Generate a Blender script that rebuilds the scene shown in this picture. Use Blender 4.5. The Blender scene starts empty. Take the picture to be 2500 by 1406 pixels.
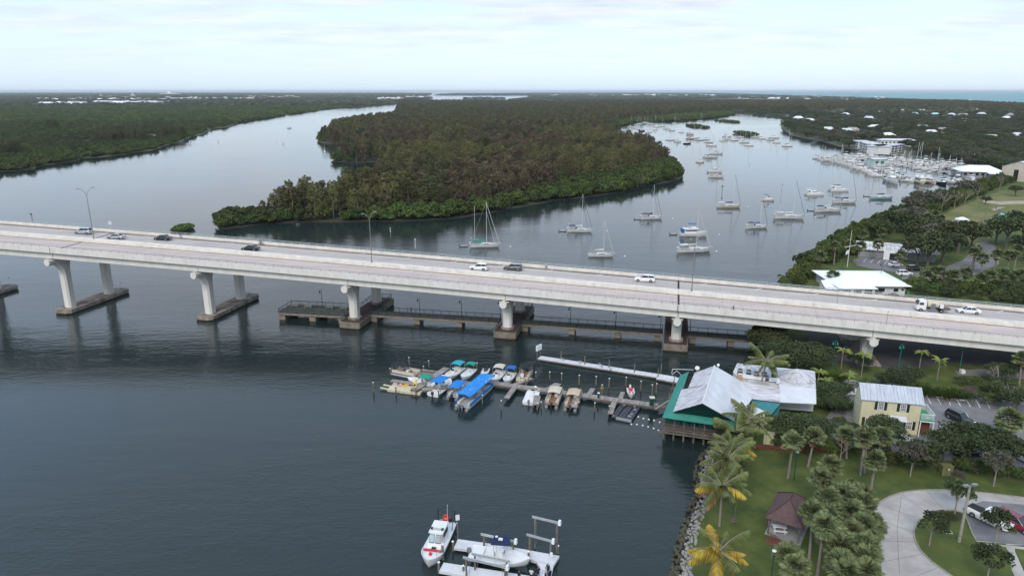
import bpy, bmesh, math, random
import numpy as np
from mathutils import Vector, Matrix, Euler

# ------------------------------------------------------------------ camera, sky, sun, exposure
SC = bpy.context.scene
COL = SC.collection
FPX, CAM_H, HORIZON = 1700.0, 55.0, 223.0           # focal length in photo pixels (2500 wide), flying height, horizon row
PITCH = math.atan((703.0 - HORIZON) / FPX)
cam_d = bpy.data.cameras.new('camera'); cam = bpy.data.objects.new('camera', cam_d); COL.objects.link(cam)
cam_d.sensor_width = 36.0; cam_d.lens = 36.0 * FPX / 2500.0
cam_d.clip_start = 1.0; cam_d.clip_end = 200000.0
cam.location = (0, 0, CAM_H); cam.rotation_euler = (math.pi / 2 - PITCH, 0, 0)
SC.camera = cam

SUN_EL, SUN_AZ = math.radians(42), math.radians(200)     # azimuth clockwise from +Y (the view direction): high, behind the camera, a little left
sun_d = bpy.data.lights.new('sun', 'SUN'); sun = bpy.data.objects.new('sun', sun_d); COL.objects.link(sun)
sun_d.energy = 1.5; sun_d.angle = math.radians(22); sun_d.color = (1.0, 0.93, 0.83)
sv = Vector((math.sin(SUN_AZ) * math.cos(SUN_EL), math.cos(SUN_AZ) * math.cos(SUN_EL), math.sin(SUN_EL)))
sun.rotation_euler = (-sv).to_track_quat('-Z', 'Y').to_euler()

W = bpy.data.worlds.new('World'); SC.world = W; W.use_nodes = True
nt = W.node_tree; N = nt.nodes; L = nt.links; N.clear()
def wn(t, **k):
    n = N.new(t)
    for a, b in k.items(): setattr(n, a, b)
    return n
def wmath(op, a, b=None, clamp=False):
    n = wn('ShaderNodeMath', operation=op, use_clamp=clamp)
    for i, v in enumerate((a, b)):
        if v is None: continue
        if isinstance(v, (int, float)): n.inputs[i].default_value = v
        else: L.new(v, n.inputs[i])
    return n.outputs[0]
sky = wn('ShaderNodeTexSky', sky_type='NISHITA'); sky.sun_disc = False
sky.sun_elevation = SUN_EL; sky.sun_rotation = SUN_AZ; sky.altitude = 0; sky.air_density = 1.0; sky.dust_density = 1.2; sky.ozone_density = 2.0
tc = wn('ShaderNodeTexCoord'); sx = wn('ShaderNodeSeparateXYZ'); L.new(tc.outputs['Generated'], sx.inputs[0])
zc = wmath('MAXIMUM', sx.outputs[2], 0.0); zz = wmath('ADD', zc, 0.09)
cx = wmath('DIVIDE', sx.outputs[0], zz); cy = wmath('DIVIDE', sx.outputs[1], zz)
cv = wn('ShaderNodeCombineXYZ'); L.new(cx, cv.inputs[0]); L.new(cy, cv.inputs[1])
mp = wn('ShaderNodeMapping'); L.new(cv.outputs[0], mp.inputs[0]); mp.inputs['Rotation'].default_value = (0, 0, 0.25); mp.inputs['Scale'].default_value = (0.62, 1.15, 1)
n1 = wn('ShaderNodeTexNoise'); n1.inputs['Scale'].default_value = 0.95; n1.inputs['Detail'].default_value = 9; n1.inputs['Roughness'].default_value = 0.56; n1.inputs['Distortion'].default_value = 0.25
L.new(mp.outputs[0], n1.inputs['Vector'])
n2 = wn('ShaderNodeTexNoise'); n2.inputs['Scale'].default_value = 2.6; n2.inputs['Detail'].default_value = 8; n2.inputs['Roughness'].default_value = 0.6
L.new(mp.outputs[0], n2.inputs['Vector'])
r1 = wn('ShaderNodeMapRange'); r1.inputs['From Min'].default_value = 0.40; r1.inputs['From Max'].default_value = 0.56
L.new(n1.outputs['Fac'], r1.inputs['Value'])
hz = wn('ShaderNodeMapRange'); hz.inputs['From Min'].default_value = 0.025; hz.inputs['From Max'].default_value = 0.11; L.new(zc, hz.inputs['Value'])
cov = wmath('MULTIPLY', r1.outputs[0], hz.outputs[0], True)
hi = wn('ShaderNodeMapRange'); hi.inputs['From Min'].default_value = 0.16; hi.inputs['From Max'].default_value = 0.6; hi.inputs['To Min'].default_value = 1.0; hi.inputs['To Max'].default_value = 0.6; L.new(zc, hi.inputs['Value'])
cov = wmath('ADD', wmath('MULTIPLY', wmath('MULTIPLY', cov, hi.outputs[0]), 0.88), 0.08, True)
cr = wn('ShaderNodeValToRGB'); L.new(n2.outputs['Fac'], cr.inputs[0])
cr.color_ramp.elements[0].position = 0.3; cr.color_ramp.elements[0].color = (4.5, 5.0, 6.0, 1)
cr.color_ramp.elements[1].position = 0.68; cr.color_ramp.elements[1].color = (6.7, 6.8, 7.0, 1)
# thin high veil that turns the clear sky between the clouds pale
veil = wn('ShaderNodeMixRGB'); veil.inputs[0].default_value = 0.62; L.new(sky.outputs[0], veil.inputs[1]); veil.inputs[2].default_value = (6.15, 7.5, 9.1, 1)
vh = wn('ShaderNodeMapRange'); vh.inputs['From Min'].default_value = 0.05; vh.inputs['From Max'].default_value = 0.45; L.new(zc, vh.inputs['Value']); v2 = wn('ShaderNodeMixRGB'); L.new(vh.outputs[0], v2.inputs[0]); L.new(veil.outputs[0], v2.inputs[1]); v2.inputs[2].default_value = (4.4, 6.3, 8.9, 1); veil = v2
mx = wn('ShaderNodeMixRGB'); L.new(cov, mx.inputs[0]); L.new(veil.outputs[0], mx.inputs[1]); L.new(cr.outputs[0], mx.inputs[2])
bg = wn('ShaderNodeBackground'); bg.inputs['Strength'].default_value = 0.10; L.new(mx.outputs[0], bg.inputs['Color'])
wo = wn('ShaderNodeOutputWorld'); L.new(bg.outputs[0], wo.inputs[0])
SC.view_settings.view_transform = 'Standard'; SC.view_settings.look = 'None'
SC.view_settings.gamma = 1.0; SC.view_settings.use_curve_mapping = False; SC.view_settings.exposure = 0.62
SC.cycles.max_bounces = 6; SC.cycles.diffuse_bounces = 2; SC.cycles.glossy_bounces = 3; SC.cycles.transparent_max_bounces = 8
SC.cycles.volume_bounces = 0

# ------------------------------------------------------------------ helpers
RNG = random.Random(7)
def G(px, py, z=0.0):
    """Photo pixel (2500 x 1406) to the point of the level z plane it shows."""
    a, b = px - 1250.0, py - 703.0
    c, s = math.cos(PITCH), math.sin(PITCH)
    dn = b * c + FPX * s; fw = FPX * c - b * s
    t = (CAM_H - z) / dn
    return Vector((a * t, fw * t, z))
def TAG(o, label=None, cat=None, group=None, kind=None):
    if label: o['label'] = label
    if cat: o['category'] = cat
    if group: o['group'] = group
    if kind: o['kind'] = kind
    return o
def EMPTY(name, loc, label=None, cat=None, group=None, rz=0.0, parent=None):
    o = bpy.data.objects.new(name, None); COL.objects.link(o); o.location = loc; o.rotation_euler = (0, 0, rz)
    o.empty_display_size = 0.3
    if parent: o.parent = parent
    return TAG(o, label, cat, group)
def NEWOB(name, me, parent=None, loc=None, rot=None, scale=None):
    o = bpy.data.objects.new(name, me); COL.objects.link(o)
    if parent: o.parent = parent
    if loc is not None: o.location = loc
    if rot is not None: o.rotation_euler = rot
    if scale is not None: o.scale = scale
    return o
def kids(o): return KIDS.get(o.name, [])
def copy_tree(o, parent=None, loc=None, rz=None, scale=None):
    c = o.copy(); COL.objects.link(c); c.parent = parent
    if loc is not None: c.location = loc
    if rz is not None: c.rotation_euler = (c.rotation_euler[0], c.rotation_euler[1], rz)
    if scale is not None: c.scale = (scale,) * 3 if isinstance(scale, (int, float)) else scale
    for ch in list(o.children):
        d = ch.copy(); COL.objects.link(d); d.parent = c
        for g in list(ch.children):
            e = g.copy(); COL.objects.link(e); e.parent = d
    return c
def recolor(root, name, m, slot=0):
    for ch in list(root.children):
        for o in [ch] + list(ch.children):
            if o.name.split('.')[0] == name and o.type == 'MESH':
                o.material_slots[slot].link = 'OBJECT'; o.material_slots[slot].material = m

# ------------------------------------------------------------------ materials
M = {}
def mat(key, col, rough=0.7, var=0.12, scale=1.0, bump=0.0, metal=0.0, col2=None, spec=0.3, detail=5, stretch=None, thr=None, islands=0.0, inst=0.0, coord='Object', coat=0.0):
    m = bpy.data.materials.new(key); m.use_nodes = True; t = m.node_tree; n = t.nodes; l = t.links
    p = n['Principled BSDF']; p.inputs['Roughness'].default_value = rough; p.inputs['Metallic'].default_value = metal
    p.inputs['Specular IOR Level'].default_value = spec
    if coat: p.inputs['Coat Weight'].default_value = coat; p.inputs['Coat Roughness'].default_value = 0.08
    tcn = n.new('ShaderNodeTexCoord'); src = tcn.outputs[coord] if coord != 'World' else None
    if coord == 'World':
        gm = n.new('ShaderNodeNewGeometry'); src = gm.outputs['Position']
    mpn = n.new('ShaderNodeMapping'); l.new(src, mpn.inputs[0])
    if stretch: mpn.inputs['Scale'].default_value = stretch
    nz = n.new('ShaderNodeTexNoise'); nz.inputs['Scale'].default_value = scale; nz.inputs['Detail'].default_value = detail; nz.inputs['Roughness'].default_value = 0.62
    l.new(mpn.outputs[0], nz.inputs['Vector'])
    c2 = col2 if col2 else tuple(max(0.0, c * (1 - var * 1.6)) for c in col)
    mr = n.new('ShaderNodeMapRange'); a, b = thr if thr else (0.33, 0.67)
    mr.inputs['From Min'].default_value = a; mr.inputs['From Max'].default_value = b; l.new(nz.outputs['Fac'], mr.inputs['Value'])
    mix = n.new('ShaderNodeMixRGB'); l.new(mr.outputs[0], mix.inputs[0]); mix.inputs[1].default_value = (*c2, 1); mix.inputs[2].default_value = (*col, 1)
    out = mix.outputs[0]
    if islands or inst:
        hs = n.new('ShaderNodeHueSaturation'); l.new(out, hs.inputs['Color'])
        val = None
        if islands:
            g2 = n.new('ShaderNodeNewGeometry'); a1 = n.new('ShaderNodeMapRange'); l.new(g2.outputs['Random Per Island'], a1.inputs['Value'])
            a1.inputs['To Min'].default_value = 1 - islands; a1.inputs['To Max'].default_value = 1 + islands; val = a1.outputs[0]
        if inst:
            oi = n.new('ShaderNodeObjectInfo'); a2 = n.new('ShaderNodeMapRange'); l.new(oi.outputs['Random'], a2.inputs['Value'])
            a2.inputs['To Min'].default_value = 1 - inst; a2.inputs['To Max'].default_value = 1 + inst
            a3 = n.new('ShaderNodeMapRange'); l.new(oi.outputs['Random'], a3.inputs['Value'])
            mo = n.new('ShaderNodeMath'); mo.operation = 'FRACT'; mm = n.new('ShaderNodeMath'); mm.operation = 'MULTIPLY'; mm.inputs[1].default_value = 7.31
            l.new(oi.outputs['Random'], mm.inputs[0]); l.new(mm.outputs[0], mo.inputs[0]); l.new(mo.outputs[0], a3.inputs['Value'])
            a3.inputs['To Min'].default_value = 0.5 - inst * 0.09; a3.inputs['To Max'].default_value = 0.5 + inst * 0.07
            l.new(a3.outputs[0], hs.inputs['Hue'])
            if val:
                mu = n.new('ShaderNodeMath'); mu.operation = 'MULTIPLY'; l.new(val, mu.inputs[0]); l.new(a2.outputs[0], mu.inputs[1]); val = mu.outputs[0]
            else: val = a2.outputs[0]
        l.new(val, hs.inputs['Value']); out = hs.outputs[0]
    l.new(out, p.inputs['Base Color'])
    if bump:
        bp = n.new('ShaderNodeBump'); bp.inputs['Strength'].default_value = 0.5; bp.inputs['Distance'].default_value = bump; l.new(nz.outputs['Fac'], bp.inputs['Height']); l.new(bp.outputs[0], p.inputs['Normal'])
    M[key] = m; return m

# ------------------------------------------------------------------ mesh builder
class MB:
    def __init__(s): s.v = []; s.f = []; s.m = []
    def add(s, vs, fs, mi=0):
        k = len(s.v); s.v += [tuple(v) for v in vs]; s.f += [tuple(i + k for i in f) for f in fs]; s.m += [mi] * len(fs); return s
    def box(s, c, d, rz=0.0, mi=0, top=1.0):
        x, y, z = d[0] / 2, d[1] / 2, d[2] / 2; ca, sa = math.cos(rz), math.sin(rz); vs = []
        for k, q in ((-1, 1.0), (1, top)):
            for sx_, sy_ in ((-1, -1), (1, -1), (1, 1), (-1, 1)):
                a, b = sx_ * x * q, sy_ * y * q
                vs.append((c[0] + a * ca - b * sa, c[1] + a * sa + b * ca, c[2] + k * z))
        return s.add(vs, [(0, 3, 2, 1), (4, 5, 6, 7), (0, 1, 5, 4), (1, 2, 6, 5), (2, 3, 7, 6), (3, 0, 4, 7)], mi)
    def tube(s, a, b, r, r2=None, n=6, mi=0, cap=True):
        a = Vector(a); b = Vector(b); d = b - a
        if d.length < 1e-6: return s
        q = d.to_track_quat('Z', 'Y'); r2 = r if r2 is None else r2; vs = []
        for P, R in ((a, r), (b, r2)):
            for i in range(n):
                t = 2 * math.pi * i / n; vs.append(P + q @ Vector((math.cos(t) * R, math.sin(t) * R, 0)))
        fs = [(i, (i + 1) % n, n + (i + 1) % n, n + i) for i in range(n)]
        if cap: fs += [tuple(range(n))[::-1], tuple(range(n, 2 * n))]
        return s.add(vs, fs, mi)
    def path(s, pts, r, n=5, mi=0):
        for a, b in zip(pts[:-1], pts[1:]): s.tube(a, b, r, n=n, mi=mi)
        return s
    def loft(s, rings, mi=0, close=True, caps=(True, True)):
        n = len(rings[0]); vs = [p for r in rings for p in r]; fs = []
        for k in range(len(rings) - 1):
            for i in range(n if close else n - 1):
                j = (i + 1) % n; fs.append((k * n + i, k * n + j, (k + 1) * n + j, (k + 1) * n + i))
        if caps[0]: fs.append(tuple(range(n))[::-1])
        if caps[1]: fs.append(tuple(range((len(rings) - 1) * n, len(rings) * n)))
        return s.add(vs, fs, mi)
    def prism(s, poly, z0, z1, mi=0, side=None):
        n = len(poly); vs = [(p[0], p[1], z0) for p in poly] + [(p[0], p[1], z1) for p in poly]
        s.add(vs, [tuple(range(n))[::-1], tuple(range(n, 2 * n))], mi)
        return s.add(vs, [(i, (i + 1) % n, n + (i + 1) % n, n + i) for i in range(n)], mi if side is None else side)
    def poly(s, pts, mi=0): return s.add(pts, [tuple(range(len(pts)))], mi)
    def slab(s, q, t, mi=0):
        """thick sheet: polygon q (3-D points), thickened downwards by t"""
        n = len(q); vs = [tuple(p) for p in q] + [(p[0], p[1], p[2] - t) for p in q]
        return s.add(vs, [tuple(range(n)), tuple(range(n, 2 * n))[::-1]] + [(i, n + i, n + (i + 1) % n, (i + 1) % n) for i in range(n)], mi)
    def mesh(s, name, mats):
        me = bpy.data.meshes.new(name); me.from_pydata(s.v, [], s.f)
        for q in (mats if isinstance(mats, (list, tuple)) else [mats]): me.materials.append(M[q] if isinstance(q, str) else q)
        if any(s.m): me.polygons.foreach_set('material_index', s.m)
        zs = [q[2] for q in s.v]
        if zs and max(zs) - min(zs) < 1e-6:
            me.update()
            if sum(q.normal.z for q in me.polygons) < 0: me.flip_normals()
        else:
            bm = bmesh.new(); bm.from_mesh(me); bmesh.ops.recalc_face_normals(bm, faces=bm.faces); bm.to_mesh(me); bm.free()
        me.update(); return me
    def build(s, name, mats, parent=None, loc=None, rot=None):
        return NEWOB(name, s.mesh(name, mats), parent, loc, rot)
def smooth(o, ang=35):
    me = o.data if hasattr(o, 'data') else o
    me.polygons.foreach_set('use_smooth', [True] * len(me.polygons))
    try: me.set_sharp_from_angle(angle=math.radians(ang))
    except Exception: pass
    return o
def inpoly(x, y, P):
    c = False; j = len(P) - 1
    for i in range(len(P)):
        xi, yi = P[i][0], P[i][1]; xj, yj = P[j][0], P[j][1]
        if (yi > y) != (yj > y) and x < (xj - xi) * (y - yi) / (yj - yi) + xi: c = not c
        j = i
    return c
def np_inpoly(X, Y, P):
    c = np.zeros(len(X), bool); j = len(P) - 1
    for i in range(len(P)):
        xi, yi = P[i][0], P[i][1]; xj, yj = P[j][0], P[j][1]
        if yi != yj: c ^= ((yi > Y) != (yj > Y)) & (X < (xj - xi) * (Y - yi) / (yj - yi) + xi)
        j = i
    return c
def np_edge(X, Y, P, closed=True):
    """distance to a polyline"""
    d = np.full(len(X), 1e9)
    n = len(P)
    for i in range(n if closed else n - 1):
        ax, ay = P[i][0], P[i][1]; bx, by = P[(i + 1) % n][0], P[(i + 1) % n][1]
        dx, dy = bx - ax, by - ay; q = dx * dx + dy * dy + 1e-9
        t = np.clip(((X - ax) * dx + (Y - ay) * dy) / q, 0, 1)
        d = np.minimum(d, np.hypot(X - ax - t * dx, Y - ay - t * dy))
    return d
def roughen(P, amp=1.5, step=6.0, seed=1, maxd=1200):
    """break a shoreline into small bays"""
    r = random.Random(seed); out = []
    for i in range(len(P)):
        a = P[i]; b = P[(i + 1) % len(P)]; d = math.hypot(b[0] - a[0], b[1] - a[1])
        out.append((a[0], a[1]))
        D = math.hypot(a[0], a[1])
        if D > maxd or d > 700: continue
        k = int(d / (step * max(1, D / 250)))
        for j in range(1, k):
            t = j / k; q = amp * max(1, D / 350); out.append((a[0] + (b[0] - a[0]) * t + r.uniform(-q, q), a[1] + (b[1] - a[1]) * t + r.uniform(-q, q)))
    return out
def PX(L_, z=0.0): return [tuple(G(x, y, z))[:2] for x, y in L_]
# ------------------------------------------------------------------ water material and the sheets of the setting
def water_mat(key, deep, scale_mul=1.0, rough=0.06):
    m = bpy.data.materials.new(key); m.use_nodes = True; t = m.node_tree; n = t.nodes; l = t.links; p = n['Principled BSDF']
    p.inputs['Base Color'].default_value = (*deep, 1); p.inputs['Roughness'].default_value = rough; p.inputs['IOR'].default_value = 1.36
    ge = n.new('ShaderNodeNewGeometry')
    def noise(sc, det, rot=0.0, st=(1, 1, 1), ro=0.55):
        mp_ = n.new('ShaderNodeMapping'); l.new(ge.outputs['Position'], mp_.inputs[0]); mp_.inputs['Scale'].default_value = st; mp_.inputs['Rotation'].default_value = (0, 0, rot)
        z = n.new('ShaderNodeTexNoise'); z.inputs['Scale'].default_value = sc; z.inputs['Detail'].default_value = det; z.inputs['Roughness'].default_value = ro; l.new(mp_.outputs[0], z.inputs['Vector']); return z.outputs['Fac']
    def mth(op, a, b):
        q = n.new('ShaderNodeMath'); q.operation = op
        for i, v in enumerate((a, b)):
            if isinstance(v, (int, float)): q.inputs[i].default_value = v
            else: l.new(v, q.inputs[i])
        return q.outputs[0]
    fine = noise(1.5 * scale_mul, 4, 0.35, (0.6, 1.35, 1)); mid = noise(0.42 * scale_mul, 3, -0.2, (0.55, 1.3, 1)); swell = noise(0.085, 2, 0.2, (0.5, 1.6, 1))
    gust = noise(0.0065, 4, 0.45, (0.7, 2.3, 1), 0.6)
    gr = n.new('ShaderNodeMapRange'); l.new(gust, gr.inputs['Value']); gr.inputs['From Min'].default_value = 0.38; gr.inputs['From Max'].default_value = 0.62; gr.inputs['To Min'].default_value = 0.30; gr.inputs['To Max'].default_value = 1.0
    h = mth('ADD', mth('MULTIPLY', fine, 0.24), mth('ADD', mth('MULTIPLY', mid, 0.36), mth('MULTIPLY', swell, 0.5)))
    sp_ = n.new('ShaderNodeSeparateXYZ'); l.new(ge.outputs['Position'], sp_.inputs[0]); sh = n.new('ShaderNodeMapRange'); l.new(sp_.outputs[1], sh.inputs['Value']); sh.inputs['From Min'].default_value = 150; sh.inputs['From Max'].default_value = 330; sh.inputs['To Min'].default_value = 1.15; sh.inputs['To Max'].default_value = 0.30
    h = mth('MULTIPLY', mth('MULTIPLY', h, gr.outputs[0]), sh.outputs[0])
    b = n.new('ShaderNodeBump'); b.inputs['Strength'].default_value = 1.0; b.inputs['Distance'].default_value = 0.27; l.new(h, b.inputs['Height']); l.new(b.outputs[0], p.inputs['Normal'])
    M[key] = m
water_mat('water', (0.014, 0.023, 0.023))
def ocean_mat():
    m = bpy.data.materials.new('ocean'); m.use_nodes = True; p = m.node_tree.nodes['Principled BSDF']
    p.inputs['Base Color'].default_value = (0.13, 0.28, 0.31, 1); p.inputs['Roughness'].default_value = 0.75; p.inputs['Specular IOR Level'].default_value = 0.25; M['ocean'] = m
ocean_mat()
mat('mud', (0.045, 0.040, 0.028), 0.9, 0.3, 0.3, coord='World')
mat('forest_floor', (0.035, 0.040, 0.018), 0.95, 0.3, 0.05, col2=(0.05, 0.045, 0.028), coord='World')
mat('far_land', (0.070, 0.085, 0.045), 0.95, 0.4, 0.004, col2=(0.085, 0.085, 0.060), thr=(0.42, 0.70), coord='World', detail=10)
mat('grass', (0.100, 0.118, 0.030), 0.95, 0.3, 0.3, col2=(0.042, 0.066, 0.015), bump=0.05, detail=12, coord='World')
mat('dry_grass', (0.165, 0.150, 0.055), 0.95, 0.3, 0.045, col2=(0.085, 0.105, 0.028), detail=12, coord='World', thr=(0.42, 0.58))
mat('dead_grass', (0.100, 0.100, 0.030), 0.95, 0.3, 0.2, col2=(0.055, 0.082, 0.018), detail=12, coord='World')
mat('asphalt', (0.20, 0.19, 0.195), 0.9, 0.2, 0.4, bump=0.01, detail=10, coord='World')
mat('shade_and_joint_asphalt', (0.075, 0.073, 0.076), 0.9, 0.2, 0.3, detail=10, coord='World')  # bridge shade put into the colour under the deck; also dark drive joints
mat('pale_concrete', (0.43, 0.40, 0.375), 0.85, 0.22, 0.35, bump=0.01, detail=10, coord='World', col2=(0.31, 0.285, 0.27), thr=(0.35, 0.66))
mat('kerb', (0.34, 0.33, 0.27), 0.85, 0.25, 1.5)
mat('sand', (0.38, 0.33, 0.25), 0.95, 0.2, 0.3, coord='World')
mat('mulch', (0.22, 0.055, 0.018), 0.95, 0.3, 2.0, coord='World')
mat('paint_white', (0.72, 0.72, 0.70), 0.7, 0.12, 3.0)
mat('paint_yellow', (0.70, 0.55, 0.30), 0.7, 0.15, 3.0)

BIG = 60000.0
mb = MB().add([(-BIG, -400, 0), (BIG, -400, 0), (BIG, BIG * 1.5, 0), (-BIG, BIG * 1.5, 0)], [(0, 1, 2, 3)])
TAG(mb.build('water', 'water'), kind='structure')

WEST = PX([(-1100, 640), (-500, 505), (-200, 448), (0, 421), (84, 414.5), (90, 408), (191, 393.6), (196, 387.6), (254, 384.7), (299, 378.7), (385, 365), (397, 358.7), (418, 354), (505, 323), (508, 316), (547, 313), (568, 305.5), (586, 298), (640, 290.5), (648, 289.6), (690, 282), (743, 274.7), (797, 267), (869, 261), (938, 255), (994, 252), (1027, 249), (1018, 245.5), (1058, 242), (1030, 238), (1045, 233), (1052, 229)])
WEST += [(-4500, 30000), (-52000, 40000), (-52000, 600)]
ISLAND = PX([(523, 546), (540, 560), (600, 555), (640, 548), (700, 545), (760, 543), (900, 541), (980, 541), (1040, 538), (1100, 534), (1200, 521), (1290, 503), (1349, 490), (1409, 485), (1499, 472), (1558, 460), (1618, 449), (1655, 440), (1667, 428), (1660, 415), (1640, 395), (1600, 372), (1545, 350), (1500, 335), (1470, 322), (1480, 313), (1508, 307.5), (1540, 302), (1588, 298), (1666, 295.6), (1740, 288), (1791, 280), (1785, 277), (1700, 274), (1560, 266), (1400, 257), (1250, 251), (1100, 250), (1000, 252.5), (972, 262), (965, 276), (958, 292), (880, 300), (815, 318), (780, 332), (777, 342), (790, 352), (850, 368), (900, 376), (935, 379), (880, 378), (830, 381), (813, 388), (816, 395), (850, 398), (915, 397), (955, 420), (925, 455), (885, 478), (830, 500), (750, 515), (650, 528), (590, 532), (540, 538)])
EAST = PX([(1655, 1560), (1668, 1406), (1680, 1330), (1700, 1260), (1722, 1218), (1716, 1180), (1725, 1130), (1770, 1080), (1830, 1010), (1845, 930), (1842, 860), (1852, 800), (1880, 740), (1912, 704), (1950, 655), (1990, 625), (2050, 590), (2110, 560), (2200, 520), (2290, 490), (2350, 470), (2395, 455), (2440, 440), (2425, 428), (2360, 415), (2278, 400), (2188, 383), (2123, 375), (2051, 360), (2009, 347), (1973, 341), (1931, 332), (1908, 315), (1905, 295), (1960, 284), (1998, 277), (1950, 274.5), (1860, 273.8), (1785, 270.5), (1700, 267), (1550, 262), (1400, 257.5), (1290, 252), (1235, 248), (1268, 243.5), (1300, 239), (1290, 233.5), (1180, 233.5), (1062, 233), (1108, 229.5), (1200, 227.5)])
EAST += [(2500, 45000)] + PX([(1500, 225), (1600, 226.5), (1750, 229.5), (1950, 236.5), (2150, 243), (2300, 249), (2500, 262), (2900, 300), (3500, 400)]) + [(900, 200), (700, -60), (20, -60)]
mb = MB().add([(-200, 60000, 0.3), (60000, 60000, 0.3), (60000, 250, 0.3), (1200, 250, 0.3), (1500, 2000, 0.3), (3000, 45000, 0.3)][::-1], [(0, 1, 2, 3, 4, 5)])
TAG(mb.build('ocean', 'ocean'), kind='structure')

WESTR = roughen(WEST, 2.0, 7, 3); ISLR = roughen(ISLAND, 2.0, 7, 4); EASTR = roughen(EAST, 0.6, 5, 5, 700)
def land(name, P, z, top, side='mud', deep=1.0):
    m = MB(); n = len(P)
    m.add([(p[0], p[1], z) for p in P], [tuple(range(n))], 0)
    m.add([(p[0], p[1], z) for p in P] + [(p[0], p[1], -deep) for p in P], [(i, (i + 1) % n, n + (i + 1) % n, n + i) for i in range(n)], 1)
    return TAG(m.build(name, [top, side]), kind='structure')
land('mangrove_shore', WESTR, 0.35, 'far_land')
land('island_ground', ISLR, 0.35, 'forest_floor')
land('mainland_ground', EASTR, 0.6, 'far_land')
def patch(name, pts, z, m, world=False, zt=0.0):
    P = pts if world else PX(pts, z)
    return TAG(MB().add([(p[0], p[1], z) for p in P], [tuple(range(len(P)))]).build(name, m), kind='structure')
def kerb(name, pts, z, w=0.16, h=0.14, m='kerb', world=False):
    P = pts if world else PX(pts, z); b = MB()
    for a, c in zip(P[:-1], P[1:]):
        d = math.hypot(c[0] - a[0], c[1] - a[1])
        if d < 0.02: continue
        b.box(((a[0] + c[0]) / 2, (a[1] + c[1]) / 2, z + h / 2 - 0.02), (d + 0.05, w, h), math.atan2(c[1] - a[1], c[0] - a[0]))
    return TAG(b.build(name, m), kind='structure')
# ------------------------------------------------------------------ foliage
def leafmat(key, col, isl=0.35, inst=0.22, rough=0.65):
    m = mat(key, col, rough, 0.25, 0.35, spec=0.15, islands=isl, inst=inst); return m
leafmat('leaf_pine', (0.096, 0.102, 0.044), 0.42, 0.30)
leafmat('leaf_pine_brown', (0.135, 0.108, 0.062), 0.40, 0.25)
leafmat('leaf_pine_olive', (0.150, 0.145, 0.058), 0.40, 0.22)
leafmat('leaf_mangrove', (0.090, 0.130, 0.034), 0.42, 0.34)
leafmat('leaf_mangrove_dark', (0.080, 0.100, 0.038), 0.40, 0.25)
leafmat('leaf_oak', (0.064, 0.086, 0.036), 0.42, 0.22)
leafmat('leaf_oak_grey', (0.110, 0.108, 0.076), 0.40, 0.22)
leafmat('leaf_bright', (0.105, 0.165, 0.025), 0.35, 0.2)
leafmat('leaf_sabal', (0.160, 0.190, 0.088), 0.45, 0.15)
leafmat('leaf_sabal_dead', (0.22, 0.15, 0.08), 0.35, 0.2)
leafmat('leaf_coconut', (0.125, 0.150, 0.048), 0.35, 0.15)
leafmat('leaf_coconut_yellow', (0.42, 0.30, 0.045), 0.35, 0.12)
leafmat('leaf_coconut_old', (0.36, 0.21, 0.08), 0.35, 0.12)
leafmat('leaf_royal', (0.20, 0.27, 0.03), 0.3, 0.15)
leafmat('leaf_far', (0.150, 0.170, 0.095), .4, .35)
leafmat('leaf_areca', (0.060, 0.095, 0.022), 0.45, 0.2)
mat('bark', (0.16, 0.135, 0.115), 0.95, 0.3, 2.0)
mat('bark_pale', (0.34, 0.29, 0.25), 0.95, 0.25, 2.0)
mat('bark_palm', (0.27, 0.235, 0.205), 0.95, 0.25, 3.0, stretch=(1, 1, 4))
mat('twig', (0.30, 0.25, 0.21), 0.95, 0.2, 2.0)

class Leaves:
    def __init__(s, seed): s.r = np.random.RandomState(seed); s.V = []; s.n = 0; s.mi = []
    def quads(s, c, w, h, nrm=None, up=None, mi=0):
        """c: (n,3) centres; w,h sizes; random or given facing"""
        n = len(c)
        if nrm is None: nrm = s.r.normal(size=(n, 3))
        nrm = nrm / (np.linalg.norm(nrm, axis=1, keepdims=True) + 1e-9)
        if up is None: up = s.r.normal(size=(n, 3))
        a = np.cross(nrm, up); a /= (np.linalg.norm(a, axis=1, keepdims=True) + 1e-9); b = np.cross(nrm, a)
        w = (np.ones(n) * w * s.r.uniform(0.7, 1.35, n))[:, None]; h = (np.ones(n) * h * s.r.uniform(0.7, 1.35, n))[:, None]
        q = np.stack([c - a * w / 2 - b * h / 2 * .35, c + b * h / 2 * -1, c + a * w / 2 - b * h / 2 * .2, c + b * h / 2], 1)
        s.V.append(q.reshape(-1, 3)); s.mi += [mi] * n; s.n += n; return s
    def mesh(s, name, mats, extra=None):
        V = np.concatenate(s.V) if s.V else np.zeros((0, 3)); nv = len(V); vs = V.tolist(); F = np.arange(nv).reshape(-1, 4).tolist(); mi = list(s.mi)
        if extra:
            vs += [tuple(v) for v in extra.v]; F += [tuple(i + nv for i in f) for f in extra.f]; mi += [len(mats) - 1] * len(extra.f)
        me = bpy.data.meshes.new(name); me.from_pydata(vs, [], F)
        for q in mats: me.materials.append(M[q])
        me.polygons.foreach_set('material_index', mi); me.update(); return me
def shell(r, n, c, rad, lo=0.75, zmin=-0.6):
    d = r.normal(size=(n, 3)); d /= np.linalg.norm(d, axis=1, keepdims=True); d[:, 2] = np.where(d[:, 2] < zmin, -d[:, 2], d[:, 2])
    return np.array(c) + d * np.array(rad) * r.uniform(lo, 1.05, (n, 1)), d
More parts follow.
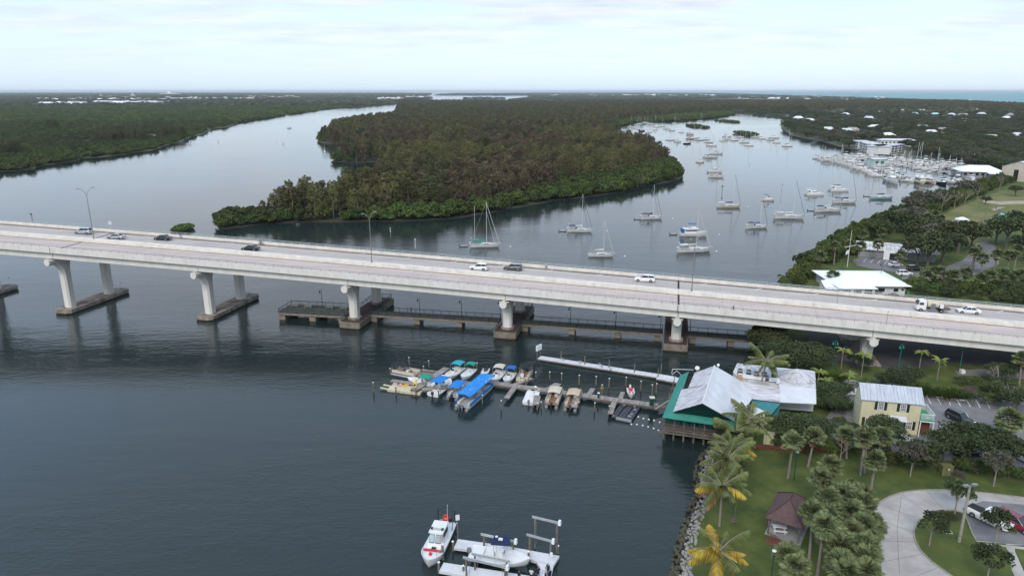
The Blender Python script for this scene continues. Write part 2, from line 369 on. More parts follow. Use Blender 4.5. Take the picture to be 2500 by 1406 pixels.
def limbs(mb_, base, tops, r0, n=5, bend=0.35):
    for t in tops:
        b = Vector(base); t = Vector(t); m_ = b.lerp(t, 0.5) + Vector((0, 0, -abs(t.z - b.z) * 0.02)); m_.x = b.x + (t.x - b.x) * bend; m_.y = b.y + (t.y - b.y) * bend
        mb_.tube(b, m_, r0, r0 * 0.6, n, cap=False); mb_.tube(m_, t, r0 * 0.6, r0 * 0.2, n, cap=False)

def casuarina(seed, mats, H=14.0, plumes=34, q=34, ls=1.0):
    L_ = Leaves(seed); r = L_.r; tr = MB(); lean = r.uniform(-.5, .5, 2)
    tr.tube((0, 0, -1), (lean[0] * .5, lean[1] * .5, H * .5), .22, .14, 5, cap=False); tr.tube((lean[0] * .5, lean[1] * .5, H * .5), (lean[0], lean[1], H * .93), .14, .04, 5, cap=False)
    for k in range(plumes):
        f = r.uniform(0.22, 1.0) ** 0.85; z = H * f; R = (1.0 - f) ** 0.55 * 3.3 + 0.4
        a = r.uniform(0, 6.283); rr = R * r.uniform(0.35, 1.0); c = np.array([math.cos(a) * rr + lean[0] * f, math.sin(a) * rr + lean[1] * f, z * 0.97])
        hh = r.uniform(1.0, 1.9); t = r.uniform(0, 1, q)
        pts = c + np.stack([r.normal(0, .42, q) * (1.1 - t), r.normal(0, .42, q) * (1.1 - t), (t - .35) * hh], 1) + np.outer(t, [math.cos(a) * .55, math.sin(a) * .55, .25])
        nr = r.normal(size=(q, 3)); nr[:, 2] *= .35; up = r.normal(0, .35, (q, 3)) + [0, 0, 1]
        L_.quads(pts, .26 * ls, .75 * ls, nr, np.cross(nr, up), 0)
    return L_, tr
def dome(seed, rad, lobes, q, leaf, base=0.0, trunk=None, flat=0.8, low=True):
    """rounded many-lobed crown: mangroves, oaks"""
    L_ = Leaves(seed); r = L_.r; tr = MB(); tops = []
    for k in range(lobes):
        a = r.uniform(0, 6.283); rr = rad[0] * math.sqrt(r.uniform(0, 1)) * .74; f = rr / rad[0]
        top = rad[2] * math.sqrt(max(0.05, 1 - f * f)); z = base + top * r.uniform(0.55 if not low else 0.25, .92); lr = rad[0] * r.uniform(.20, .34)
        c = (math.cos(a) * rr, math.sin(a) * rr * rad[1] / rad[0], z); p, d = shell(r, q, c, (lr, lr, lr * flat), .72, -.35)
        p = p[p[:, 2] > 0.02]; dd = r.normal(0, .75, (len(p), 3)) + [0, 0, .5]
        L_.quads(p, leaf, leaf * 1.25, dd); tops.append(c)
    return L_, tr, tops
def fan_palm(seed, H=7.0, R=1.7, fans=34, dead=8, blades=9):
    L_ = Leaves(seed); r = L_.r; tr = MB(); lx, ly = r.uniform(-.5, .5, 2)
    tr.tube((0, 0, -.3), (lx * .5, ly * .5, H * .5), .20, .16, 7, cap=False); tr.tube((lx * .5, ly * .5, H * .5), (lx, ly, H), .16, .17, 7)
    C = np.array([lx, ly, H + .25]); 
    for k in range(fans + dead):
        isd = k >= fans; el = r.uniform(-.45, 1.45) if not isd else r.uniform(-1.35, -.75); a = r.uniform(0, 6.283)
        d = np.array([math.cos(a) * math.cos(el), math.sin(a) * math.cos(el), math.sin(el)]); ln = R * r.uniform(.72, 1.0) * (.8 if isd else 1)
        hub = C + d * ln * .52; side = np.cross(d, [0, 0, 1]); side /= np.linalg.norm(side) + 1e-9; upv = np.cross(side, d)
        n = blades; t = np.linspace(-1.15, 1.15, n); dirs = np.outer(np.cos(t), d) + np.outer(np.sin(t), side) + np.outer(np.abs(t) * -.12, upv) + [0, 0, -.22]
        dirs /= np.linalg.norm(dirs, axis=1, keepdims=True); bl = ln * .55 * (1 - .15 * np.abs(t))
        pts = hub + dirs * bl[:, None] * .5; wv = np.cross(dirs, upv + r.normal(0, .3, (n, 3))); wv /= np.linalg.norm(wv, axis=1, keepdims=True) + 1e-9
        q = np.stack([hub + np.zeros((n, 3)), pts - wv * .12, hub + dirs * bl[:, None] + [0, 0, -.10], pts + wv * .12], 1)
        L_.V.append(q.reshape(-1, 3)); L_.mi += [1 if isd else 0] * n; L_.n += n
    return L_, tr, C
def frond_mesh(name, ln, rise, droop, leafm, seed, lw=.085, ll=.95, pairs=30, m2='bark_palm'):
    """one feather frond along +X from the origin"""
    r = np.random.RandomState(seed); V = []; F = []; mi = []; P = []
    for k in range(pairs + 1):
        t = k / pairs; P.append(np.array([ln * (t - .12 * t * t * droop), 0, ln * (rise * t - droop * t * t * .62)]))
    for k in range(1, pairs + 1):
        t = k / pairs; p = P[k]; tan = P[k] - P[k - 1]; tan /= np.linalg.norm(tan); l_ = ll * (math.sin(math.pi * min(1, .12 + t * .86)) ** .55) * r.uniform(.85, 1.1)
        for sgn in (-1, 1):
            d = tan * .55 + np.array([0, sgn * .72, -.42 - .25 * r.rand()]) + r.normal(0, .07, 3); d /= np.linalg.norm(d); w = np.cross(d, [0, 0, 1]); w = tan * 1.0
            b = len(V); V += [p - w * lw, p + w * lw, p + d * l_ * .55 + w * lw * .8 + [0, 0, -.02], p + d * l_ + np.array([0, 0, -.16 * l_]), p + d * l_ * .55 - w * lw * .8]; F.append((b, b + 1, b + 2, b + 3, b + 4)); mi.append(0)
    for k in range(pairs):
        b = len(V); rr = .045 * (1 - k / pairs) + .008; a, c = P[k], P[k + 1]
        V += [a + [0, -rr, 0], a + [0, rr, 0], a + [0, 0, rr * 1.6], c + [0, -rr * .9, 0], c + [0, rr * .9, 0], c + [0, 0, rr * 1.5]]; F += [(b, b + 1, b + 4, b + 3), (b + 1, b + 2, b + 5, b + 4), (b + 2, b, b + 3, b + 5)]; mi += [1] * 3
    me = bpy.data.meshes.new(name); me.from_pydata([tuple(v) for v in V], [], F); me.materials.append(M[leafm]); me.materials.append(M[m2] if m2 != leafm else M[leafm]); me.polygons.foreach_set('material_index', mi); me.update(); return me
def bare(seed, H=6.0, spread=.9, levels=4, col='twig'):
    r = random.Random(seed); mb_ = MB()
    def go(p, d, ln, rad, lv):
        q = p + d * ln; mb_.tube(p, q, rad, rad * .65, 4 if lv > 1 else 5, cap=False)
        if lv >= levels: return
        for k in range(3 if lv < 2 else 2 + (r.random() < .6)):
            nd = (d + Vector((r.uniform(-1, 1), r.uniform(-1, 1), r.uniform(-.25, .75))) * spread).normalized(); go(q, nd, ln * r.uniform(.58, .8), rad * .62, lv + 1)
    go(Vector((0, 0, -.2)), Vector((r.uniform(-.1, .1), 0, 1)).normalized(), H * .3, H * .022, 0)
    return mb_

PROTO = {}
def reg(kind, name, meshes): PROTO.setdefault(kind, []).append((name, meshes))
pm = [('leaf_pine', 'bark'), ('leaf_pine_brown', 'bark'), ('leaf_pine_olive', 'bark'), ('leaf_pine', 'bark'), ('leaf_pine_brown', 'bark'), ('leaf_pine_olive', 'bark_pale')]
for i, q in enumerate(pm):
    L_, tr = casuarina(10 + i, q, H=13.5 + i * .5, plumes=44 + 3 * i); reg('pine', 'pine_tree', L_.mesh('pine_tree', q, tr))
for i in range(4):
    L_, tr = casuarina(40 + i, pm[i], plumes=30, q=14, ls=1.75); reg('pine_far', 'pine_tree', L_.mesh('pine_tree_far', pm[i], tr))
for i in range(4):
    L_, tr, tp = dome(20 + i, (4.2, 3.9, 4.6), 26, 62, .48); tr.tube((0, 0, -.5), (0, 0, 2.5), .15, .1, 5); q = [('leaf_mangrove', 'bark'), ('leaf_mangrove_dark', 'bark'), ('leaf_mangrove', 'bark'), ('leaf_mangrove', 'bark')][i]
    reg('mangrove', 'mangrove_bush', L_.mesh('mangrove_bush', q, tr))
for i in range(3):
    L_, tr, tp = dome(30 + i, (9, 9, 5.0), 34, 30, 1.25, flat=.6); reg('mangrove_far', 'mangrove_clump', L_.mesh('mangrove_clump', [('leaf_mangrove',), ('leaf_mangrove_dark',), ('leaf_mangrove',)][i]))
for i in range(4):
    L_, tr, tp = dome(50 + i, (6.0, 5.6, 5.4), 34, 60, .52, base=2.6, low=False); tr.tube((0, 0, -.5), (0, 0, 3.2), .38, .28, 6, cap=False); limbs(tr, (0, 0, 3.0), tp[:9], .17)
    reg('oak', 'broadleaf_tree', L_.mesh('broadleaf_tree', [('leaf_oak', 'bark'), ('leaf_oak', 'bark'), ('leaf_oak_grey', 'bark'), ('leaf_mangrove_dark', 'bark')][i], tr))
for i in range(3):
    L_, tr, tp = dome(60 + i, (9.5, 9.5, 6.2), 34, 26, 1.35, base=2.0, flat=.7); reg('oak_far', 'tree_clump', L_.mesh('tree_clump', [('leaf_oak',), ('leaf_oak_grey',), ('leaf_far',)][i]))
# trees close to the camera: separate trunk and crown meshes, finer leaves
def near_tree(kind, seed, rad, lobes, q, leaf, base, lm, tb='bark', tr_r=.2, lim=8):
    L_, tr, tp = dome(seed, rad, lobes, q, leaf, base=base, low=False); tr.tube((0, 0, -.4), (0, 0, base + .4), tr_r, tr_r * .75, 7, cap=False); limbs(tr, (0, 0, base + .2), tp[:lim], tr_r * .45)
    reg(kind, 'tree', (L_.mesh('crown', (lm,)), tr.mesh('trunk', tb)))
for i in range(3): near_tree('oak_near', 70 + i, (3.9, 3.7, 3.9), 46, 125, .22, 2.0, 'leaf_oak', tr_r=.2)
for i in range(3): near_tree('young_near', 75 + i, (2.0, 1.9, 3.0), 24, 85, .17, 1.5, 'leaf_oak_grey' if i == 1 else 'leaf_oak', 'bark_pale', tr_r=.09)
for i in range(2): near_tree('shrub_near', 80 + i, (1.7, 1.6, 1.9), 16, 85, .17, .3, 'leaf_mangrove' if i else 'leaf_mangrove_dark', tr_r=.06)
for i in range(4):
    L_, tr, C = fan_palm(90 + i, 5.6 + .5 * i, R=1.95, fans=64 if i < 3 else 28, dead=11, blades=13); reg('sabal', 'sabal_palm', (L_.mesh('crown', ('leaf_sabal', 'leaf_sabal_dead')), tr.mesh('trunk', 'bark_palm')))
for i in range(2):
    L_ = Leaves(100 + i); r = L_.r; fm = MB(); V = []; 
    for k in range(46):     # areca: many arched fronds straight from the ground
        a = r.uniform(0, 6.283); el = r.uniform(.55, 1.4); ln = r.uniform(1.8, 3.1); d = np.array([math.cos(a) * math.cos(el), math.sin(a) * math.cos(el), math.sin(el)]); t = np.linspace(.25, 1, 13)
        p = np.array([r.uniform(-.7, .7), r.uniform(-.7, .7), 0]) + np.outer(t * ln, d) + np.outer(t ** 2.2 * ln * .55, [math.cos(a) * .6, math.sin(a) * .6, -.85])
        for sg in (-1, 1):
            sd = np.cross(d, [0, 0, 1]) * sg; sd /= np.linalg.norm(sd); nr = np.tile(np.cross(sd, d), (13, 1)) + r.normal(0, .25, (13, 3)); dirv = np.tile(sd * .8 + d * .5 + [0, 0, -.35], (13, 1)); dirv /= np.linalg.norm(dirv, axis=1, keepdims=True)
            L_.quads(p + dirv * .24, .10, .55, nr, np.cross(nr, dirv))
    reg('areca', 'areca_palm', L_.mesh('areca', ('leaf_areca',)))
for i in range(3): reg('bare', 'bare_tree', bare(110 + i).mesh('bare_tree', 'twig'))
FROND = {'up': frond_mesh('frond', 3.4, .75, .55, 'leaf_coconut', 1), 'mid': frond_mesh('frond', 3.7, .38, .75, 'leaf_coconut', 2), 'low': frond_mesh('frond', 3.4, -.05, .8, 'leaf_coconut', 3),
         'yup': frond_mesh('frond', 2.9, .75, .55, 'leaf_coconut_yellow', 4), 'ymid': frond_mesh('frond', 3.1, .38, .8, 'leaf_coconut_yellow', 5), 'old': frond_mesh('frond', 3.0, -.45, .65, 'leaf_coconut_old', 6),
         'royal': frond_mesh('frond', 1.9, .75, 1.15, 'leaf_royal', 7, ll=.42, pairs=16)}
trunk_cache = {}
def feather_palm(loc, H, label, group, kind='coconut', lean=(0, 0), n=17, rz=0.0, scale=1.0, name='coconut_palm', cat='palm tree'):
    root = EMPTY(name, loc, label, cat, group, rz); key = (kind, round(H), lean)
    if key not in trunk_cache:
        t = MB(); P = [Vector((lean[0] * (k / 7) ** 1.6, lean[1] * (k / 7) ** 1.6, H * k / 7 - .2 * (k == 0))) for k in range(8)]
        for k in range(7): t.tube(P[k], P[k + 1], (.17 - .008 * k) * (1 if kind != 'royal' else .65), (.165 - .008 * k) * (1 if kind != 'royal' else .65), 7, cap=False)
        trunk_cache[key] = (t.mesh('trunk', 'bark_palm'), P[-1])
    tm, top = trunk_cache[key]; NEWOB('trunk', tm, root); r = random.Random(hash((round(loc[0]), round(loc[1]))) & 0xffff)
    for k in range(n):
        f = k / n
        if kind == 'coconut': w = 'up' if f < .35 else ('mid' if f < .75 else ('low' if f < .93 else 'old'))
        elif kind == 'yellow': w = ('up' if f < .2 else 'yup') if f < .4 else ('ymid' if f < .85 else 'old')
        elif kind == 'mix': w = 'up' if f < .35 else ('mid' if f < .6 else ('ymid' if f < .85 else 'old'))
        else: w = 'royal'
        a = k * 2.39996 + r.uniform(-.25, .25)
        NEWOB('frond', FROND[w], root, top, (r.uniform(-.4, .4), r.uniform(-.35, .28), a), scale=(scale * r.uniform(.72, 1.12),) * 3)
    return root
# ------------------------------------------------------------------ the road bridge
mat('bridge_white', (0.64, 0.62, 0.575), 0.75, 0.16, 0.35, detail=9, stretch=(2.2, 2.2, .25), coord='World', col2=(0.54, 0.52, 0.48), thr=(.30, .60))
mat('parapet', (0.70, 0.63, 0.56), 0.8, 0.15, 0.6, detail=9, coord='World', col2=(0.50, 0.48, 0.44))
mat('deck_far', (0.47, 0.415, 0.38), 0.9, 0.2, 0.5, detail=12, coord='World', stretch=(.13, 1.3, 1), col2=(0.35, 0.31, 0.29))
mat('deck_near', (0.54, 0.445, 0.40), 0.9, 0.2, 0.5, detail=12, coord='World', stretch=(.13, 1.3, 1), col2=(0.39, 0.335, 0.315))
mat('gutter', (0.20, 0.175, 0.155), 0.95, 0.3, 0.5, coord='World', col2=(0.12, 0.105, 0.095))
mat('footing', (0.30, 0.26, 0.225), 0.95, 0.3, 0.6, detail=12, coord='World', col2=(0.15, 0.12, 0.11), thr=(.40, .58))
mat('footing_wet', (0.055, 0.045, 0.03), 0.7, 0.3, 1.5, coord='World')
mat('joint', (0.03, 0.03, 0.035), 0.9)
mat('rail_metal', (0.42, 0.46, 0.47), 0.45, 0.1, 2.0, metal=.5)
mat('galvanised', (0.27, 0.28, 0.28), 0.45, 0.1, 2.0, metal=.5)
mat('brick_deck', (0.085, 0.045, 0.042), 0.9, 0.3, 0.8, coord='World', col2=(0.05, 0.035, 0.035))
mat('pier_deck', (0.11, 0.12, 0.11), 0.9, 0.3, 0.6, coord='World', col2=(0.07, 0.075, 0.07))
mat('green_rail', (0.012, 0.038, 0.040), 0.5, 0.2, 2.0)
mat('concrete_old', (0.24, 0.205, 0.17), 0.95, 0.3, 0.8, coord='World', col2=(0.14, 0.12, 0.09))
def yc(x): return 161.627 - .20305 * x - .000345 * x * x
def zd(x): return 11.817 - .0395 * x + .000053 * x * x
def slope(x): return -.20305 - .00069 * x
def BR(x, o, z=None, dz=0.0):
    k = slope(x); n = math.hypot(1, k); return Vector((x - k / n * o, yc(x) + o / n, (zd(x) if z is None else z) + dz))
def ang(x): return math.atan(slope(x))
STX = [-262 + 4.69 * k for k in range(0, 100) if -262 + 4.69 * k < 196]
def sweep(mb_, sec, x0, x1, mi=0, n=3, flat=None, caps=(True, True)):
    """sweep a cross-section (o, dz) along the bridge"""
    rings = [[BR(x0 + (x1 - x0) * k / n, o, flat, dz) for o, dz in sec] for k in range(n + 1)]
    return mb_.loft(rings, mi, caps=caps)
bridge = EMPTY('road_bridge', BR(0, 0, 0), 'long pale concrete road bridge crossing the whole river on paired columns', 'bridge')
BO = bridge.location.copy()
def bpart(mb_, name, mats, parent=None):
    """geometry built in world space, made relative to the bridge"""
    mb_.v = [(v[0] - BO.x, v[1] - BO.y, v[2] - BO.z) for v in mb_.v]
    return mb_.build(name, mats, parent or bridge)
seg = STX[::2]
for a, b in zip(seg[:-1], seg[1:]):
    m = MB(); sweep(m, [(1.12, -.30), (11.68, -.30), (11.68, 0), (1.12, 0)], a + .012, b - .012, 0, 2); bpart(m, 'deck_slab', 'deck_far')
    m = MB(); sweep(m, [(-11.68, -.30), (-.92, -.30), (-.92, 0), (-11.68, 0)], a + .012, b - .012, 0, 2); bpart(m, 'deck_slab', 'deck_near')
    m = MB(); sweep(m, [(-12.05, -.48), (-11.69, -.48), (-11.69, .02), (-11.62, .10), (-11.76, .84), (-12.0, .84)], a + .02, b - .02, 0, 2); bpart(m, 'parapet', 'parapet' if False else 'bridge_white')
    m = MB(); sweep(m, [(11.69, -.48), (12.05, -.48), (12.0, .84), (11.76, .84), (11.62, .10), (11.69, .02)], a + .02, b - .02, 0, 2); bpart(m, 'parapet', 'parapet')
    m = MB(); sweep(m, [(-.91, -.3), (1.11, -.3), (1.11, .02), (.92, .84), (-.72, .84), (-.91, .02)], a + .02, b - .02, 0, 2); bpart(m, 'median_barrier', 'parapet')
    m = MB(); k = 4 
    for j in range(k):
        x = a + (b - a) * (j + .5) / k; m.tube(BR(x, -11.9, dz=.84), BR(x, -11.9, dz=1.38), .045, n=4)
    m.path([BR(a, -11.9, dz=1.38), BR((a + b) / 2, -11.9, dz=1.38), BR(b, -11.9, dz=1.38)], .05, 5); bpart(m, 'railing', 'galvanised')
    m = MB()
    for j in range(4):
        x = a + (b - a) * (j + .5) / 4; p = BR(x, 11.9, dz=1.14); m.box(p, (.13, .12, .60), ang(x))
    for h in (1.12, 1.44): sweep(m, [(11.83, h - .05), (11.97, h - .05), (11.97, h + .05), (11.83, h + .05)], a, b, 0, 1)
    bpart(m, 'railing', 'rail_metal')
# stains along the gutters, expansion joints, painted marks
for a, b in zip(seg[:-1], seg[1:]):
    m = MB(); rings = [[BR(a + (b - a) * k / 2, o, None, .005) for o in (-1.42 + .0, -.93)] for k in range(3)]; m.loft(rings, 0, close=False, caps=(False, False)); bpart(m, 'gutter_stain', 'gutter'); m = MB()
    rings = [[BR(a + (b - a) * k / 2, o, None, .005) for o in (10.5, 11.6)] for k in range(3)]; m.loft(rings, 0, close=False, caps=(False, False)); bpart(m, 'gutter_stain', 'gutter')
for x in (-191, -112.6, 38.2, 114):
    m = MB(); sweep(m, [(-11.6, .004), (-.93, .004), (-.93, .012), (-11.6, .012)], x - .22, x + .22, 0, 1); sweep(m, [(1.13, .004), (11.6, .004), (11.6, .012), (1.13, .012)], x - .22, x + .22, 0, 1)
    TAG(bpart(m, 'expansion_joint', 'joint')); m = MB()
    m.box(BR(x - .2, -12.04, dz=.1), (.10, .04, 1.3), ang(x)); m.box(BR(x + .4, -10.95, dz=-1.3), (.10, .08, 1.6), ang(x)); bpart(m, 'expansion_joint', 'joint')
k = 0; x = -250.0
while x < 180:
    m = MB(); a, b = BR(x, 9.35, dz=.012), BR(x + 1.9, 10.9, dz=.012); d = (b - a); m.box((a + b) / 2, (d.length, .30, .008), math.atan2(d.y, d.x)); bpart(m, 'shoulder_mark', 'paint_white')
    m = MB(); a, b = BR(x + 5.6, -1.0, dz=.012), BR(x + 6.9, -2.3, dz=.012); d = (b - a); m.box((a + b) / 2, (d.length, .32, .008), math.atan2(d.y, d.x)); bpart(m, 'shoulder_mark', 'paint_yellow'); x += 12.2
for nm, o, mt, dash in (('edge_line', 9.2, 'paint_white', 0), ('edge_line', 1.9, 'paint_yellow', 0), ('lane_line', 5.55, 'paint_white', 1), ('edge_line', -1.55, 'paint_yellow', 0), ('edge_line', -9.3, 'paint_white', 0), ('lane_line', -5.4, 'paint_white', 1)):
    m = MB(); x = -258.0
    while x < 186:
        e = x + (3.0 if dash else 8.0); a, b = BR(x, o, dz=.010), BR(e, o, dz=.010); d = b - a; sweep(m, [(o - .055, .006), (o + .055, .006), (o + .055, .011), (o - .055, .011)], x, e, 0, 2); x += 12.2 if dash else 8.0
    bpart(m, nm, mt)
# tined grooves across the deck: thin darker ribs (they read as fine cross lines)
mat('tine', (0.34, 0.30, 0.28), 0.95)
m = MB(); x = -110.0; r = random.Random(3)
while x < 150:
    for (o0, o1) in ((-11.4, -1.6), (1.9, 10.3)):
        if r.random() < .72:
            w = r.uniform(.03, .07); a0 = r.uniform(o0, o0 + 3.0); a1 = r.uniform(o1 - 3.0, o1); sweep(m, [(a0, .0045), (a1, .0045), (a1, .006), (a0, .006)], x, x + w, 0, 1)
    x += r.uniform(.35, 1.1)
TAG(bpart(m, 'surface_grooves', 'tine'), kind='stuff')
piers = [-186.5, -147.2, -113.1, -74.5, -36.6, .7, 38.2, 76.0, 114.0, 152.0]
edges = [-262] + piers + [196]
for a, b in zip(edges[:-1], edges[1:]):
    for o in (-10.75, -5.4, 0, 5.4, 10.75):
        m = MB(); sec = [(o - .35, -2.15), (o + .35, -2.15), (o + .35, -1.90), (o + .12, -1.75), (o + .12, -.75), (o + .5, -.6), (o + .5, -.31), (o - .5, -.31), (o - .5, -.6), (o - .12, -.75), (o - .12, -1.75), (o - .35, -1.9)]
        if abs(o) > 10: sec = [(o - .38, -2.15), (o + .38, -2.15), (o + .30, -.50), (o - .30, -.50)]
        sweep(m, sec, a + .06, b - .06, 0, 6); bpart(m, 'girder', 'bridge_white')
    m = MB(); sweep(m, [(-11.6, -.5), (11.6, -.5), (11.6, -.31), (-11.6, -.31)], a, b, 0, 6); bpart(m, 'deck_underside', 'bridge_white')
def ring_at(x, o, z, wo0, wo1, ws, ch=.45):
    """octagon: extents along the pier axis (o) minus/plus and half width along the bridge"""
    P = [(-wo0, -ws + ch), (-wo0 + ch, -ws), (wo1 - ch, -ws), (wo1, -ws + ch), (wo1, ws - ch), (wo1 - ch, ws), (-wo0 + ch, ws), (-wo0, ws - ch)]
    th = -.2325; c = BR(x, 0, 0); ux = Vector((math.cos(th), math.sin(th), 0)); uo = Vector((-math.sin(th), math.cos(th), 0))
    return [c + uo * (o + a) + ux * b + Vector((0, 0, z)) for a, b in P]
fishing = (-36.6, .7, 38.2)
for x in piers:
    top = zd(x) - 2.16; land_ = x > 60
    th = -.2325; oct_ = [(.72 * math.cos(t) / math.cos(math.pi / 8), -.86 + .78 * math.sin(t) / math.cos(math.pi / 8)) for t in [math.pi / 8 + k * math.pi / 4 for k in range(8)]]
    m = MB(); ux = Vector((math.cos(th), math.sin(th), 0)); uo = Vector((-math.sin(th), math.cos(th), 0)); c = BR(x, 0, 0)
    m.loft([[c + uo * o + ux * a * (1.12) + Vector((0, 0, top + b * 1.05)) for a, b in oct_] for o in (-12.0, 12.0)]); cap = bpart(m, 'pier_cap', 'bridge_white')
    base = 1.15 if x not in fishing else 1.75
    if land_: base = .5
    tz = top - .5; h = tz - base
    for o, sgn in ((-7.3, -1), (5.6, 1)):
        m = MB(); R = []
        for f in (0, .3, .55, .68, .78, .86, .93, 1.0):
            q = max(0, (f * h - (h - 4.6)) / 4.6) ; q = q * q; big = 1.15 + 3.3 * q ** 1.3; small = 1.15 + 1.1 * q ** 1.5; g = 1.05 + .12 * q
            R.append(ring_at(x, o, base + f * h, big if sgn < 0 else small, small if sgn < 0 else big, g, .42))
        m.loft(R); bpart(m, 'pier_column', 'bridge_white').parent = bridge
        if x in fishing:
            m = MB(); R = [ring_at(x, o, z, 1.65, 1.65, 1.5, .75) for z in (base, base + .45)]; m.loft(R); bpart(m, 'column_collar', 'footing')
    if land_:
        m = MB(); m.loft([ring_at(x, 0, z, 11, 11, 2.4, .2) for z in (.2, .75)]); bpart(m, 'pier_footing', 'footing'); continue
    ft = 1.15 if x not in fishing else 1.70; hw = 2.5 if x not in fishing else 2.65; m = MB()
    m.loft([ring_at(x, -.2, z, 10.3, 11.0, hw - e, .9 if x not in fishing else .25) for z, e in ((-1, .15), (.28, .15))], 1); m.loft([ring_at(x, -.2, z, 10.4, 11.1, hw, .9 if x not in fishing else .25) for z in (.281, ft)], 0)
    bpart(m, 'pier_footing', ['footing' if x not in fishing else 'concrete_old', 'footing_wet'])
    if x in fishing:
        m = MB(); m.loft([ring_at(x, -.2, z, 10.1, 10.8, hw - .25, .2) for z in (ft + .004, ft + .03)]); bpart(m, 'footing_paving', 'brick_deck')
# lamp columns on the median
for i, (x, lab) in enumerate(((-110.1, 'tall twin armed street light on the bridge median, at the left end'), (-34.9, 'tall twin armed street light on the bridge median in front of the wooded island'), (41.0, 'tall twin armed street light on the bridge median below the moored yachts'))):
    b = BR(x, .1, dz=.84); r_ = EMPTY('street_lamp', b, lab, 'street light', 'street lights on the bridge median', ang(x)); H = 10.6 if i else 11.5
    m = MB(); m.tube((0, 0, 0), (0, 0, H), .13, .075, 8); m.tube((0, 0, 0), (0, 0, .35), .22, n=8); m.build('pole', 'galvanised', r_)
    for s_ in (-1, 1):
        m = MB(); m.path([(0, 0, H - .1), (s_ * .22, s_ * .25, H + .75), (s_ * .52, s_ * .8, H + 1.5), (s_ * .75, s_ * 1.25, H + 1.75)], .055, 5); m.build('arm', 'galvanised', r_)
        m = MB(); m.box((s_ * .95, s_ * 1.6, H + 1.78), (.36, .85, .2), math.radians(-30), 0, .7); m.build('lamp_head', 'galvanised', r_)
# signs and short posts on the bridge
def plain_sign(loc, w, h, H, label, rz=0.0, face='paint_white', post='galvanised', cat='sign', n=1):
    r_ = EMPTY('sign_post', loc, label, cat, None, rz); m = MB()
    for k in range(n): m.tube(((k - (n - 1) / 2) * w * .5, 0, 0), ((k - (n - 1) / 2) * w * .5, 0, H), .045, n=5)
    m.build('post', post, r_); m = MB(); m.box((0, -.05, H - h / 2 + .05), (w, .05, h)); m.build('sign_face', face, r_); return r_
plain_sign(BR(77.9, -11.85, dz=.84), .12, .5, 3.0, 'thin grey post standing on the near parapet close to the right edge', face='galvanised', cat='post')
mat('sign_green', (0.02, 0.22, 0.10), .5)
plain_sign(BR(87.5, 12.0, dz=.84), .5, .5, 1.25, 'small green marker plate on the far railing behind the tanker truck', ang(87), 'sign_green')
plain_sign(BR(71.5, 2.5, dz=.0), .15, .4, 2.6, 'slim delineator post beside the median left of the tanker truck', face='galvanised', cat='post')

# ------------------------------------------------------------------ fishing pier under the bridge
fp = EMPTY('fishing_pier', BR(-56, 0, 0), 'low concrete fishing walkway with dark green railings running under the bridge', 'pier'); FO = fp.location.copy()
def fpart(mb_, name, mats):
    mb_.v = [(v[0] - FO.x, v[1] - FO.y, v[2]) for v in mb_.v]; return mb_.build(name, mats, fp)
Z1 = 1.78
def slabpart(x0, x1, o0, o1): 
    m = MB(); sweep(m, [(o0, -.5), (o1, -.5), (o1, 0), (o0, 0)], x0, x1, 0, 3, Z1); fpart(m, 'edge_beam', 'concrete_old'); m = MB(); sweep(m, [(o0 + .15, .004), (o1 - .15, .004), (o1 - .15, .02), (o0 + .15, .02)], x0 + .05, x1 - .05, 0, 3, Z1); fpart(m, 'walkway_deck', 'pier_deck')
slabpart(-57.5, -39.9, -6.6, .8)
for a, b in ((-34.5, -23), (-23, -12.4), (-12.4, -2.4), (3.0, 14.6), (14.6, 25.2), (25.2, 35.3), (40.7, 49), (49, 62)): slabpart(a, b, -4.3, -.7)
for x in (-56.5, -48.5, -41): 
    m = MB(); sweep(m, [(-6.4, -2.2), (.6, -2.2), (.6, -.55), (-6.4, -.55)], x - .8, x + .8, 0, 1, Z1 - .15); fpart(m, 'pile_cap', 'concrete_old')
for x in (-33.5, -22.6, -12.1, 3.9, 14.8, 25.3, 34.2, 41.8, 50):
    m = MB(); sweep(m, [(-4.1, -2.2), (-.9, -2.2), (-.9, -.55), (-4.1, -.55)], x - .7, x + .7, 0, 1, Z1 - .15); fpart(m, 'pile_cap', 'concrete_old')
def rail_run(pts, H=1.05, sp=.30):
    m = MB()
    for a, b in zip(pts[:-1], pts[1:]):
        d = b - a; n = max(1, int(round(d.length / 2.2)))
        m.tube(a + Vector((0, 0, H)), b + Vector((0, 0, H)), .045, n=4); m.tube(a + Vector((0, 0, .12)), b + Vector((0, 0, .12)), .03, n=4); m.tube(a + Vector((0, 0, H * .86)), b + Vector((0, 0, H * .86)), .025, n=4)
        for k in range(n + 1): m.tube(a + d * k / n, a + d * k / n + Vector((0, 0, H)), .05, n=4)
        q = int(d.length / sp)
        for k in range(q): p = a + d * (k + .5) / q; m.tube(p + Vector((0, 0, .12)), p + Vector((0, 0, H * .86)), .016, n=3, cap=False)
    fpart(m, 'railing', 'green_rail')
q = lambda x, o: BR(x, o, Z1 + .02)
rail_run([q(-40, .65), q(-48, .65), q(-57.3, .65), q(-57.3, -6.4), q(-48, -6.4), q(-40, -6.4)])
for a, b in ((-34.4, -2.6), (3.1, 35.2), (40.8, 62)):
    xs = [a + (b - a) * k / 5 for k in range(6)]; rail_run([q(x, -4.2) for x in xs]); rail_run([q(x, -.8) for x in xs])
for x in fishing:
    rail_run([q(x - 2.5, -6.5), q(x - 2.5, -10.4)]); rail_run([q(x - 2.5, .8), q(x - 2.5, 10.6), q(x + 2.5, 10.6), q(x + 2.5, -.7)]); rail_run([q(x + 2.5, -4.3), q(x + 2.5, -10.4)])
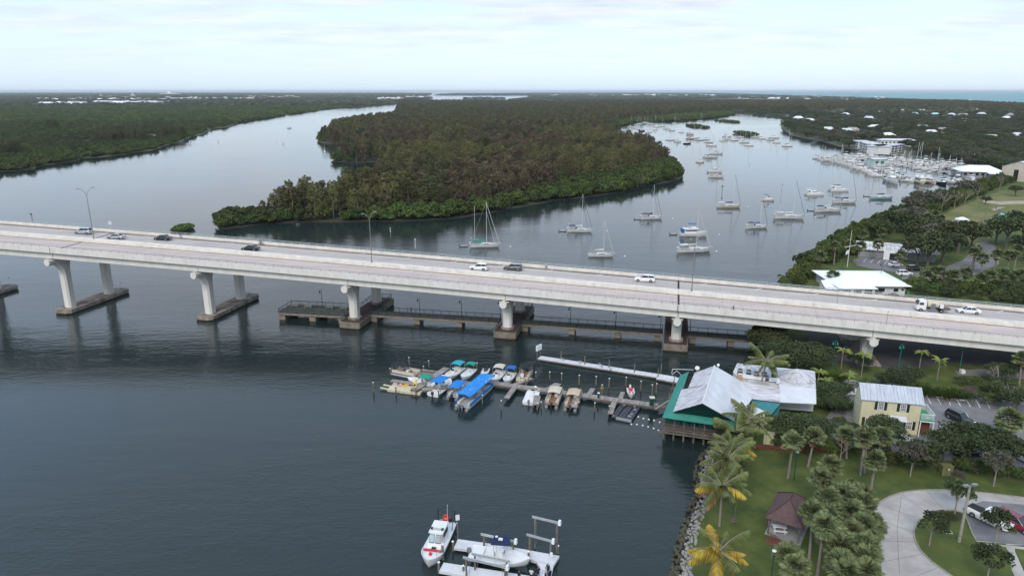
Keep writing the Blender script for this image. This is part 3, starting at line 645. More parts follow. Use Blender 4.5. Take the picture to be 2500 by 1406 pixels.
mat('bench_grey', (0.20, 0.22, 0.19), 0.8)
for i, (px_, lab) in enumerate(((719, 'concrete bench nearest the open end of the fishing platform'), (752, 'second concrete bench from the open end of the fishing platform'), (804, 'third concrete bench from the open end of the fishing platform'), (838, 'concrete bench of the fishing platform beside the bridge column'))):
    p = G(px_, 751 + i * 2.2, Z1); r_ = EMPTY('bench', p, lab, 'bench', 'benches on the fishing platform', ang(-50)); MB().box((0, 0, .45), (2.0, .45, .1)).build('seat', 'bench_grey', r_); MB().box((0, .2, .75), (2.0, .08, .42)).build('backrest', 'bench_grey', r_)
    for s_ in (-1, 1): MB().box((s_ * .8, 0, .21), (.14, .4, .38)).build('leg', 'bench_grey', r_)
def pier_lamp(p, H, lab, m_='green_rail', group='green lamp posts of the fishing pier', fork=False):
    r_ = EMPTY('lamp_post', p, lab, 'lamp post', group, RNG.uniform(-.3, .3)); m = MB(); m.tube((0, 0, 0), (0, 0, H), .075, .05, 6); m.tube((0, 0, 0), (0, 0, .5), .13, .09, 6); m.build('pole', m_, r_)
    m = MB(); m.tube((0, 0, H), (0, 0, H + .35), .02, n=4); m.path([(0, 0, H - .2), (-.35, 0, H + .05), (-.42, 0, H - .3)], .03, 4)
    if fork: m.path([(0, 0, H - .2), (.35, 0, H + .05), (.42, 0, H - .3)], .03, 4)
    m.build('arm', m_, r_); m = MB(); m.tube((-.42, 0, H - .3), (-.42, 0, H - .75), .09, .24, 8)
    if fork: m.tube((.42, 0, H - .3), (.42, 0, H - .75), .09, .24, 8)
    m.build('lantern', m_, r_); return r_
LP = [((787, 748), 4.4, 'lamp post on the fishing platform left of the bridge column'), ((1025, 770), 4.4, 'lamp post midway along the left walkway span'), ((1127, 774), 4.4, 'lamp post on the walkway nearer the middle footing'), ((1221, 776), 4.4, 'lamp post just left of the middle footing'), ((1393, 792), 4.4, 'lamp post on the middle walkway span right of the footing'), ((1503, 801), 4.4, 'lamp post at the centre of the middle walkway span'), ((1612, 812), 4.4, 'lamp post just left of the rightmost water footing'), ((1685, 806), 4.2, 'lamp post just right of the rightmost water footing'), ((923, 741), 3.6, 'lamp post at the far column of the left footing'), ((1289, 760), 3.6, 'lamp post at the far end of the middle footing')]
for (a, b), H, lab in LP: pier_lamp(G(a, b, Z1), H, lab)
# ------------------------------------------------------------------ ground sheets of the near mainland
ZG = 0.6
lawn = EASTR[:0] + PX([(1664, 1440), (1672, 1406), (1684, 1330), (1704, 1260), (1725, 1218), (1719, 1180), (1728, 1132), (1773, 1082), (1833, 1012), (1848, 932), (1845, 862), (1856, 800), (1886, 740), (1918, 704), (1956, 655), (1996, 625), (2056, 590), (2116, 560), (2206, 520), (2296, 490), (2356, 470), (2400, 455), (2460, 440), (2600, 436)]) + [(700, 380), (500, -40), (26, -40)]
patch('lawn', lawn, ZG + .004, 'grass', True)
patch('field', [(2290, 532), (2335, 507), (2380, 490), (2420, 474), (2458, 462), (2560, 452), (2640, 470), (2640, 560), (2500, 540), (2440, 552), (2410, 592), (2380, 597), (2350, 570), (2322, 560)], ZG + .008, 'dry_grass')
patch('dirt_path', [(2400, 490), (2440, 492), (2500, 490), (2560, 492), (2560, 499), (2500, 498), (2440, 500), (2400, 494)], ZG + .014, 'sand')
patch('dirt_path', [(2420, 512), (2435, 506), (2455, 505), (2440, 511), (2428, 515)], ZG + .014, 'sand')
patch('shore_path', [(1915, 945), (1960, 950), (2060, 925), (2200, 940), (2320, 955), (2430, 965), (2520, 975), (2520, 982), (2420, 972), (2320, 962), (2200, 948), (2060, 935), (1960, 960), (1915, 955)], ZG + .010, 'pale_concrete')
patch('underpass_lot', [(1960, 800), (2600, 800), (2760, 925), (2480, 900), (2330, 885), (2200, 905), (1995, 880)], ZG + .008, 'shade_and_joint_asphalt')  # shade under the bridge painted in as darker asphalt
patch('service_road', [(2330, 905), (2420, 898), (2600, 905), (2720, 930), (2640, 950), (2500, 925), (2400, 918), (2340, 915)], ZG + .014, 'asphalt')
patch('parking_lot', [(2081, 636), (2120, 621), (2183, 632), (2215, 655), (2200, 668), (2093, 649)], ZG + .010, 'asphalt')
patch('park_road', [(2200, 668), (2213, 662), (2262, 668), (2350, 636), (2375, 612), (2384, 594), (2402, 590), (2430, 600), (2440, 644), (2368, 676), (2335, 682), (2300, 682), (2240, 694), (2205, 690)], ZG + .012, 'asphalt')
patch('car_park', [(2040, 990), (2090, 935), (2242, 952), (2330, 962), (2480, 972), (2700, 1000), (2760, 1120), (2560, 1160), (2440, 1140), (2280, 1120), (2060, 1085), (2000, 1040)], ZG + .010, 'asphalt')
drive = [(2131, 1245), (2137, 1236), (2146, 1227), (2171, 1212), (2202, 1202), (2237, 1197), (2275, 1195.6), (2308, 1196), (2402, 1203), (2500, 1214.6), (2760, 1240)]
patch('driveway', drive + [(2900, 1330), (2440, 1330), (2470, 1470), (2150, 1470), (2150, 1350), (2141, 1300)], ZG + .012, 'pale_concrete')
kerb('drive_kerb', drive, ZG)
isl = [(2384, 1321), (2374, 1303), (2367, 1285), (2361, 1268), (2352, 1253), (2333, 1246), (2313, 1245), (2283, 1250), (2258, 1261), (2240, 1276), (2231, 1296), (2233, 1318), (2247, 1344), (2275, 1371.5), (2313, 1399), (2375, 1440)]
patch('traffic_island', isl + [(2500, 1440), (2463, 1354), (2455, 1326)], ZG + .020, 'grass')
patch('worn_grass', [(2240, 1310), (2290, 1316), (2300, 1350), (2330, 1380), (2310, 1394), (2276, 1366), (2250, 1340)], ZG + .026, 'dead_grass')
patch('bed', [(2283, 1252), (2313, 1247), (2345, 1250), (2352, 1262), (2340, 1272), (2310, 1271), (2290, 1262)], ZG + .030, 'forest_floor')
kerb('island_kerb', isl, ZG)
patch('sidewalk', [(2384, 1324), (2480, 1332), (2600, 1345), (2600, 1352), (2478, 1338), (2478, 1345), (2505, 1406), (2530, 1450), (2500, 1450), (2470, 1390), (2462, 1345), (2455, 1334), (2384, 1328)], ZG + .036, 'pale_concrete')
patch('verge', [(2480, 1345), (2640, 1360), (2640, 1460), (2530, 1450), (2507, 1400)], ZG + .030, 'grass')
patch('flat_parking', [(2361, 1268), (2350, 1240), (2400, 1222), (2600, 1240), (2640, 1338), (2480, 1328), (2384, 1319)], ZG + .018, 'asphalt')
for i in range(5):      # painted bay lines in front of the white houses and in the car park
    a = G(2108 + i * 17, 640 + i * 2.0, ZG); b = G(2116 + i * 17, 630 + i * 2.0, ZG)
    d = b - a; TAG(MB().box(((a.x + b.x) / 2, (a.y + b.y) / 2, ZG + .02), (d.length, .12, .006), math.atan2(d.y, d.x)).build('bay_line', 'paint_white'), kind='structure')
for i in range(7):
    a = G(2262 + i * 24, 966 + i * 1.6, ZG); b = G(2273 + i * 24, 985 + i * 2, ZG)
    d = b - a; TAG(MB().box(((a.x + b.x) / 2, (a.y + b.y) / 2, ZG + .022), (d.length, .12, .006), math.atan2(d.y, d.x)).build('bay_line', 'paint_white'), kind='structure')
for k, (a, b) in enumerate([((2296, 1033), (2420, 1050)), ((2275, 1060), (2300, 1035))]):
    A, B = G(*a, ZG), G(*b, ZG); d = B - A; TAG(MB().box(((A.x + B.x) / 2, (A.y + B.y) / 2, ZG + .022), (d.length, .12, .006), math.atan2(d.y, d.x)).build('bay_line', 'paint_white'), kind='structure')
# mulch circle with its kerb
cc = G(2458, 1072, ZG); ring = [(cc.x + 2.2 * math.cos(t * math.pi / 12), cc.y + 2.6 * math.sin(t * math.pi / 12)) for t in range(25)]
patch('mulch_bed', ring[:-1], ZG + .03, 'mulch', True); kerb('bed_kerb', ring, ZG, m='kerb', world=True)
patch('mulch_bed', [(1905, 1080), (2050, 1095), (2060, 1108), (1900, 1095)], ZG + .03, 'mulch')
# driveway joints
for k, (a, b) in enumerate([((2150, 1232), (2235, 1262)), ((2165, 1275), (2234, 1300)), ((2145, 1320), (2236, 1322)), ((2150, 1372), (2250, 1352)), ((2200, 1420), (2290, 1385)), ((2200, 1205), (2262, 1250)), ((2262, 1198), (2300, 1240)), ((2200, 1215), (2190, 1290)), ((2190, 1290), (2196, 1400))]):
    A, B = G(*a, ZG), G(*b, ZG); d = B - A; TAG(MB().box(((A.x + B.x) / 2, (A.y + B.y) / 2, ZG + .015), (d.length, .035, .004), math.atan2(d.y, d.x)).build('drive_joint', 'shade_and_joint_asphalt'), kind='structure')

# riprap along the lawn's edge
mat('rock', (0.27, 0.255, 0.25), 0.95, 0.3, 2.0, islands=0.35); mat('wet_rock', (0.07, 0.065, 0.045), 0.8, 0.3, 2.0, islands=0.4)
rr = random.Random(5); line = [Vector((p[0], p[1], 0)) for p in PX([(1655, 1450), (1668, 1406), (1680, 1330), (1700, 1260), (1722, 1218), (1716, 1180), (1724, 1130), (1765, 1085)])]
rock_meshes = []
for k in range(5):
    bm = bmesh.new(); bmesh.ops.create_icosphere(bm, subdivisions=1, radius=.5)
    for v in bm.verts: v.co *= rr.uniform(.72, 1.15); v.co.z *= .75
    me = bpy.data.meshes.new('rock'); bm.to_mesh(me); bm.free(); me.materials.append(M['rock']); rock_meshes.append(me)
seg = sum((b - a).length for a, b in zip(line[:-1], line[1:])); spots = []
for a, b in zip(line[:-1], line[1:]):
    d = b - a; nrm = Vector((d.y, -d.x, 0)).normalized(); n = int(d.length * 20)
    for k in range(n):
        o = rr.uniform(-1.5, 1.0); spots.append((a + d * rr.random() + nrm * o, o))
spots.sort(key=lambda q: q[0].length)
rap = EMPTY('riprap', spots[0][0], 'bank of loose grey boulders between the lawn and the water', 'rock bank')
stuff = MB()
for i, (p, o) in enumerate(spots):
    z = .15 + (o + 1.5) * .22 + rr.uniform(-.06, .12); s_ = rr.uniform(.34, .66)
    if i < 290:
        q = NEWOB('rock', rock_meshes[i % 5], rap, p - rap.location + Vector((0, 0, z)), (rr.uniform(0, 6), rr.uniform(0, 6), rr.uniform(0, 6)), (s_,) * 3)
        if o < -.45: q.material_slots[0].link = 'OBJECT'; q.material_slots[0].material = M['wet_rock']
    else:
        me = rock_meshes[i % 5]; R = Euler((rr.uniform(0, 6), rr.uniform(0, 6), rr.uniform(0, 6))).to_matrix()
        stuff.add([R @ v.co * s_ + p - rap.location + Vector((0, 0, z)) for v in me.vertices], [tuple(f.vertices) for f in me.polygons], 1 if o < -.45 else 0)
TAG(stuff.build('rocks', ['rock', 'wet_rock'], rap), kind='stuff')
# ------------------------------------------------------------------ placing the vegetation
NR = np.random.RandomState(11)
def scatter(poly, s, d0, dmax, keep=None, lod=1.0, wide=0.82, dmin=0):
    P = np.array([(p[0], p[1]) for p in poly]); out = []
    lo = max(40.0, dmin); 
    while lo < dmax:
        hi = min(dmax, max(lo * 1.25, lo + 60)); cs = s * max(1.0, ((lo + hi) / 2 / d0)) ** lod
        x0 = max(P[:, 0].min(), -wide * hi - 40); x1 = min(P[:, 0].max(), wide * hi + 40); y0 = max(P[:, 1].min(), lo); y1 = min(P[:, 1].max(), hi)
        if x1 > x0 and y1 > y0:
            X, Y = np.meshgrid(np.arange(x0, x1, cs), np.arange(y0, y1, cs)); X = X.ravel() + NR.uniform(-.48, .48, X.size) * cs; Y = Y.ravel() + NR.uniform(-.48, .48, Y.size) * cs
            m = np_inpoly(X, Y, P) & (Y >= lo) & (Y < hi)
            if keep is not None and m.any():
                k = np.zeros_like(m); k[m] = keep(X[m], Y[m]); m = k
            X, Y = X[m], Y[m]; out.append(np.stack([X, Y, np.full(len(X), cs)], 1))
        lo = hi
    return np.concatenate(out) if out else np.zeros((0, 3))
def to_px(X, Y, z=0.0):
    c, s = math.cos(PITCH), math.sin(PITCH); Z = z - CAM_H; fw = Y * c - Z * s; dn = -(Y * s + Z * c)
    return X / fw * FPX + 1250, dn / fw * FPX + 703
def pxpoly(X, Y, L_):
    a, b = to_px(X, Y); return np_inpoly(a, b, np.array(L_))
GNC = {}
def instancer(kind):
    if kind in GNC: return GNC[kind]
    c = bpy.data.collections.new('kit_' + kind)
    for i, (n_, me) in enumerate(PROTO[kind]):
        o = bpy.data.objects.new('kit_%s_%02d' % (kind, i), me); c.objects.link(o)
    g = bpy.data.node_groups.new('scatter_' + kind, 'GeometryNodeTree'); g.interface.new_socket('Geometry', in_out='INPUT', socket_type='NodeSocketGeometry'); g.interface.new_socket('Geometry', in_out='OUTPUT', socket_type='NodeSocketGeometry')
    n, l = g.nodes, g.links; gi = n.new('NodeGroupInput'); go = n.new('NodeGroupOutput'); m2p = n.new('GeometryNodeMeshToPoints'); ip = n.new('GeometryNodeInstanceOnPoints'); ci = n.new('GeometryNodeCollectionInfo')
    ci.inputs['Collection'].default_value = c; ci.inputs['Separate Children'].default_value = True; ci.inputs['Reset Children'].default_value = True
    l.new(gi.outputs[0], m2p.inputs[0]); l.new(m2p.outputs[0], ip.inputs['Points']); l.new(ci.outputs[0], ip.inputs['Instance']); ip.inputs['Pick Instance'].default_value = True
    def att(nm, ty):
        a = n.new('GeometryNodeInputNamedAttribute'); a.data_type = ty; a.inputs['Name'].default_value = nm; return [q for q in a.outputs if q.enabled and q.name == 'Attribute'][0]
    l.new(att('vi', 'INT'), ip.inputs['Instance Index']); l.new(att('rot', 'FLOAT_VECTOR'), ip.inputs['Rotation']); l.new(att('scl', 'FLOAT_VECTOR'), ip.inputs['Scale']); l.new(ip.outputs[0], go.inputs[0])
    GNC[kind] = g; return g
def stuff_cloud(name, kind, XY, scl, z=0.4, label=None, cat=None, vi=None):
    """XY (n,2); scl (n,3)"""
    n = len(XY)
    if n == 0: return None
    me = bpy.data.meshes.new(name); V = np.column_stack([XY, np.full(n, z)]); me.vertices.add(n); me.vertices.foreach_set('co', V.ravel())
    vi = NR.randint(0, len(PROTO[kind]), n) if vi is None else vi
    a = me.attributes.new('vi', 'INT', 'POINT'); a.data.foreach_set('value', vi.astype(np.int32))
    rot = np.column_stack([np.zeros(n), np.zeros(n), NR.uniform(0, 6.283, n)]); a = me.attributes.new('rot', 'FLOAT_VECTOR', 'POINT'); a.data.foreach_set('vector', rot.astype(np.float32).ravel())
    a = me.attributes.new('scl', 'FLOAT_VECTOR', 'POINT'); a.data.foreach_set('vector', scl.astype(np.float32).ravel()); me.update()
    o = NEWOB(name, me); md = o.modifiers.new('scatter', 'NODES'); md.node_group = instancer(kind); TAG(o, label, cat, kind='stuff'); return o
def individuals(kind, pts, scl, label, cat, group, z=0.4, vi=None):
    for i in range(len(pts)):
        k = int(vi[i]) if vi is not None else RNG.randrange(len(PROTO[kind])); n_, me = PROTO[kind][k]
        if isinstance(me, tuple):
            r_ = EMPTY(n_ if n_ != 'tree' else 'broadleaf_tree', (pts[i][0], pts[i][1], z), label, cat, group, RNG.uniform(0, 6.28)); r_.scale = tuple(scl[i]); NEWOB('crown', me[0], r_); NEWOB('trunk', me[1], r_)
        else: TAG(NEWOB(n_, me, None, (pts[i][0], pts[i][1], z), (0, 0, RNG.uniform(0, 6.28)), tuple(scl[i])), label, cat, group)
def wood(name, kind, S, smin, smax, hmin, hmax, label, cat, group, n_ind=300, ref=1.0, z=0.4, slabel=None, vi=None, scat=None):
    n = len(S)
    if n == 0: return
    q = NR.uniform(smin, smax, n) * ref; h = NR.uniform(hmin, hmax, n); scl = np.column_stack([q, q * NR.uniform(.85, 1.15, n), h]); vi = NR.randint(0, len(PROTO[kind]), n) if vi is None else vi
    o = np.argsort(np.hypot(S[:, 0], S[:, 1])); a, b = o[:n_ind], o[n_ind:]
    if n_ind: individuals(kind, S[a], scl[a], label, cat, group, z, vi[a])
    stuff_cloud(name, kind, S[b, :2], scl[b], z, slabel or label, scat, vi[b])

ISL_M = [(1000, 560), (1000, 528), (1130, 522), (1200, 505), (1330, 468), (1430, 446), (1500, 432), (1560, 416), (1640, 398), (1700, 372), (1700, 470), (1300, 530), (1000, 560)]
ISL_C = [(1470, 325), (1500, 300), (1590, 289), (1700, 279), (1785, 276), (1800, 280), (1760, 290), (1600, 300), (1508, 310)]
ISL_T = [(800, 400), (800, 372), (935, 378), (1040, 385), (1060, 372), (1060, 360), (950, 358), (940, 372)]
def mang(X, Y):
    d = np_edge(X, Y, ISLAND); a, b = to_px(X, Y)
    w = np.where(b > 500, 16.0, 3.0); w = np.where((a > 620) & (a < 900) & (b < 537), 4.0, w); w = np.where((a < 1000) & (b < 500), 3.5, w); w = np.where((a < 615) & (b > 480), 30.0, w)
    return (d < w) | pxpoly(X, Y, ISL_M) | pxpoly(X, Y, ISL_C) | pxpoly(X, Y, ISL_T)
inset = lambda X, Y: np_edge(X, Y, ISLAND) > 1.2
S = scatter(ISLAND, 4.4, 420, 1100, lambda X, Y: mang(X, Y) & inset(X, Y)); wood('mangrove_forest', 'mangrove', S, .8, 1.3, .85, 1.5, 'rounded green mangrove bush on the rim of the wooded island', 'mangrove', 'mangroves round the wooded island', 150, slabel='mangrove thicket along the island shore beyond the nearest bushes', scat='mangroves')
S = scatter(ISLAND, 9.0, 1100, 3600, lambda X, Y: mang(X, Y), dmin=1100); wood('far_mangroves', 'mangrove_far', S, .8, 1.1, .8, 1.15, None, None, None, 0, slabel='low mangrove fringe at the far end of the island', scat='mangroves')
S = scatter(ISLAND, 4.7, 380, 1000, lambda X, Y: ~mang(X, Y)); patchn = NR.randint(0, 6, len(S))
pxa, pxb = to_px(S[:, 0], S[:, 1]); fld = np.sin(S[:, 0] * .045 + 1.3) + np.sin(S[:, 1] * .021 + S[:, 0] * .012) + NR.normal(0, .6, len(S)); vi = np.where(fld > .35, np.where(NR.rand(len(S)) < .6, 1, 4), np.where(fld < -.5, np.where(NR.rand(len(S)) < .5, 2, 5), np.where(NR.rand(len(S)) < .5, 0, 3)))
near_h = np.clip((pxa - 480) / 260, .6, 1.08)
n = len(S); f2 = np.sin(S[:, 0] * .11 + S[:, 1] * .05) * np.sin(S[:, 1] * .083 - S[:, 0] * .03 + 1.0); h = np.clip(.80 + .17 * f2 + NR.normal(0, .11, n), .45, 1.1) * near_h; q = h * NR.uniform(1.1, 1.8, n); scl = np.column_stack([q, q, h]); o = np.argsort(np.hypot(S[:, 0], S[:, 1]))
individuals('pine', S[o[:220]], scl[o[:220]], 'tall feathery brownish green casuarina tree standing in the island wood', 'casuarina tree', 'casuarinas of the island wood', .4, vi[o[:220]])
stuff_cloud('casuarina_wood', 'pine', S[o[220:], :2], scl[o[220:]], .4, 'brown green casuarina wood covering the middle of the island', 'wood', vi[o[220:]])
S = scatter(ISLAND, 6.5, 1000, 3700, lambda X, Y: ~mang(X, Y), dmin=1000); wood('far_casuarina_wood', 'pine_far', S, 1.3, 1.9, .8, 1.2, None, None, None, 0, slabel='far end of the casuarina wood on the island', scat='wood')
# west bank
wm = lambda X, Y: np_edge(X, Y, WEST) > 1.5
WOODS = [[(232, 352), (345, 350), (352, 342), (330, 333), (240, 336)], [(-60, 392), (46, 386), (44, 372), (-60, 376)], [(385, 345), (450, 335), (440, 328), (390, 332)], [(118, 322), (140, 322), (140, 317), (118, 317)]]
OPEN = [[(165, 372), (196, 371), (197, 362), (170, 362)], [(200, 352), (232, 350), (228, 341), (205, 343)], [(360, 340), (420, 333), (410, 326), (360, 330)]]
def inany(X, Y, Ls):
    m = np.zeros(len(X), bool)
    for q in Ls: m |= pxpoly(X, Y, q)
    return m
S = scatter(WEST, 5.0, 560, 1300, lambda X, Y: wm(X, Y) & ~inany(X, Y, WOODS) & ~inany(X, Y, OPEN)); vi = np.where(inany(S[:, 0], S[:, 1], [[(30, 350), (420, 300), (420, 345), (120, 372)]]), 1, NR.randint(0, 4, len(S)))
wood('mangrove_swamp', 'mangrove', S, .75, 1.25, .7, 1.2, 'green mangrove bush at the edge of the left bank', 'mangrove', 'mangroves along the left bank', 70, slabel='unbroken mangrove swamp covering the left bank', vi=vi, scat='mangroves')
S = scatter(WEST, 11.0, 1300, 2700, lambda X, Y: wm(X, Y), dmin=1300); wood('far_mangrove_swamp', 'mangrove_far', S, .85, 1.2, .7, 1.1, None, None, None, 0, slabel='far part of the mangrove swamp on the left bank', scat='mangroves')
S = scatter(WEST, 4.5, 600, 1500, lambda X, Y: inany(X, Y, WOODS)); wood('tall_grove', 'pine', S, .9, 1.3, .75, 1.05, 'tall dark casuarina rising above the left bank mangroves', 'casuarina tree', 'dark casuarina clumps on the left bank', 70, vi=np.zeros(len(S), int))
# the built up west beyond the swamp, and the far east
BLD_W = []
def far_wood(name, poly, dmin, dmax, s, label, hz=1.0, keep=None):
    S = scatter(poly, s, 2600, dmax, keep, dmin=dmin)
    if len(S) == 0: return
    q = S[:, 2] / 15.0 * NR.uniform(.75, 1.25, len(S)); scl = np.column_stack([q, q, NR.uniform(.7, 1.35, len(S)) * hz * (1 + (q - 1) * .12)]); stuff_cloud(name, 'oak_far', S[:, :2], scl, .4, label, 'wood')
gap = lambda X, Y: NR.rand(len(X)) < .80
far_wood('far_wood', WEST, 2650, 16000, 17, 'distant tree cover of the mainland beyond the swamp', 1.1, gap)
ISLETS = [((1682, 1724), (305.5, 314), 3.3), ((1755, 1798), (293.5, 301), 3.2), ((1804, 1841), (325, 334), 4.3), ((1864, 1912), (282, 291), 4.0), ((1120, 1242), (240.5, 243.5), 14), ((418, 472), (556, 566), 2.4)]
names = ['nearer left mangrove islet in the anchorage', 'flat mangrove islet up the anchorage', 'dark mangrove islet among the far moorings', 'mangrove islet near the right bank in the far anchorage', 'long wooded islet in the far channel', 'small mangrove clump in the water beside the bridge']
for (xa, xb), (ya, yb), hh in [(a, b, c) for a, b, c in ISLETS]:
    i = [q[2] for q in ISLETS].index(hh); c = G((xa + xb) / 2, (ya + yb) / 2); w = (G(xb, (ya + yb) / 2).x - G(xa, (ya + yb) / 2).x) / 2; d = (G(xa, ya).y - G(xa, yb).y) / 2
    d = max(d, w * .45); c.y = G(0, yb).y + d; root = EMPTY('mangrove_islet', (c.x, c.y, 0), names[i], 'islet', None)
    pts = [(math.cos(t * .5236) * w * RNG.uniform(.85, 1), math.sin(t * .5236) * d * RNG.uniform(.85, 1)) for t in range(12)]; MB().prism(pts, -1, .3).build('islet_ground', 'mud', root)
    n = int(max(9, min(60, w * d * math.pi / (4 * hh if i != 5 else 4)))); L_ = Leaves(500 + i); r = L_.r
    for k in range(n):
        t, q = r.uniform(0, 6.283), math.sqrt(r.uniform(0, 1)) * .92; lr = hh * r.uniform(.35, .6); zc_ = hh * (1 - q * q * .55) * r.uniform(.45, .75); p, dd = shell(r, 210, (math.cos(t) * w * q, math.sin(t) * d * q, zc_), (lr * 1.3, lr * 1.3, lr * .8), .7, -.5)
        p = p[p[:, 2] > .1]; L_.quads(p, .30 * lr + .15, .36 * lr + .15, r.normal(0, .7, (len(p), 3)) + [0, 0, .6])
    NEWOB('foliage', L_.mesh('foliage', ('leaf_mangrove' if i != 4 else 'leaf_oak',)), root)

# mainland on the right
HOUSES_E = [(2035, 251+22), (2063, 286), (2092, 268), (2145, 273), (2140, 280), (2205, 277), (2232, 285), (2250, 277), (2282, 286), (2322, 287), (2350, 288), (2395, 285), (2465, 287), (2455, 296), (2490, 272), (2020, 324), (1948, 296), (2065, 328), (2080, 325), (2135, 318), (2250, 318), (2272, 332), (2300, 326), (2120, 296), (1975, 300), (2380, 275), (2435, 274), (2155, 248), (2180, 252), (2350, 300), (2415, 345), (2165, 340), (2480, 340)]
HW = [tuple(G(x, y))[:2] for x, y in HOUSES_E]
CLEAR = [[(2100, 388), (2120, 360), (2215, 368), (2250, 385), (2330, 398), (2440, 425), (2560, 430), (2560, 470), (2400, 480), (2100, 420)], [(2060, 345), (2110, 372), (2180, 382), (2240, 378), (2215, 362), (2120, 350)], [(1500, 1500), (1500, 560), (2130, 548), (2230, 533), (2300, 500), (2400, 462), (2700, 455), (2700, 1500)]]
def east_keep(X, Y):
    m = (np_edge(X, Y, EAST) > 4.0) & ~inany(X, Y, CLEAR) & (Y > 260)
    for hx, hy in HW:
        r_ = 9 + math.hypot(hx, hy) * .006; m &= ~((np.abs(X - hx + (hx / hy) * 0) < r_) & (Y - hy > -r_ * 4.5) & (Y - hy < r_ * .9))
    return m
pinezone = lambda X, Y: pxpoly(X, Y, [(1500, 283), (1860, 276), (2060, 275), (2330, 269), (2600, 288), (2600, 258), (1800, 240), (1400, 252)])
S = scatter(EAST, 8.0, 620, 1700, lambda X, Y: east_keep(X, Y) & ~pinezone(X, Y)); wood('suburb_wood', 'oak', S, .75, 1.35, .65, 1.15, 'broad dark green tree in the wooded suburb behind the marina', 'broadleaf tree', 'trees of the wooded suburb behind the marina', 200, slabel='wooded suburb behind the marina reading as one canopy', vi=np.array([0, 1, 0, 2, 2, 3])[NR.randint(0, 6, len(S))], z=.6, scat='wood')
S = scatter(EAST, 6.5, 1300, 3600, lambda X, Y: pinezone(X, Y) & (np_edge(X, Y, EAST) > 12), dmin=900); wood('far_pine_wood', 'pine_far', S, 1.3, 1.9, .85, 1.3, None, None, None, 0, slabel='dark casuarina belt across the far end of the anchorage', scat='wood')
S = scatter(EAST, 9, 1300, 3200, lambda X, Y: (np_edge(X, Y, EAST) < 14) & pinezone(X, Y), dmin=1000); wood('far_fringe', 'mangrove_far', S, .8, 1.1, .8, 1.1, None, None, None, 0, slabel='mangrove fringe across the far end of the anchorage', scat='mangroves')
far_wood('coastal_wood', EAST, 1700, 16000, 14, 'distant tree cover of the barrier island towards the ocean', 1.0, lambda X, Y: east_keep(X, Y) & ~pinezone(X, Y) & (NR.rand(len(X)) < .88))
# strip of mangrove and scrub along the near right shore
STRIP = [(1912, 704), (1950, 655), (1990, 625), (2050, 590), (2110, 560), (2200, 520), (2290, 490), (2350, 470), (2395, 455), (2440, 440), (2470, 446), (2400, 478), (2310, 515), (2270, 545), (2200, 570), (2125, 585), (2080, 620), (2035, 650), (1990, 655), (1975, 690), (1960, 706)]
S = scatter(PX(STRIP), 3.6, 420, 900); vi = NR.randint(0, 4, len(S)); wood('shore_thicket', 'mangrove', S, .5, .85, .7, 1.15, 'dense green bush in the thicket along the right shore', 'mangrove', 'bushes of the right shore thicket', 75, vi=vi, z=.6)
# ------------------------------------------------------------------ buildings
mat('roof_white', (0.62, 0.63, 0.66), 0.55, 0.15, 0.5, detail=10, coord='World', col2=(0.50, 0.51, 0.54))
mat('roof_streaked', (0.58, 0.57, 0.60), 0.7, 0.2, 0.9, detail=12, coord='Object', stretch=(.35, 3.0, 1), col2=(0.27, 0.26, 0.28), thr=(.36, .56))  # pale roof with streaks of darker grey
mat('roof_flat', (0.55, 0.55, 0.55), 0.8, 0.2, 0.7, detail=12, coord='World', col2=(0.33, 0.33, 0.34), thr=(.4, .55))
mat('roof_bright', (0.80, 0.81, 0.84), 0.5, 0.06, 0.4, coord='World')
mat('roof_grey', (0.33, 0.32, 0.31), 0.8, 0.2, 0.6, coord='World')
mat('roof_tan', (0.40, 0.35, 0.31), 0.85, 0.2, 0.3, coord='World')
mat('roof_mint', (0.38, 0.58, 0.55), 0.7, 0.1, 0.3)
mat('roof_red', (0.40, 0.21, 0.15), 0.85, 0.2, 0.3)
mat('roof_metal', (0.50, 0.53, 0.58), 0.5, 0.12, 1.0, detail=10, stretch=(3, .3, 1), col2=(0.34, 0.37, 0.43))
mat('shingle_plum', (0.125, 0.078, 0.078), 0.95, 0.25, 2.5, detail=12, coord='World', col2=(0.080, 0.050, 0.050))
mat('shingle_ridge', (0.075, 0.035, 0.038), 0.95)
mat('awning_green', (0.035, 0.235, 0.185), 0.7, 0.12, 0.6, detail=8, coord='World')
mat('gable_green', (0.006, 0.055, 0.048), 0.8, 0.1, 1.0)
mat('wall_teal', (0.045, 0.20, 0.22), 0.8, 0.15, 1.0)
mat('wall_white', (0.66, 0.66, 0.66), 0.8, 0.1, 0.8)
mat('wall_cream', (0.56, 0.50, 0.42), 0.85, 0.12, 0.25, coord='World')
mat('wall_grey', (0.30, 0.30, 0.30), 0.85, 0.2, 1.0)
mat('wall_yellow', (0.60, 0.56, 0.37), 0.8, 0.08, 1.0, detail=8)
mat('trim_white', (0.74, 0.75, 0.76), 0.6, 0.06, 2.0)
mat('shutter', (0.016, 0.028, 0.026), 0.6)
mat('glass_dark', (0.022, 0.027, 0.032), 0.12, spec=.6)
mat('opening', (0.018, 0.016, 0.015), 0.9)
mat('timber_grey', (0.17, 0.145, 0.125), 0.9, 0.3, 1.5, detail=10, coord='World', col2=(0.09, 0.075, 0.065))
mat('timber_dock', (0.30, 0.27, 0.25), 0.9, 0.3, 1.2, detail=10, coord='World', col2=(0.20, 0.175, 0.16), inst=.18)
mat('pile_wood', (0.20, 0.175, 0.145), 0.95, 0.3, 1.5, detail=8, coord='World', col2=(0.10, 0.09, 0.065))
mat('deck_green', (0.06, 0.27, 0.15), 0.85, 0.1, 1.0)
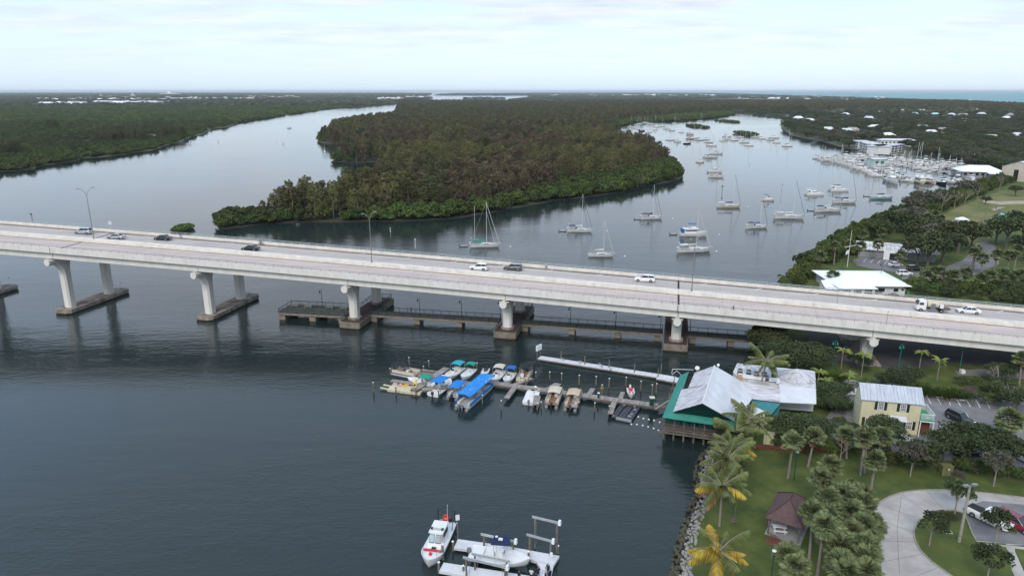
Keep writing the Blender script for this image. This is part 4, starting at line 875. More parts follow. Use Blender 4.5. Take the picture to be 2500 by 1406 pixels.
mat('hvac', (0.33, 0.35, 0.36), 0.6, 0.15, 2.0); mat('hvac_dark', (0.06, 0.07, 0.08), 0.7)
mat('plywood', (0.45, 0.30, 0.17), 0.8, 0.1, 2.0)
mat('brick_red', (0.17, 0.055, 0.04), 0.9, 0.2, 1.5)
mat('canopy_blue_grey', (0.20, 0.36, 0.46), 0.8, 0.1, 0.5)
mat('olive_box', (0.16, 0.165, 0.07), 0.8, 0.2, 1.5)

def frame(A, Bp):
    """local frame with the origin at A, +x towards B"""
    d = Vector((Bp[0] - A[0], Bp[1] - A[1], 0)); return math.atan2(d.y, d.x), d.length
def gable_roof(m, x0, x1, y0, y1, z0, z1, over=.4, t=.15, hip=0.0, axis='x', ridge_off=0.0):
    """roof sheets; ridge along the axis, hip insets the ridge ends"""
    if axis == 'y':
        R = [(y0, y1, x0, x1)]; f = lambda a, b, z: (b, a, z); a0, a1, b0, b1 = y0 - over, y1 + over, x0 - over, x1 + over
    else: f = lambda a, b, z: (a, b, z); a0, a1, b0, b1 = x0 - over, x1 + over, y0 - over, y1 + over
    mid = (b0 + b1) / 2 + ridge_off; r0, r1 = a0 + hip, a1 - hip
    m.slab([f(a0, b0, z0), f(a1, b0, z0), f(r1, mid, z1), f(r0, mid, z1)], t); m.slab([f(a1, b1, z0), f(a0, b1, z0), f(r0, mid, z1), f(r1, mid, z1)], t)
    if hip > 0: m.slab([f(a0, b1, z0), f(a0, b0, z0), f(r0, mid, z1)], t); m.slab([f(a1, b0, z0), f(a1, b1, z0), f(r1, mid, z1)], t)
def walls(m, x0, x1, y0, y1, z0, z1, mi=0): m.box(((x0 + x1) / 2, (y0 + y1) / 2, (z0 + z1) / 2), (x1 - x0, y1 - y0, z1 - z0), 0, mi)
def window(parent, c, w, h, face='-y', rz=0.0, frame_m='trim_white', shutters=None, grid=(1, 1), depth=.06):
    """window part with frame, muntins and pane; c on the wall's face"""
    a = {'-y': 0, '+x': math.pi / 2, '-x': -math.pi / 2, '+y': math.pi}[face] + rz; ca, sa = math.cos(a), math.sin(a)
    P = lambda x, y, z: (c[0] + x * ca - y * sa, c[1] + x * sa + y * ca, c[2] + z)
    m = MB(); fw = .09
    for x, z, ww, hh in ((0, h / 2, w + fw, fw), (0, -h / 2, w + fw, fw), (-w / 2, 0, fw, h + fw), (w / 2, 0, fw, h + fw)): m.box(P(x, -depth / 2, z), (ww, depth, hh), a)
    for i in range(1, grid[0]): m.box(P(-w / 2 + w * i / grid[0], -depth * .35, 0), (.04, depth * .5, h), a)
    for i in range(1, grid[1]): m.box(P(0, -depth * .35, -h / 2 + h * i / grid[1]), (w, depth * .5, .04 if i != grid[1] // 2 else .08), a)
    o = m.build('window', frame_m, parent); MB().box(P(0, -.012, 0), (w, .02, h), a).build('pane', 'glass_dark', o)
    if shutters:
        for s_ in (-1, 1): MB().box(P(s_ * (w / 2 + .30), -.03, 0), (.42, .05, h + .15), a).build('shutter', shutters, parent)
    return o

# the waterfront restaurant, in a local frame: +x along its front (to the right), +y away from the water's near edge
A, Bq = Vector((24.2, 102.9, 0)), Vector((35.3, 99.4, 0)); rz, _ = frame(A, Bq)
rest = EMPTY('restaurant', A, 'white roofed waterfront restaurant on piles with a green skirt roof and open veranda', 'restaurant', None, rz)
def loc(p):  # world to the restaurant's frame
    v = Vector((p[0], p[1], 0)) - A; c, s = math.cos(-rz), math.sin(-rz); return Vector((v.x * c - v.y * s, v.x * s + v.y * c, p[2] if len(p) > 2 else 0))
LG = lambda x, y, z: loc(G(x, y, z))
ra, rb = LG(1715, 983, 8.6), LG(1744.4, 892.7, 8.6); le0, le1 = LG(1643.8, 1003.3, 5.3), LG(1663.7, 950.5, 5.3); le2, le3 = LG(1680.7, 945.5, 6.0), LG(1695.6, 909.6, 6.0)
re0, re1 = LG(1800, 1031, 4.6), LG(1836, 972, 4.6); rm = LG(1812, 931, 5.6); rb2 = LG(1744.4, 892.7, 8.6)
step = ra.lerp(rb, .45)
m = MB(); m.slab([le0, ra, step, le1], .12); m.slab([le2, step.lerp(rb, .03), rb, le3], .12); m.build('roof_left', 'roof_streaked', rest)  # left slope greyer and more streaked than the right
m = MB(); m.slab([ra, re0, re1, rm, rb], .12); m.build('roof_right', 'roof_white', rest)
m = MB(); m.tube(ra + Vector((0, 0, .03)), rb + Vector((0, 0, .03)), .12, n=4); m.build('ridge_cap', 'trim_white', rest)
m = MB(); m.add([le0 + Vector((.15, .25, -.15)), re0 + Vector((-.2, .25, -.2)), ra + Vector((0, .3, -.16)), Vector((le0.x + .15, le0.y + .25, 4.5)), Vector((re0.x - .2, re0.y + .25, 4.4))], [(0, 2, 1), (0, 1, 4, 3)]); m.build('gable_wall', 'gable_green', rest)
g0, g1, g2, g3 = LG(1617, 1018, 4.15), LG(1659.8, 916.6, 4.15), LG(1694, 916.6, 4.6), LG(1800, 1045, 4.3)
gi = Vector((le0.x + .3, le0.y + .5, 5.1))
m = MB(); m.slab([g0, gi, Vector((gi.x + 1.0, g2.y, 5.3)), g1], .10); m.build('skirt_roof_left', 'awning_green', rest); m = MB(); m.slab([g0, g3, Vector((g3.x + .3, gi.y + .3, 5.0)), gi], .10); m.build('skirt_roof_front', 'awning_green', rest)
fx0, fx1, fy0, fy1 = g0.x + .35, 11.6, .6, g1.y - .3
m = MB(); m.box(((fx0 + fx1) / 2, (fy0 + fy1) / 2, 1.72), (fx1 - fx0, fy1 - fy0, .3)); m.build('veranda_floor', 'timber_grey', rest)
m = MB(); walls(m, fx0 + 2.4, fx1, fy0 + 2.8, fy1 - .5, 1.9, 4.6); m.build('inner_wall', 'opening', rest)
m = MB()
for k in range(8): x = fx0 + (fx1 - fx0) * k / 7; m.box((x, fy0 + .05, 3.0), (.14, .14, 2.4)); m.tube((x, fy0 + .2, -1.5), (x, fy0 + .2, 1.6), .16, n=6)
for k in range(1, 7): y = fy0 + (fy1 - fy0) * k / 6; m.box((fx0 + .05, y, 3.0), (.14, .14, 2.4)); m.tube((fx0 + .2, y, -1.5), (fx0 + .2, y, 1.6), .16, n=6)
m.build('posts', 'timber_grey', rest)
m = MB()
for h in (.25, 1.0): m.box(((fx0 + fx1) / 2, fy0, 1.87 + h), (fx1 - fx0, .07, .09)); m.box((fx0, (fy0 + fy1) / 2, 1.87 + h), (.07, fy1 - fy0, .09))
for k in range(70): m.box((fx0 + (fx1 - fx0) * k / 70, fy0, 2.5), (.05, .04, .72))
for k in range(80): m.box((fx0, fy0 + (fy1 - fy0) * k / 80, 2.5), (.04, .05, .72))
m.build('railing', 'timber_grey', rest)
m = MB(); m.box((fx0 + 4, fy0 - .12, 1.35), (fx1 - fx0 - 1, .12, .3)); m.build('beam', 'timber_grey', rest)
m = MB()     # half-drawn dark blinds above the rail
for k in range(9): m.box((fx0 + .7 + k * 1.28, fy0 + .3, 3.35), (1.1, .05, .9))
m.build('blind', 'gable_green', rest)
# flat roof and kitchen wing behind
c0, c1, c2, c3 = LG(1787, 908, 5.6), LG(1908, 925, 5.6), LG(1903, 953, 5.4), LG(1812, 931, 5.5)
m = MB(); m.prism([(q.x, q.y) for q in (LG(1790, 906, 5.6), LG(1800, 885, 5.6), LG(1990, 905, 5.6), LG(1992, 945, 5.6), LG(1812, 932, 5.6))], 1.0, 5.35); m.build('wing_wall', 'wall_white', rest)
m = MB(); m.prism([(q.x, q.y) for q in (LG(1790, 906, 5.6), LG(1800, 885, 5.6), LG(1990, 905, 5.6), LG(1992, 945, 5.6), LG(1812, 932, 5.6))], 5.36, 5.5); m.build('flat_roof', 'roof_flat', rest)
w0, w1, w2, w3 = LG(1812, 932, 5.5), LG(1903, 948, 5.5), LG(1905, 981, 4.4), LG(1834, 972, 4.5)
m = MB(); m.slab([w0, w1, w2, w3], .12); m.build('wing_roof', 'roof_streaked', rest)
h0, h1, h2, h3 = LG(1902, 936, 5.6), LG(1992, 947, 5.4), LG(1993, 985, 4.4), LG(1905, 981, 4.4)
m = MB(); m.slab([h0, h1, h2, h3], .12); m.build('wing_roof', 'roof_white', rest)
ap = LG(1946, 900, 7.8); k0, k1, k2, k3 = LG(1899, 920, 5.55), LG(1946, 941, 5.6), LG(1992, 928, 5.6), LG(1988, 905, 5.6)
m = MB(); m.slab([k0, k1, ap], .1); m.slab([k1, k2, ap], .1); m.slab([k2, k3, ap], .1); m.slab([k3, LG(1900, 902, 5.6), ap], .1); m.slab([LG(1900, 902, 5.6), k0, ap], .1); m.build('pyramid_roof', 'roof_streaked', rest)
m = MB(); s0, s1 = LG(1838, 978, 4.3), LG(1905, 984, 4.2); m.prism([(s0.x, s0.y), (s1.x, s1.y), (s1.x, s1.y + 2.5), (s0.x, s0.y + 2.5)], 1.0, 4.1); m.build('teal_wall', 'wall_teal', rest)
m = MB(); m.slab([LG(1834, 976, 4.2), LG(1905, 985, 4.2), LG(1882, 1012, 2.9), LG(1836, 1000, 2.9)], .08); m.build('teal_awning', 'wall_teal', rest)
m = MB(); m.prism([(q.x, q.y) for q in (LG(1790, 1020, 3), LG(1830, 990, 3), LG(1868, 1010, 3), LG(1865, 1030, 3))], 1.0, 3.4); m.build('side_wing', 'wall_white', rest)
for (px_, py_) in ((1806, 912), (1827, 915), (1846, 920), (1889, 917), (1865, 921), (1872, 926)):
    p = G(px_, py_ + 4, 5.5); u = EMPTY('air_conditioner', p, {1806: 'grey rooftop air conditioner, leftmost of the row on the restaurant roof', 1827: 'grey rooftop air conditioner, second from the left on the restaurant roof', 1846: 'grey rooftop air conditioner, third from the left on the restaurant roof', 1889: 'tall dark rooftop air conditioner beside the pyramid roof', 1865: 'rooftop air conditioner behind the long white duct', 1872: 'low rooftop unit at the right end of the white duct'}[px_], 'air conditioner', 'air conditioners on the restaurant roof', rz)
    s_ = 1.0 if px_ != 1872 else .7; MB().box((0, 0, .6 * s_), (.95 * s_, .9 * s_, 1.15 * s_)).build('casing', 'hvac', u); MB().box((0, -.46 * s_, .55 * s_), (.8 * s_, .03, .85 * s_)).build('grille', 'hvac_dark', u); MB().tube((0, 0, 1.18 * s_), (0, 0, 1.26 * s_), .36 * s_, n=10).build('fan', 'hvac_dark', u)
p = G(1852, 926, 5.6); d_ = EMPTY('roof_duct', p, 'long white ventilation duct lying on the flat restaurant roof', 'duct', None, rz - .02); MB().box((0, 0, .3), (6.8, .7, .5)).build('duct_body', 'trim_white', d_); MB().box((-3.2, .6, .3), (.6, 1.6, .45)).build('elbow', 'trim_white', d_); MB().box((3.2, -.5, .3), (.6, 1.2, .45)).build('elbow', 'trim_white', d_)
p = G(1805, 928, 5.5); TAG(MB().box((p.x, p.y, 6.0), (.9, .8, .9), rz).build('plywood_box', 'plywood'), 'tan plywood box on the flat restaurant roof', 'box')
for (a, b, s_, lab) in ((1702, 903, .45, 'white satellite dish behind the restaurant ridge'), (1753, 896, .25, 'small white vent cap at the far end of the restaurant ridge')):
    p = G(a, b, 6.5 if s_ > .3 else 8.5); u = EMPTY('roof_vent', p, lab, 'vent' if s_ < .3 else 'satellite dish'); MB().tube((0, 0, -.5), (0, 0, .3), .06, n=5).build('stem', 'trim_white', u); MB().tube((0, 0, .3), (0, -.1, .55), s_, s_ * .8, 10).build('dish', 'trim_white', u)
p = G(1876, 1082, .65); TAG(MB().box((p.x, p.y, 1.6), (1.6, .9, 1.9), rz).build('utility_cabinet', 'wall_yellow'), 'yellow utility cabinet behind the restaurant beside the lawn', 'cabinet')
p = G(1905, 1098, .62); TAG(MB().box((p.x, p.y, .95), (9, .3, .55), rz * .4).build('low_wall', 'brick_red'), 'low red brick wall between the lawn and the restaurant yard', 'wall')

# the yellow clapboard house
YA, YB = Vector((57.9, 105.7, 0)), Vector((66.7, 103.6, 0)); yr, yl = frame(YA, YB)
yh = EMPTY('yellow_house', YA + Vector((0, 0, ZG)), 'two storey yellow clapboard house with grey metal roof and green porch floor', 'house', None, yr)
m = MB(); walls(m, 0, 8.9, 0, 4.4, 0, 5.7); m.add([(0, 0, 5.7), (0, 4.4, 5.7), (0, 2.2, 7.3), (8.9, 0, 5.7), (8.9, 4.4, 5.7), (8.9, 2.2, 7.3)], [(0, 1, 2), (3, 5, 4)]); m.build('wall', 'wall_yellow', yh)
for k in range(26):     # clapboards proud of the wall
    m = MB(); m.box((4.45, -.012, .2 + k * .21), (8.88, .03, .035)); m.build('clapboard', 'wall_yellow', yh)
m = MB(); gable_roof(m, 0, 8.9, 0, 4.4, 5.6, 7.55, .3, .12); m.build('roof', 'roof_metal', yh)
for k in range(19): MB().slab([(-.28 + k * .515, -.32, 5.66), (-.24 + k * .515, -.32, 5.66), (-.24 + k * .515, 2.18, 7.62), (-.28 + k * .515, 2.18, 7.62)], .05).build('roof_seam', 'roof_metal', yh)
for x in (2.9, 6.25): window(yh, (x, 0, 4.6), .85, 1.25, '-y', shutters='shutter', grid=(3, 4))
window(yh, (7.5, 0, 1.6), .85, 1.35, '-y', shutters='shutter', grid=(3, 4)); window(yh, (1.3, 0, 1.6), .85, 1.35, '-y', shutters='shutter', grid=(3, 4)); window(yh, (0, 2.2, 4.4), .8, 1.1, '-x', grid=(2, 2))
MB().slab([(4.4, -1.1, 2.65), (6.9, -1.1, 2.65), (6.9, 0, 3.1), (4.4, 0, 3.1)], .1).build('door_canopy', 'roof_white', yh)
m = MB(); m.box((9.95, 1.6, 2.95), (2.0, 4.2, .2)); m.build('porch_floor', 'deck_green', yh); MB().box((9.95, 1.6, 2.76), (2.1, 4.3, .16)).build('porch_fascia', 'trim_white', yh)
m = MB()
for x, y in ((10.9, -.45), (10.9, 3.6), (8.97, -.45)): m.box((x, y, 1.4), (.14, .14, 2.7))
m.build('porch_post', 'trim_white', yh); m = MB()
for (a, b) in (((8.97, -.45), (10.9, -.45)), ((10.9, -.45), (10.9, 3.65)), ((10.9, 3.65), (8.97, 3.65))):
    a, b = Vector((*a, 3.05)), Vector((*b, 3.05)); m.box((a + b) / 2 + Vector((0, 0, .95)), ((b - a).length + .1, .09, .08), math.atan2((b - a).y, (b - a).x)); n = int((b - a).length / .14)
    for k in range(n + 1): m.box(a + (b - a) * k / n + Vector((0, 0, .45)), (.045, .045, .95))
m.build('porch_railing', 'trim_white', yh); MB().box((9.9, -.5, 3.5), (.5, .04, .12)).build('name_plate', 'trim_white', yh)
MB().box((9.9, .6, 1.2), (1.7, .1, 2.3)).build('door', 'brick_red', yh)

# pavilion with plum shingle roof
pc = [G(1867, 1262, 3.1), G(1962, 1292, 3.1), G(1990, 1222, 3.1), G(1897, 1201, 3.1)]; pz, pw = frame(pc[0], pc[1]); ph = (pc[3] - pc[0]).length
pv = EMPTY('picnic_pavilion', (pc[0].x, pc[0].y, ZG), 'open picnic pavilion with plum shingle hip roof standing on the lawn', 'pavilion', None, pz)
m = MB(); zz0, zz1 = 2.5, 4.5; q = [(0, 0, zz0), (pw, 0, zz0), (pw, ph, zz0), (0, ph, zz0)]; e0, e1 = (pw / 2, ph * .38, zz1), (pw / 2, ph * .66, zz1)
for f in ((q[0], q[1], e0), (q[1], q[2], e1, e0), (q[2], q[3], e1), (q[3], q[0], e0, e1)): m.slab(list(f), .1)
m.build('roof', 'shingle_plum', pv)
m = MB()
for a, b in ((q[0], e0), (q[1], e0), (q[2], e1), (q[3], e1), (e0, e1)): m.tube(Vector(a) + Vector((0, 0, .03)), Vector(b) + Vector((0, 0, .03)), .07, n=4)
m.build('ridge_caps', 'shingle_ridge', pv)
for x, y in ((.5, .5), (pw - .5, .5), (pw - .5, ph - .5), (.5, ph - .5)): MB().box((x, y, 1.2), (.2, .2, 2.45)).build('post', 'timber_grey', pv)
MB().box((pw / 2, ph / 2, .04), (pw - .3, ph - .3, .1)).build('slab', 'wall_grey', pv)
def picnic_table(p, rz_, lab, mt='trim_white', grp=None):
    t = EMPTY('picnic_table', p, lab, 'picnic table', grp, rz_); MB().box((0, 0, .74), (1.7, .7, .06)).build('table_top', mt, t)
    for s_ in (-1, 1): MB().box((0, s_ * .7, .44), (1.7, .28, .05)).build('bench', mt, t); MB().box((s_ * .6, 0, .38), (.07, 1.3, .72), 0, 0, .55).build('leg', mt, t)
    return t
picnic_table(G(1902, 1296, ZG + .06), pz + .4, 'white picnic table in the shade under the pavilion')
# rusty bench swing and bin
mat('rust', (0.20, 0.08, 0.06), .8, .3, 3); mat('person_skin', (0.42, 0.26, 0.18), .6)
b = EMPTY('bike_rack', G(1893, 1325, ZG), 'rust red looped bicycle rack on a pad by the pavilion', 'bicycle rack', None, .3)
for k in range(4): MB().path([(math.cos(t * .628) * .45 - .1 * k, k * .28, max(0, math.sin(t * .628)) * 1.0) for t in range(6)], .04, 5).build('loop', 'rust', b)
MB().box((.1, .3, .02), (1.9, 1.5, .05)).build('pad', 'rust', b)
def park_lamp(px_, py_, H, lab):
    r_ = EMPTY('park_lamp', G(px_, py_, ZG), lab, 'lamp post', 'black globe lamp posts in the park'); MB().tube((0, 0, 0), (0, 0, H), .07, .05, 7).build('pole', 'gable_green', r_)
    m = MB(); m.loft([[(math.cos(t * .785) * r, math.sin(t * .785) * r, H + h) for t in range(8)] for h, r in ((0, .07), (.08, .2), (.2, .26), (.32, .2), (.4, .05))]); smooth(m.build('globe', 'trim_white', r_)); MB().tube((0, 0, H + .38), (0, 0, H + .46), .15, .05, 8).build('cap', 'galvanised', r_)
park_lamp(1938, 1172, 4.4, 'black globe lamp post on the lawn between two palms'); park_lamp(1879, 1440, 5.0, 'black globe lamp post at the bottom edge of the lawn below the pavilion')
# tall concrete light pole on the traffic island
r_ = EMPTY('parking_light', G(2341, 1322, ZG), 'thick pale concrete light pole with twin flat lamps on the traffic island', 'light pole', None, .2); MB().tube((0, 0, 0), (0, 0, 7.9), .20, .13, 8).build('pole', 'kerb', r_)
m = MB(); m.box((0, 0, 7.9), (1.5, .12, .12)); m.build('bracket', 'galvanised', r_)
for s_ in (-1, 1): MB().box((s_ * .62, 0, 8.02), (.75, .42, .2)).build('lamp_head', 'galvanised', r_)
# utility box, drain, dumpster
r_ = EMPTY('transformer_box', G(2307, 1157, ZG), 'olive green utility box with stickers at the hedge beside the lawn', 'utility box', None, -.05); MB().box((0, 0, .75), (1.55, 1.0, 1.5)).build('cabinet', 'olive_box', r_); MB().box((0, -.03, 1.52), (1.62, 1.1, .06)).build('lid', 'olive_box', r_); MB().box((.15, -.52, 1.05), (.22, .03, .2)).build('sticker', 'paint_white', r_); MB().box((-.25, -.52, 1.1), (.18, .03, .12)).build('sticker', 'rust', r_)
r_ = EMPTY('storm_drain', G(2313, 1298, ZG + .03), 'rectangular storm drain with pale frame in the island grass', 'drain', None, -.1); MB().box((0, 0, .02), (1.1, .75, .06)).build('frame', 'kerb', r_); MB().box((0, 0, .055), (.85, .5, .03)).build('grate', 'opening', r_)
p = G(1791, 1280, ZG); r_ = EMPTY('rope_swing', p, 'small wooden plank seat hanging by a rope over the lawn under the palms', 'swing', None, .2); MB().tube((0, 0, .45), (0.1, 0, 3.4), .03, n=4).build('rope', 'galvanised', r_); MB().box((0, 0, .42), (.8, .35, .07)).build('seat', 'timber_grey', r_); MB().box((0, .15, .6), (.8, .06, .3)).build('backrest', 'timber_grey', r_)

# white roofed clubhouse beyond the bridge
h1 = EMPTY('white_clubhouse', (88.5, 184.5, ZG), 'low building with wide bright white hip roof just beyond the bridge railing', 'building', None, math.radians(-2))
m = MB(); walls(m, 1.5, 20, 1.0, 16.0, 0, 3.0); walls(m, 1.2, 10.6, -1.6, 1.0, 0, 2.7); m.build('wall', 'wall_white', h1)
m = MB(); gable_roof(m, 1.5, 20, 1.0, 16.0, 3.0, 4.7, 1.1, .15, hip=6.5); m.build('roof', 'roof_bright', h1)
m = MB(); gable_roof(m, 1.2, 10.6, -1.6, 4.5, 2.75, 3.9, .5, .15, hip=2.2); m.build('front_roof', 'roof_bright', h1)
m = MB(); m.slab([(-2.5, -1.0, 2.3), (1.4, -1.4, 2.3), (1.4, 5.5, 3.3), (-1.4, 5.5, 3.0)], .12); m.build('side_roof', 'roof_bright', h1); m = MB(); walls(m, -1.8, 1.2, -.5, 5.0, 0, 2.2); m.build('side_wall', 'wall_cream', h1)
for k in range(3): window(h1, (3.0 + k * 2.9, -1.6, 1.7), 2.2, 1.3, '-y', grid=(3, 2))
window(h1, (13.5, 1.0, 1.6), 2.0, 1.1, '-y'); window(h1, (17.5, 1.0, 1.6), 1.4, 1.1, '-y')
# long grey roofed building behind it
h2 = EMPTY('grey_hall', (120.5, 237.5, ZG), 'long low building with ribbed pale grey roof behind the palms', 'building', None, math.radians(-22))
m = MB(); walls(m, 0, 23, -6, 3, 0, 2.9); m.build('wall', 'wall_grey', h2); m = MB(); gable_roof(m, 0, 23, -6, 3, 2.9, 4.7, .8, .15); m.build('roof', 'roof_tan' if False else 'roof_flat', h2)
for k in range(20): MB().slab([(-.6 + k * 1.26, -6.8, 2.97), (-.48 + k * 1.26, -6.8, 2.97), (-.48 + k * 1.26, -1.5, 4.75), (-.6 + k * 1.26, -1.5, 4.75)], .08).build('roof_rib', 'roof_grey', h2)
m = MB(); walls(m, 7.5, 13.5, -7.4, -6, 0, 2.8); m.build('entrance', 'trim_white', h2); MB().box((10.5, -7.45, 1.2), (2.4, .08, 2.2)).build('door', 'glass_dark', h2)
# gazebo with two tier white roof; blue shade sails
gz = EMPTY('park_gazebo', G(2344, 562, ZG), 'two tier white roofed gazebo at the edge of the grass field', 'gazebo', None, -.1)
for x, y in ((-3.6, -2.6), (3.6, -2.6), (3.6, 2.6), (-3.6, 2.6)): MB().box((x, y, 1.5), (.25, .25, 3)).build('post', 'trim_white', gz)
m = MB(); gable_roof(m, -3.8, 3.8, -2.8, 2.8, 3.0, 4.5, .6, .12, hip=3.2); m.build('roof', 'roof_bright', gz); m = MB(); gable_roof(m, -1.6, 1.6, -1.2, 1.2, 4.55, 5.4, .5, .12, hip=1.5); m.build('top_roof', 'roof_bright', gz); MB().box((0, 0, 4.2), (2.4, 1.8, .9)).build('clerestory', 'opening', gz)
ss = EMPTY('shade_sail', G(2440, 553, ZG), 'pale blue shade sails on poles over the playground in the field', 'shade sail'); 
for k, tri in enumerate((((-5, -2, 2.4), (2.2, -3, 2.8), (2, 3, 5.4)), ((2, -2.5, 2.6), (7.5, 0, 3.4), (1.6, 3.2, 5.4)))): MB().slab([Vector(t) for t in tri], .05).build('sail', 'canopy_blue_grey', ss)
m = MB()
for t in ((-5, -2, 2.4), (2.2, -3, 2.8), (1.8, 3.2, 5.4), (7.5, 0, 3.4)): m.tube((t[0], t[1], 0), t, .08, n=5)
m.build('poles', 'galvanised', ss)
# big cream shed and white boatyard roofs
wa = G(2448, 439, ZG); ws = EMPTY('cream_warehouse', (308, 431, ZG), 'large cream metal boat shed with tall dark door slot at the right edge', 'warehouse', None, math.radians(-62)); ws.location = (311.5, 446.5, ZG)
m = MB(); walls(m, 0, 19, 0, 30, 0, 8.6); m.add([(0, 0, 8.6), (19, 0, 8.6), (9.5, 0, 12.2), (0, 30, 8.6), (19, 30, 8.6), (9.5, 30, 12.2)], [(0, 1, 2), (3, 5, 4)]); m.build('wall', 'wall_cream', ws)
m = MB(); gable_roof(m, 0, 19, 0, 30, 8.65, 12.4, .3, .2, axis='y'); m.build('roof', 'roof_white', ws); ws.rotation_euler[2] = math.radians(-58)
MB().box((8.3, -.06, 3.6), (2.6, .1, 7.0)).build('door_slot', 'opening', ws); MB().box((9.5, 8, 12.5), (1, 1.4, .9)).build('roof_vent', 'trim_white', ws)
def simple_building(name, loc_, sx_, sy_, h, rh, rz_, wallm, roofm, lab, hip=0.0, nwin=0, cat='building', group=None, over=.8):
    r_ = EMPTY(name, loc_, lab, cat, group, rz_); m = MB(); walls(m, -sx_ / 2, sx_ / 2, -sy_ / 2, sy_ / 2, -.5, h)
    if hip == 0: m.add([(-sx_ / 2, -sy_ / 2, h), (-sx_ / 2, sy_ / 2, h), (-sx_ / 2, 0, h + rh), (sx_ / 2, -sy_ / 2, h), (sx_ / 2, sy_ / 2, h), (sx_ / 2, 0, h + rh)], [(0, 1, 2), (3, 5, 4)])
    m.build('wall', wallm, r_); m = MB(); gable_roof(m, -sx_ / 2, sx_ / 2, -sy_ / 2, sy_ / 2, h + .03, h + rh, over, .2, hip=hip); m.build('roof', roofm, r_)
    for k in range(nwin): MB().box((-sx_ / 2 + sx_ * (k + .5) / nwin, -sy_ / 2 - .05, h * .55), (sx_ / nwin * .5, .1, h * .4)).build('window', 'glass_dark', r_)
    return r_
simple_building('boatyard_hall', G(2392, 434, ZG) + Vector((4, 9, 0)), 24, 19, 3.8, 3.4, -.25, 'wall_grey', 'roof_bright', 'wide white hip roofed hall of the boatyard beside the marina', hip=7, nwin=7)
simple_building('boatyard_annex', G(2418, 436, ZG) + Vector((8, 2, 0)), 16, 12, 3.2, 1.5, -.25, 'wall_grey', 'roof_bright', 'low white roofed annex between the boatyard hall and the cream shed', hip=3)
simple_building('marina_shed', G(2137, 405, 1.5), 9, 9, 5.2, .6, .12, 'roof_mint', 'roof_white', 'boxy pale turquoise shed standing among the marina berths', nwin=2)
for i, (x, y) in enumerate(((2366, 433), (2386, 436), (2403, 441), (2424, 438))): pass
# apartment block by the marina: two wings, three storeys, stepped front
condo = EMPTY('apartment_block', G(2122, 374, ZG), 'long three storey white apartment block with flat roofs behind the marina', 'apartment building', None, 0); CO = condo.location.copy()
def wing(A_, B_, depth, h, steps, floors=3, sg=1):
    a, b = Vector((A_.x, A_.y, 0)), Vector((B_.x, B_.y, 0)); d = (b - a); Ln = d.length; u = d / Ln; nv = Vector((-u.y, u.x, 0)); th = math.atan2(u.y, u.x)
    nv = nv * sg
    for k in range(steps):
        off = (k % 2) * 1.8; c = a + u * Ln * (k + .5) / steps + nv * (depth / 2 + off) - CO; m = MB(); m.box((c.x, c.y, h / 2), (Ln / steps, depth, h), th); m.build('wall', 'wall_white', condo)
        m = MB(); m.box((c.x, c.y, h + .35), (Ln / steps + 1.4, depth + 2.2, .7), th); m.build('roof', 'roof_white', condo)
        for f in range(floors):
            for s_ in (-.24, .24):
                q = c + u * (Ln / steps) * s_ - nv * (depth / 2 + .05); w_ = MB().box((q.x, q.y, h * (f + .5) / floors), (Ln / steps * .28, .25, h / floors * .5), th).build('window', 'glass_dark', condo)
                MB().box((q.x - nv.x * .5, q.y - nv.y * .5, h * (f + .14) / floors), (Ln / steps * .36, 1.0, .15), th).build('balcony', 'trim_white', condo)
wing(G(2083, 362, 0), G(2142, 379, 0), 10, 6.6, 5); wing(G(2142, 379, 0), G(2205, 373, 0), 10, 6.6, 4)
simple_building('condo_annex', G(2186, 357, ZG), 34, 11, 6.2, 1.4, -.12, 'wall_white', 'roof_white', 'second white apartment wing standing behind the marina block', hip=5, nwin=9, cat='apartment building')
# suburb houses among the trees
desc = ['white', 'tan', 'grey', 'mint']; places = {}
for i, (x, y) in enumerate(HOUSES_E):
    k = 3 if i in (8, 6) else [0, 0, 1, 0, 2, 0, 1, 0][i % 8]; p = G(x, y, ZG); sz = RNG.uniform(12, 19); D = p.y
    if y > 320: sz = RNG.uniform(13, 17)
    lab = '%s %s roofed house among the trees, %s' % (['wide', 'small', 'long'][i % 3], desc[k], ('near the far shore of the anchorage' if x < 2110 else 'in the middle of the wooded suburb' if x < 2300 else 'towards the right edge of the suburb') + (', %s row' % ('farthest' if y < 275 else 'middle' if y < 300 else 'nearest')))
    simple_building('suburb_house', p, sz, sz * .6, 6.0 if y < 300 else 4.5, 3.2, RNG.uniform(-.5, .4), 'wall_white' if k != 1 else 'wall_cream', ['roof_white', 'roof_tan', 'roof_grey', 'roof_mint'][k] if not (k == 0 and i % 3 == 1) else 'roof_bright', lab, hip=3.5, nwin=3, cat='house', group='houses of the wooded suburb')
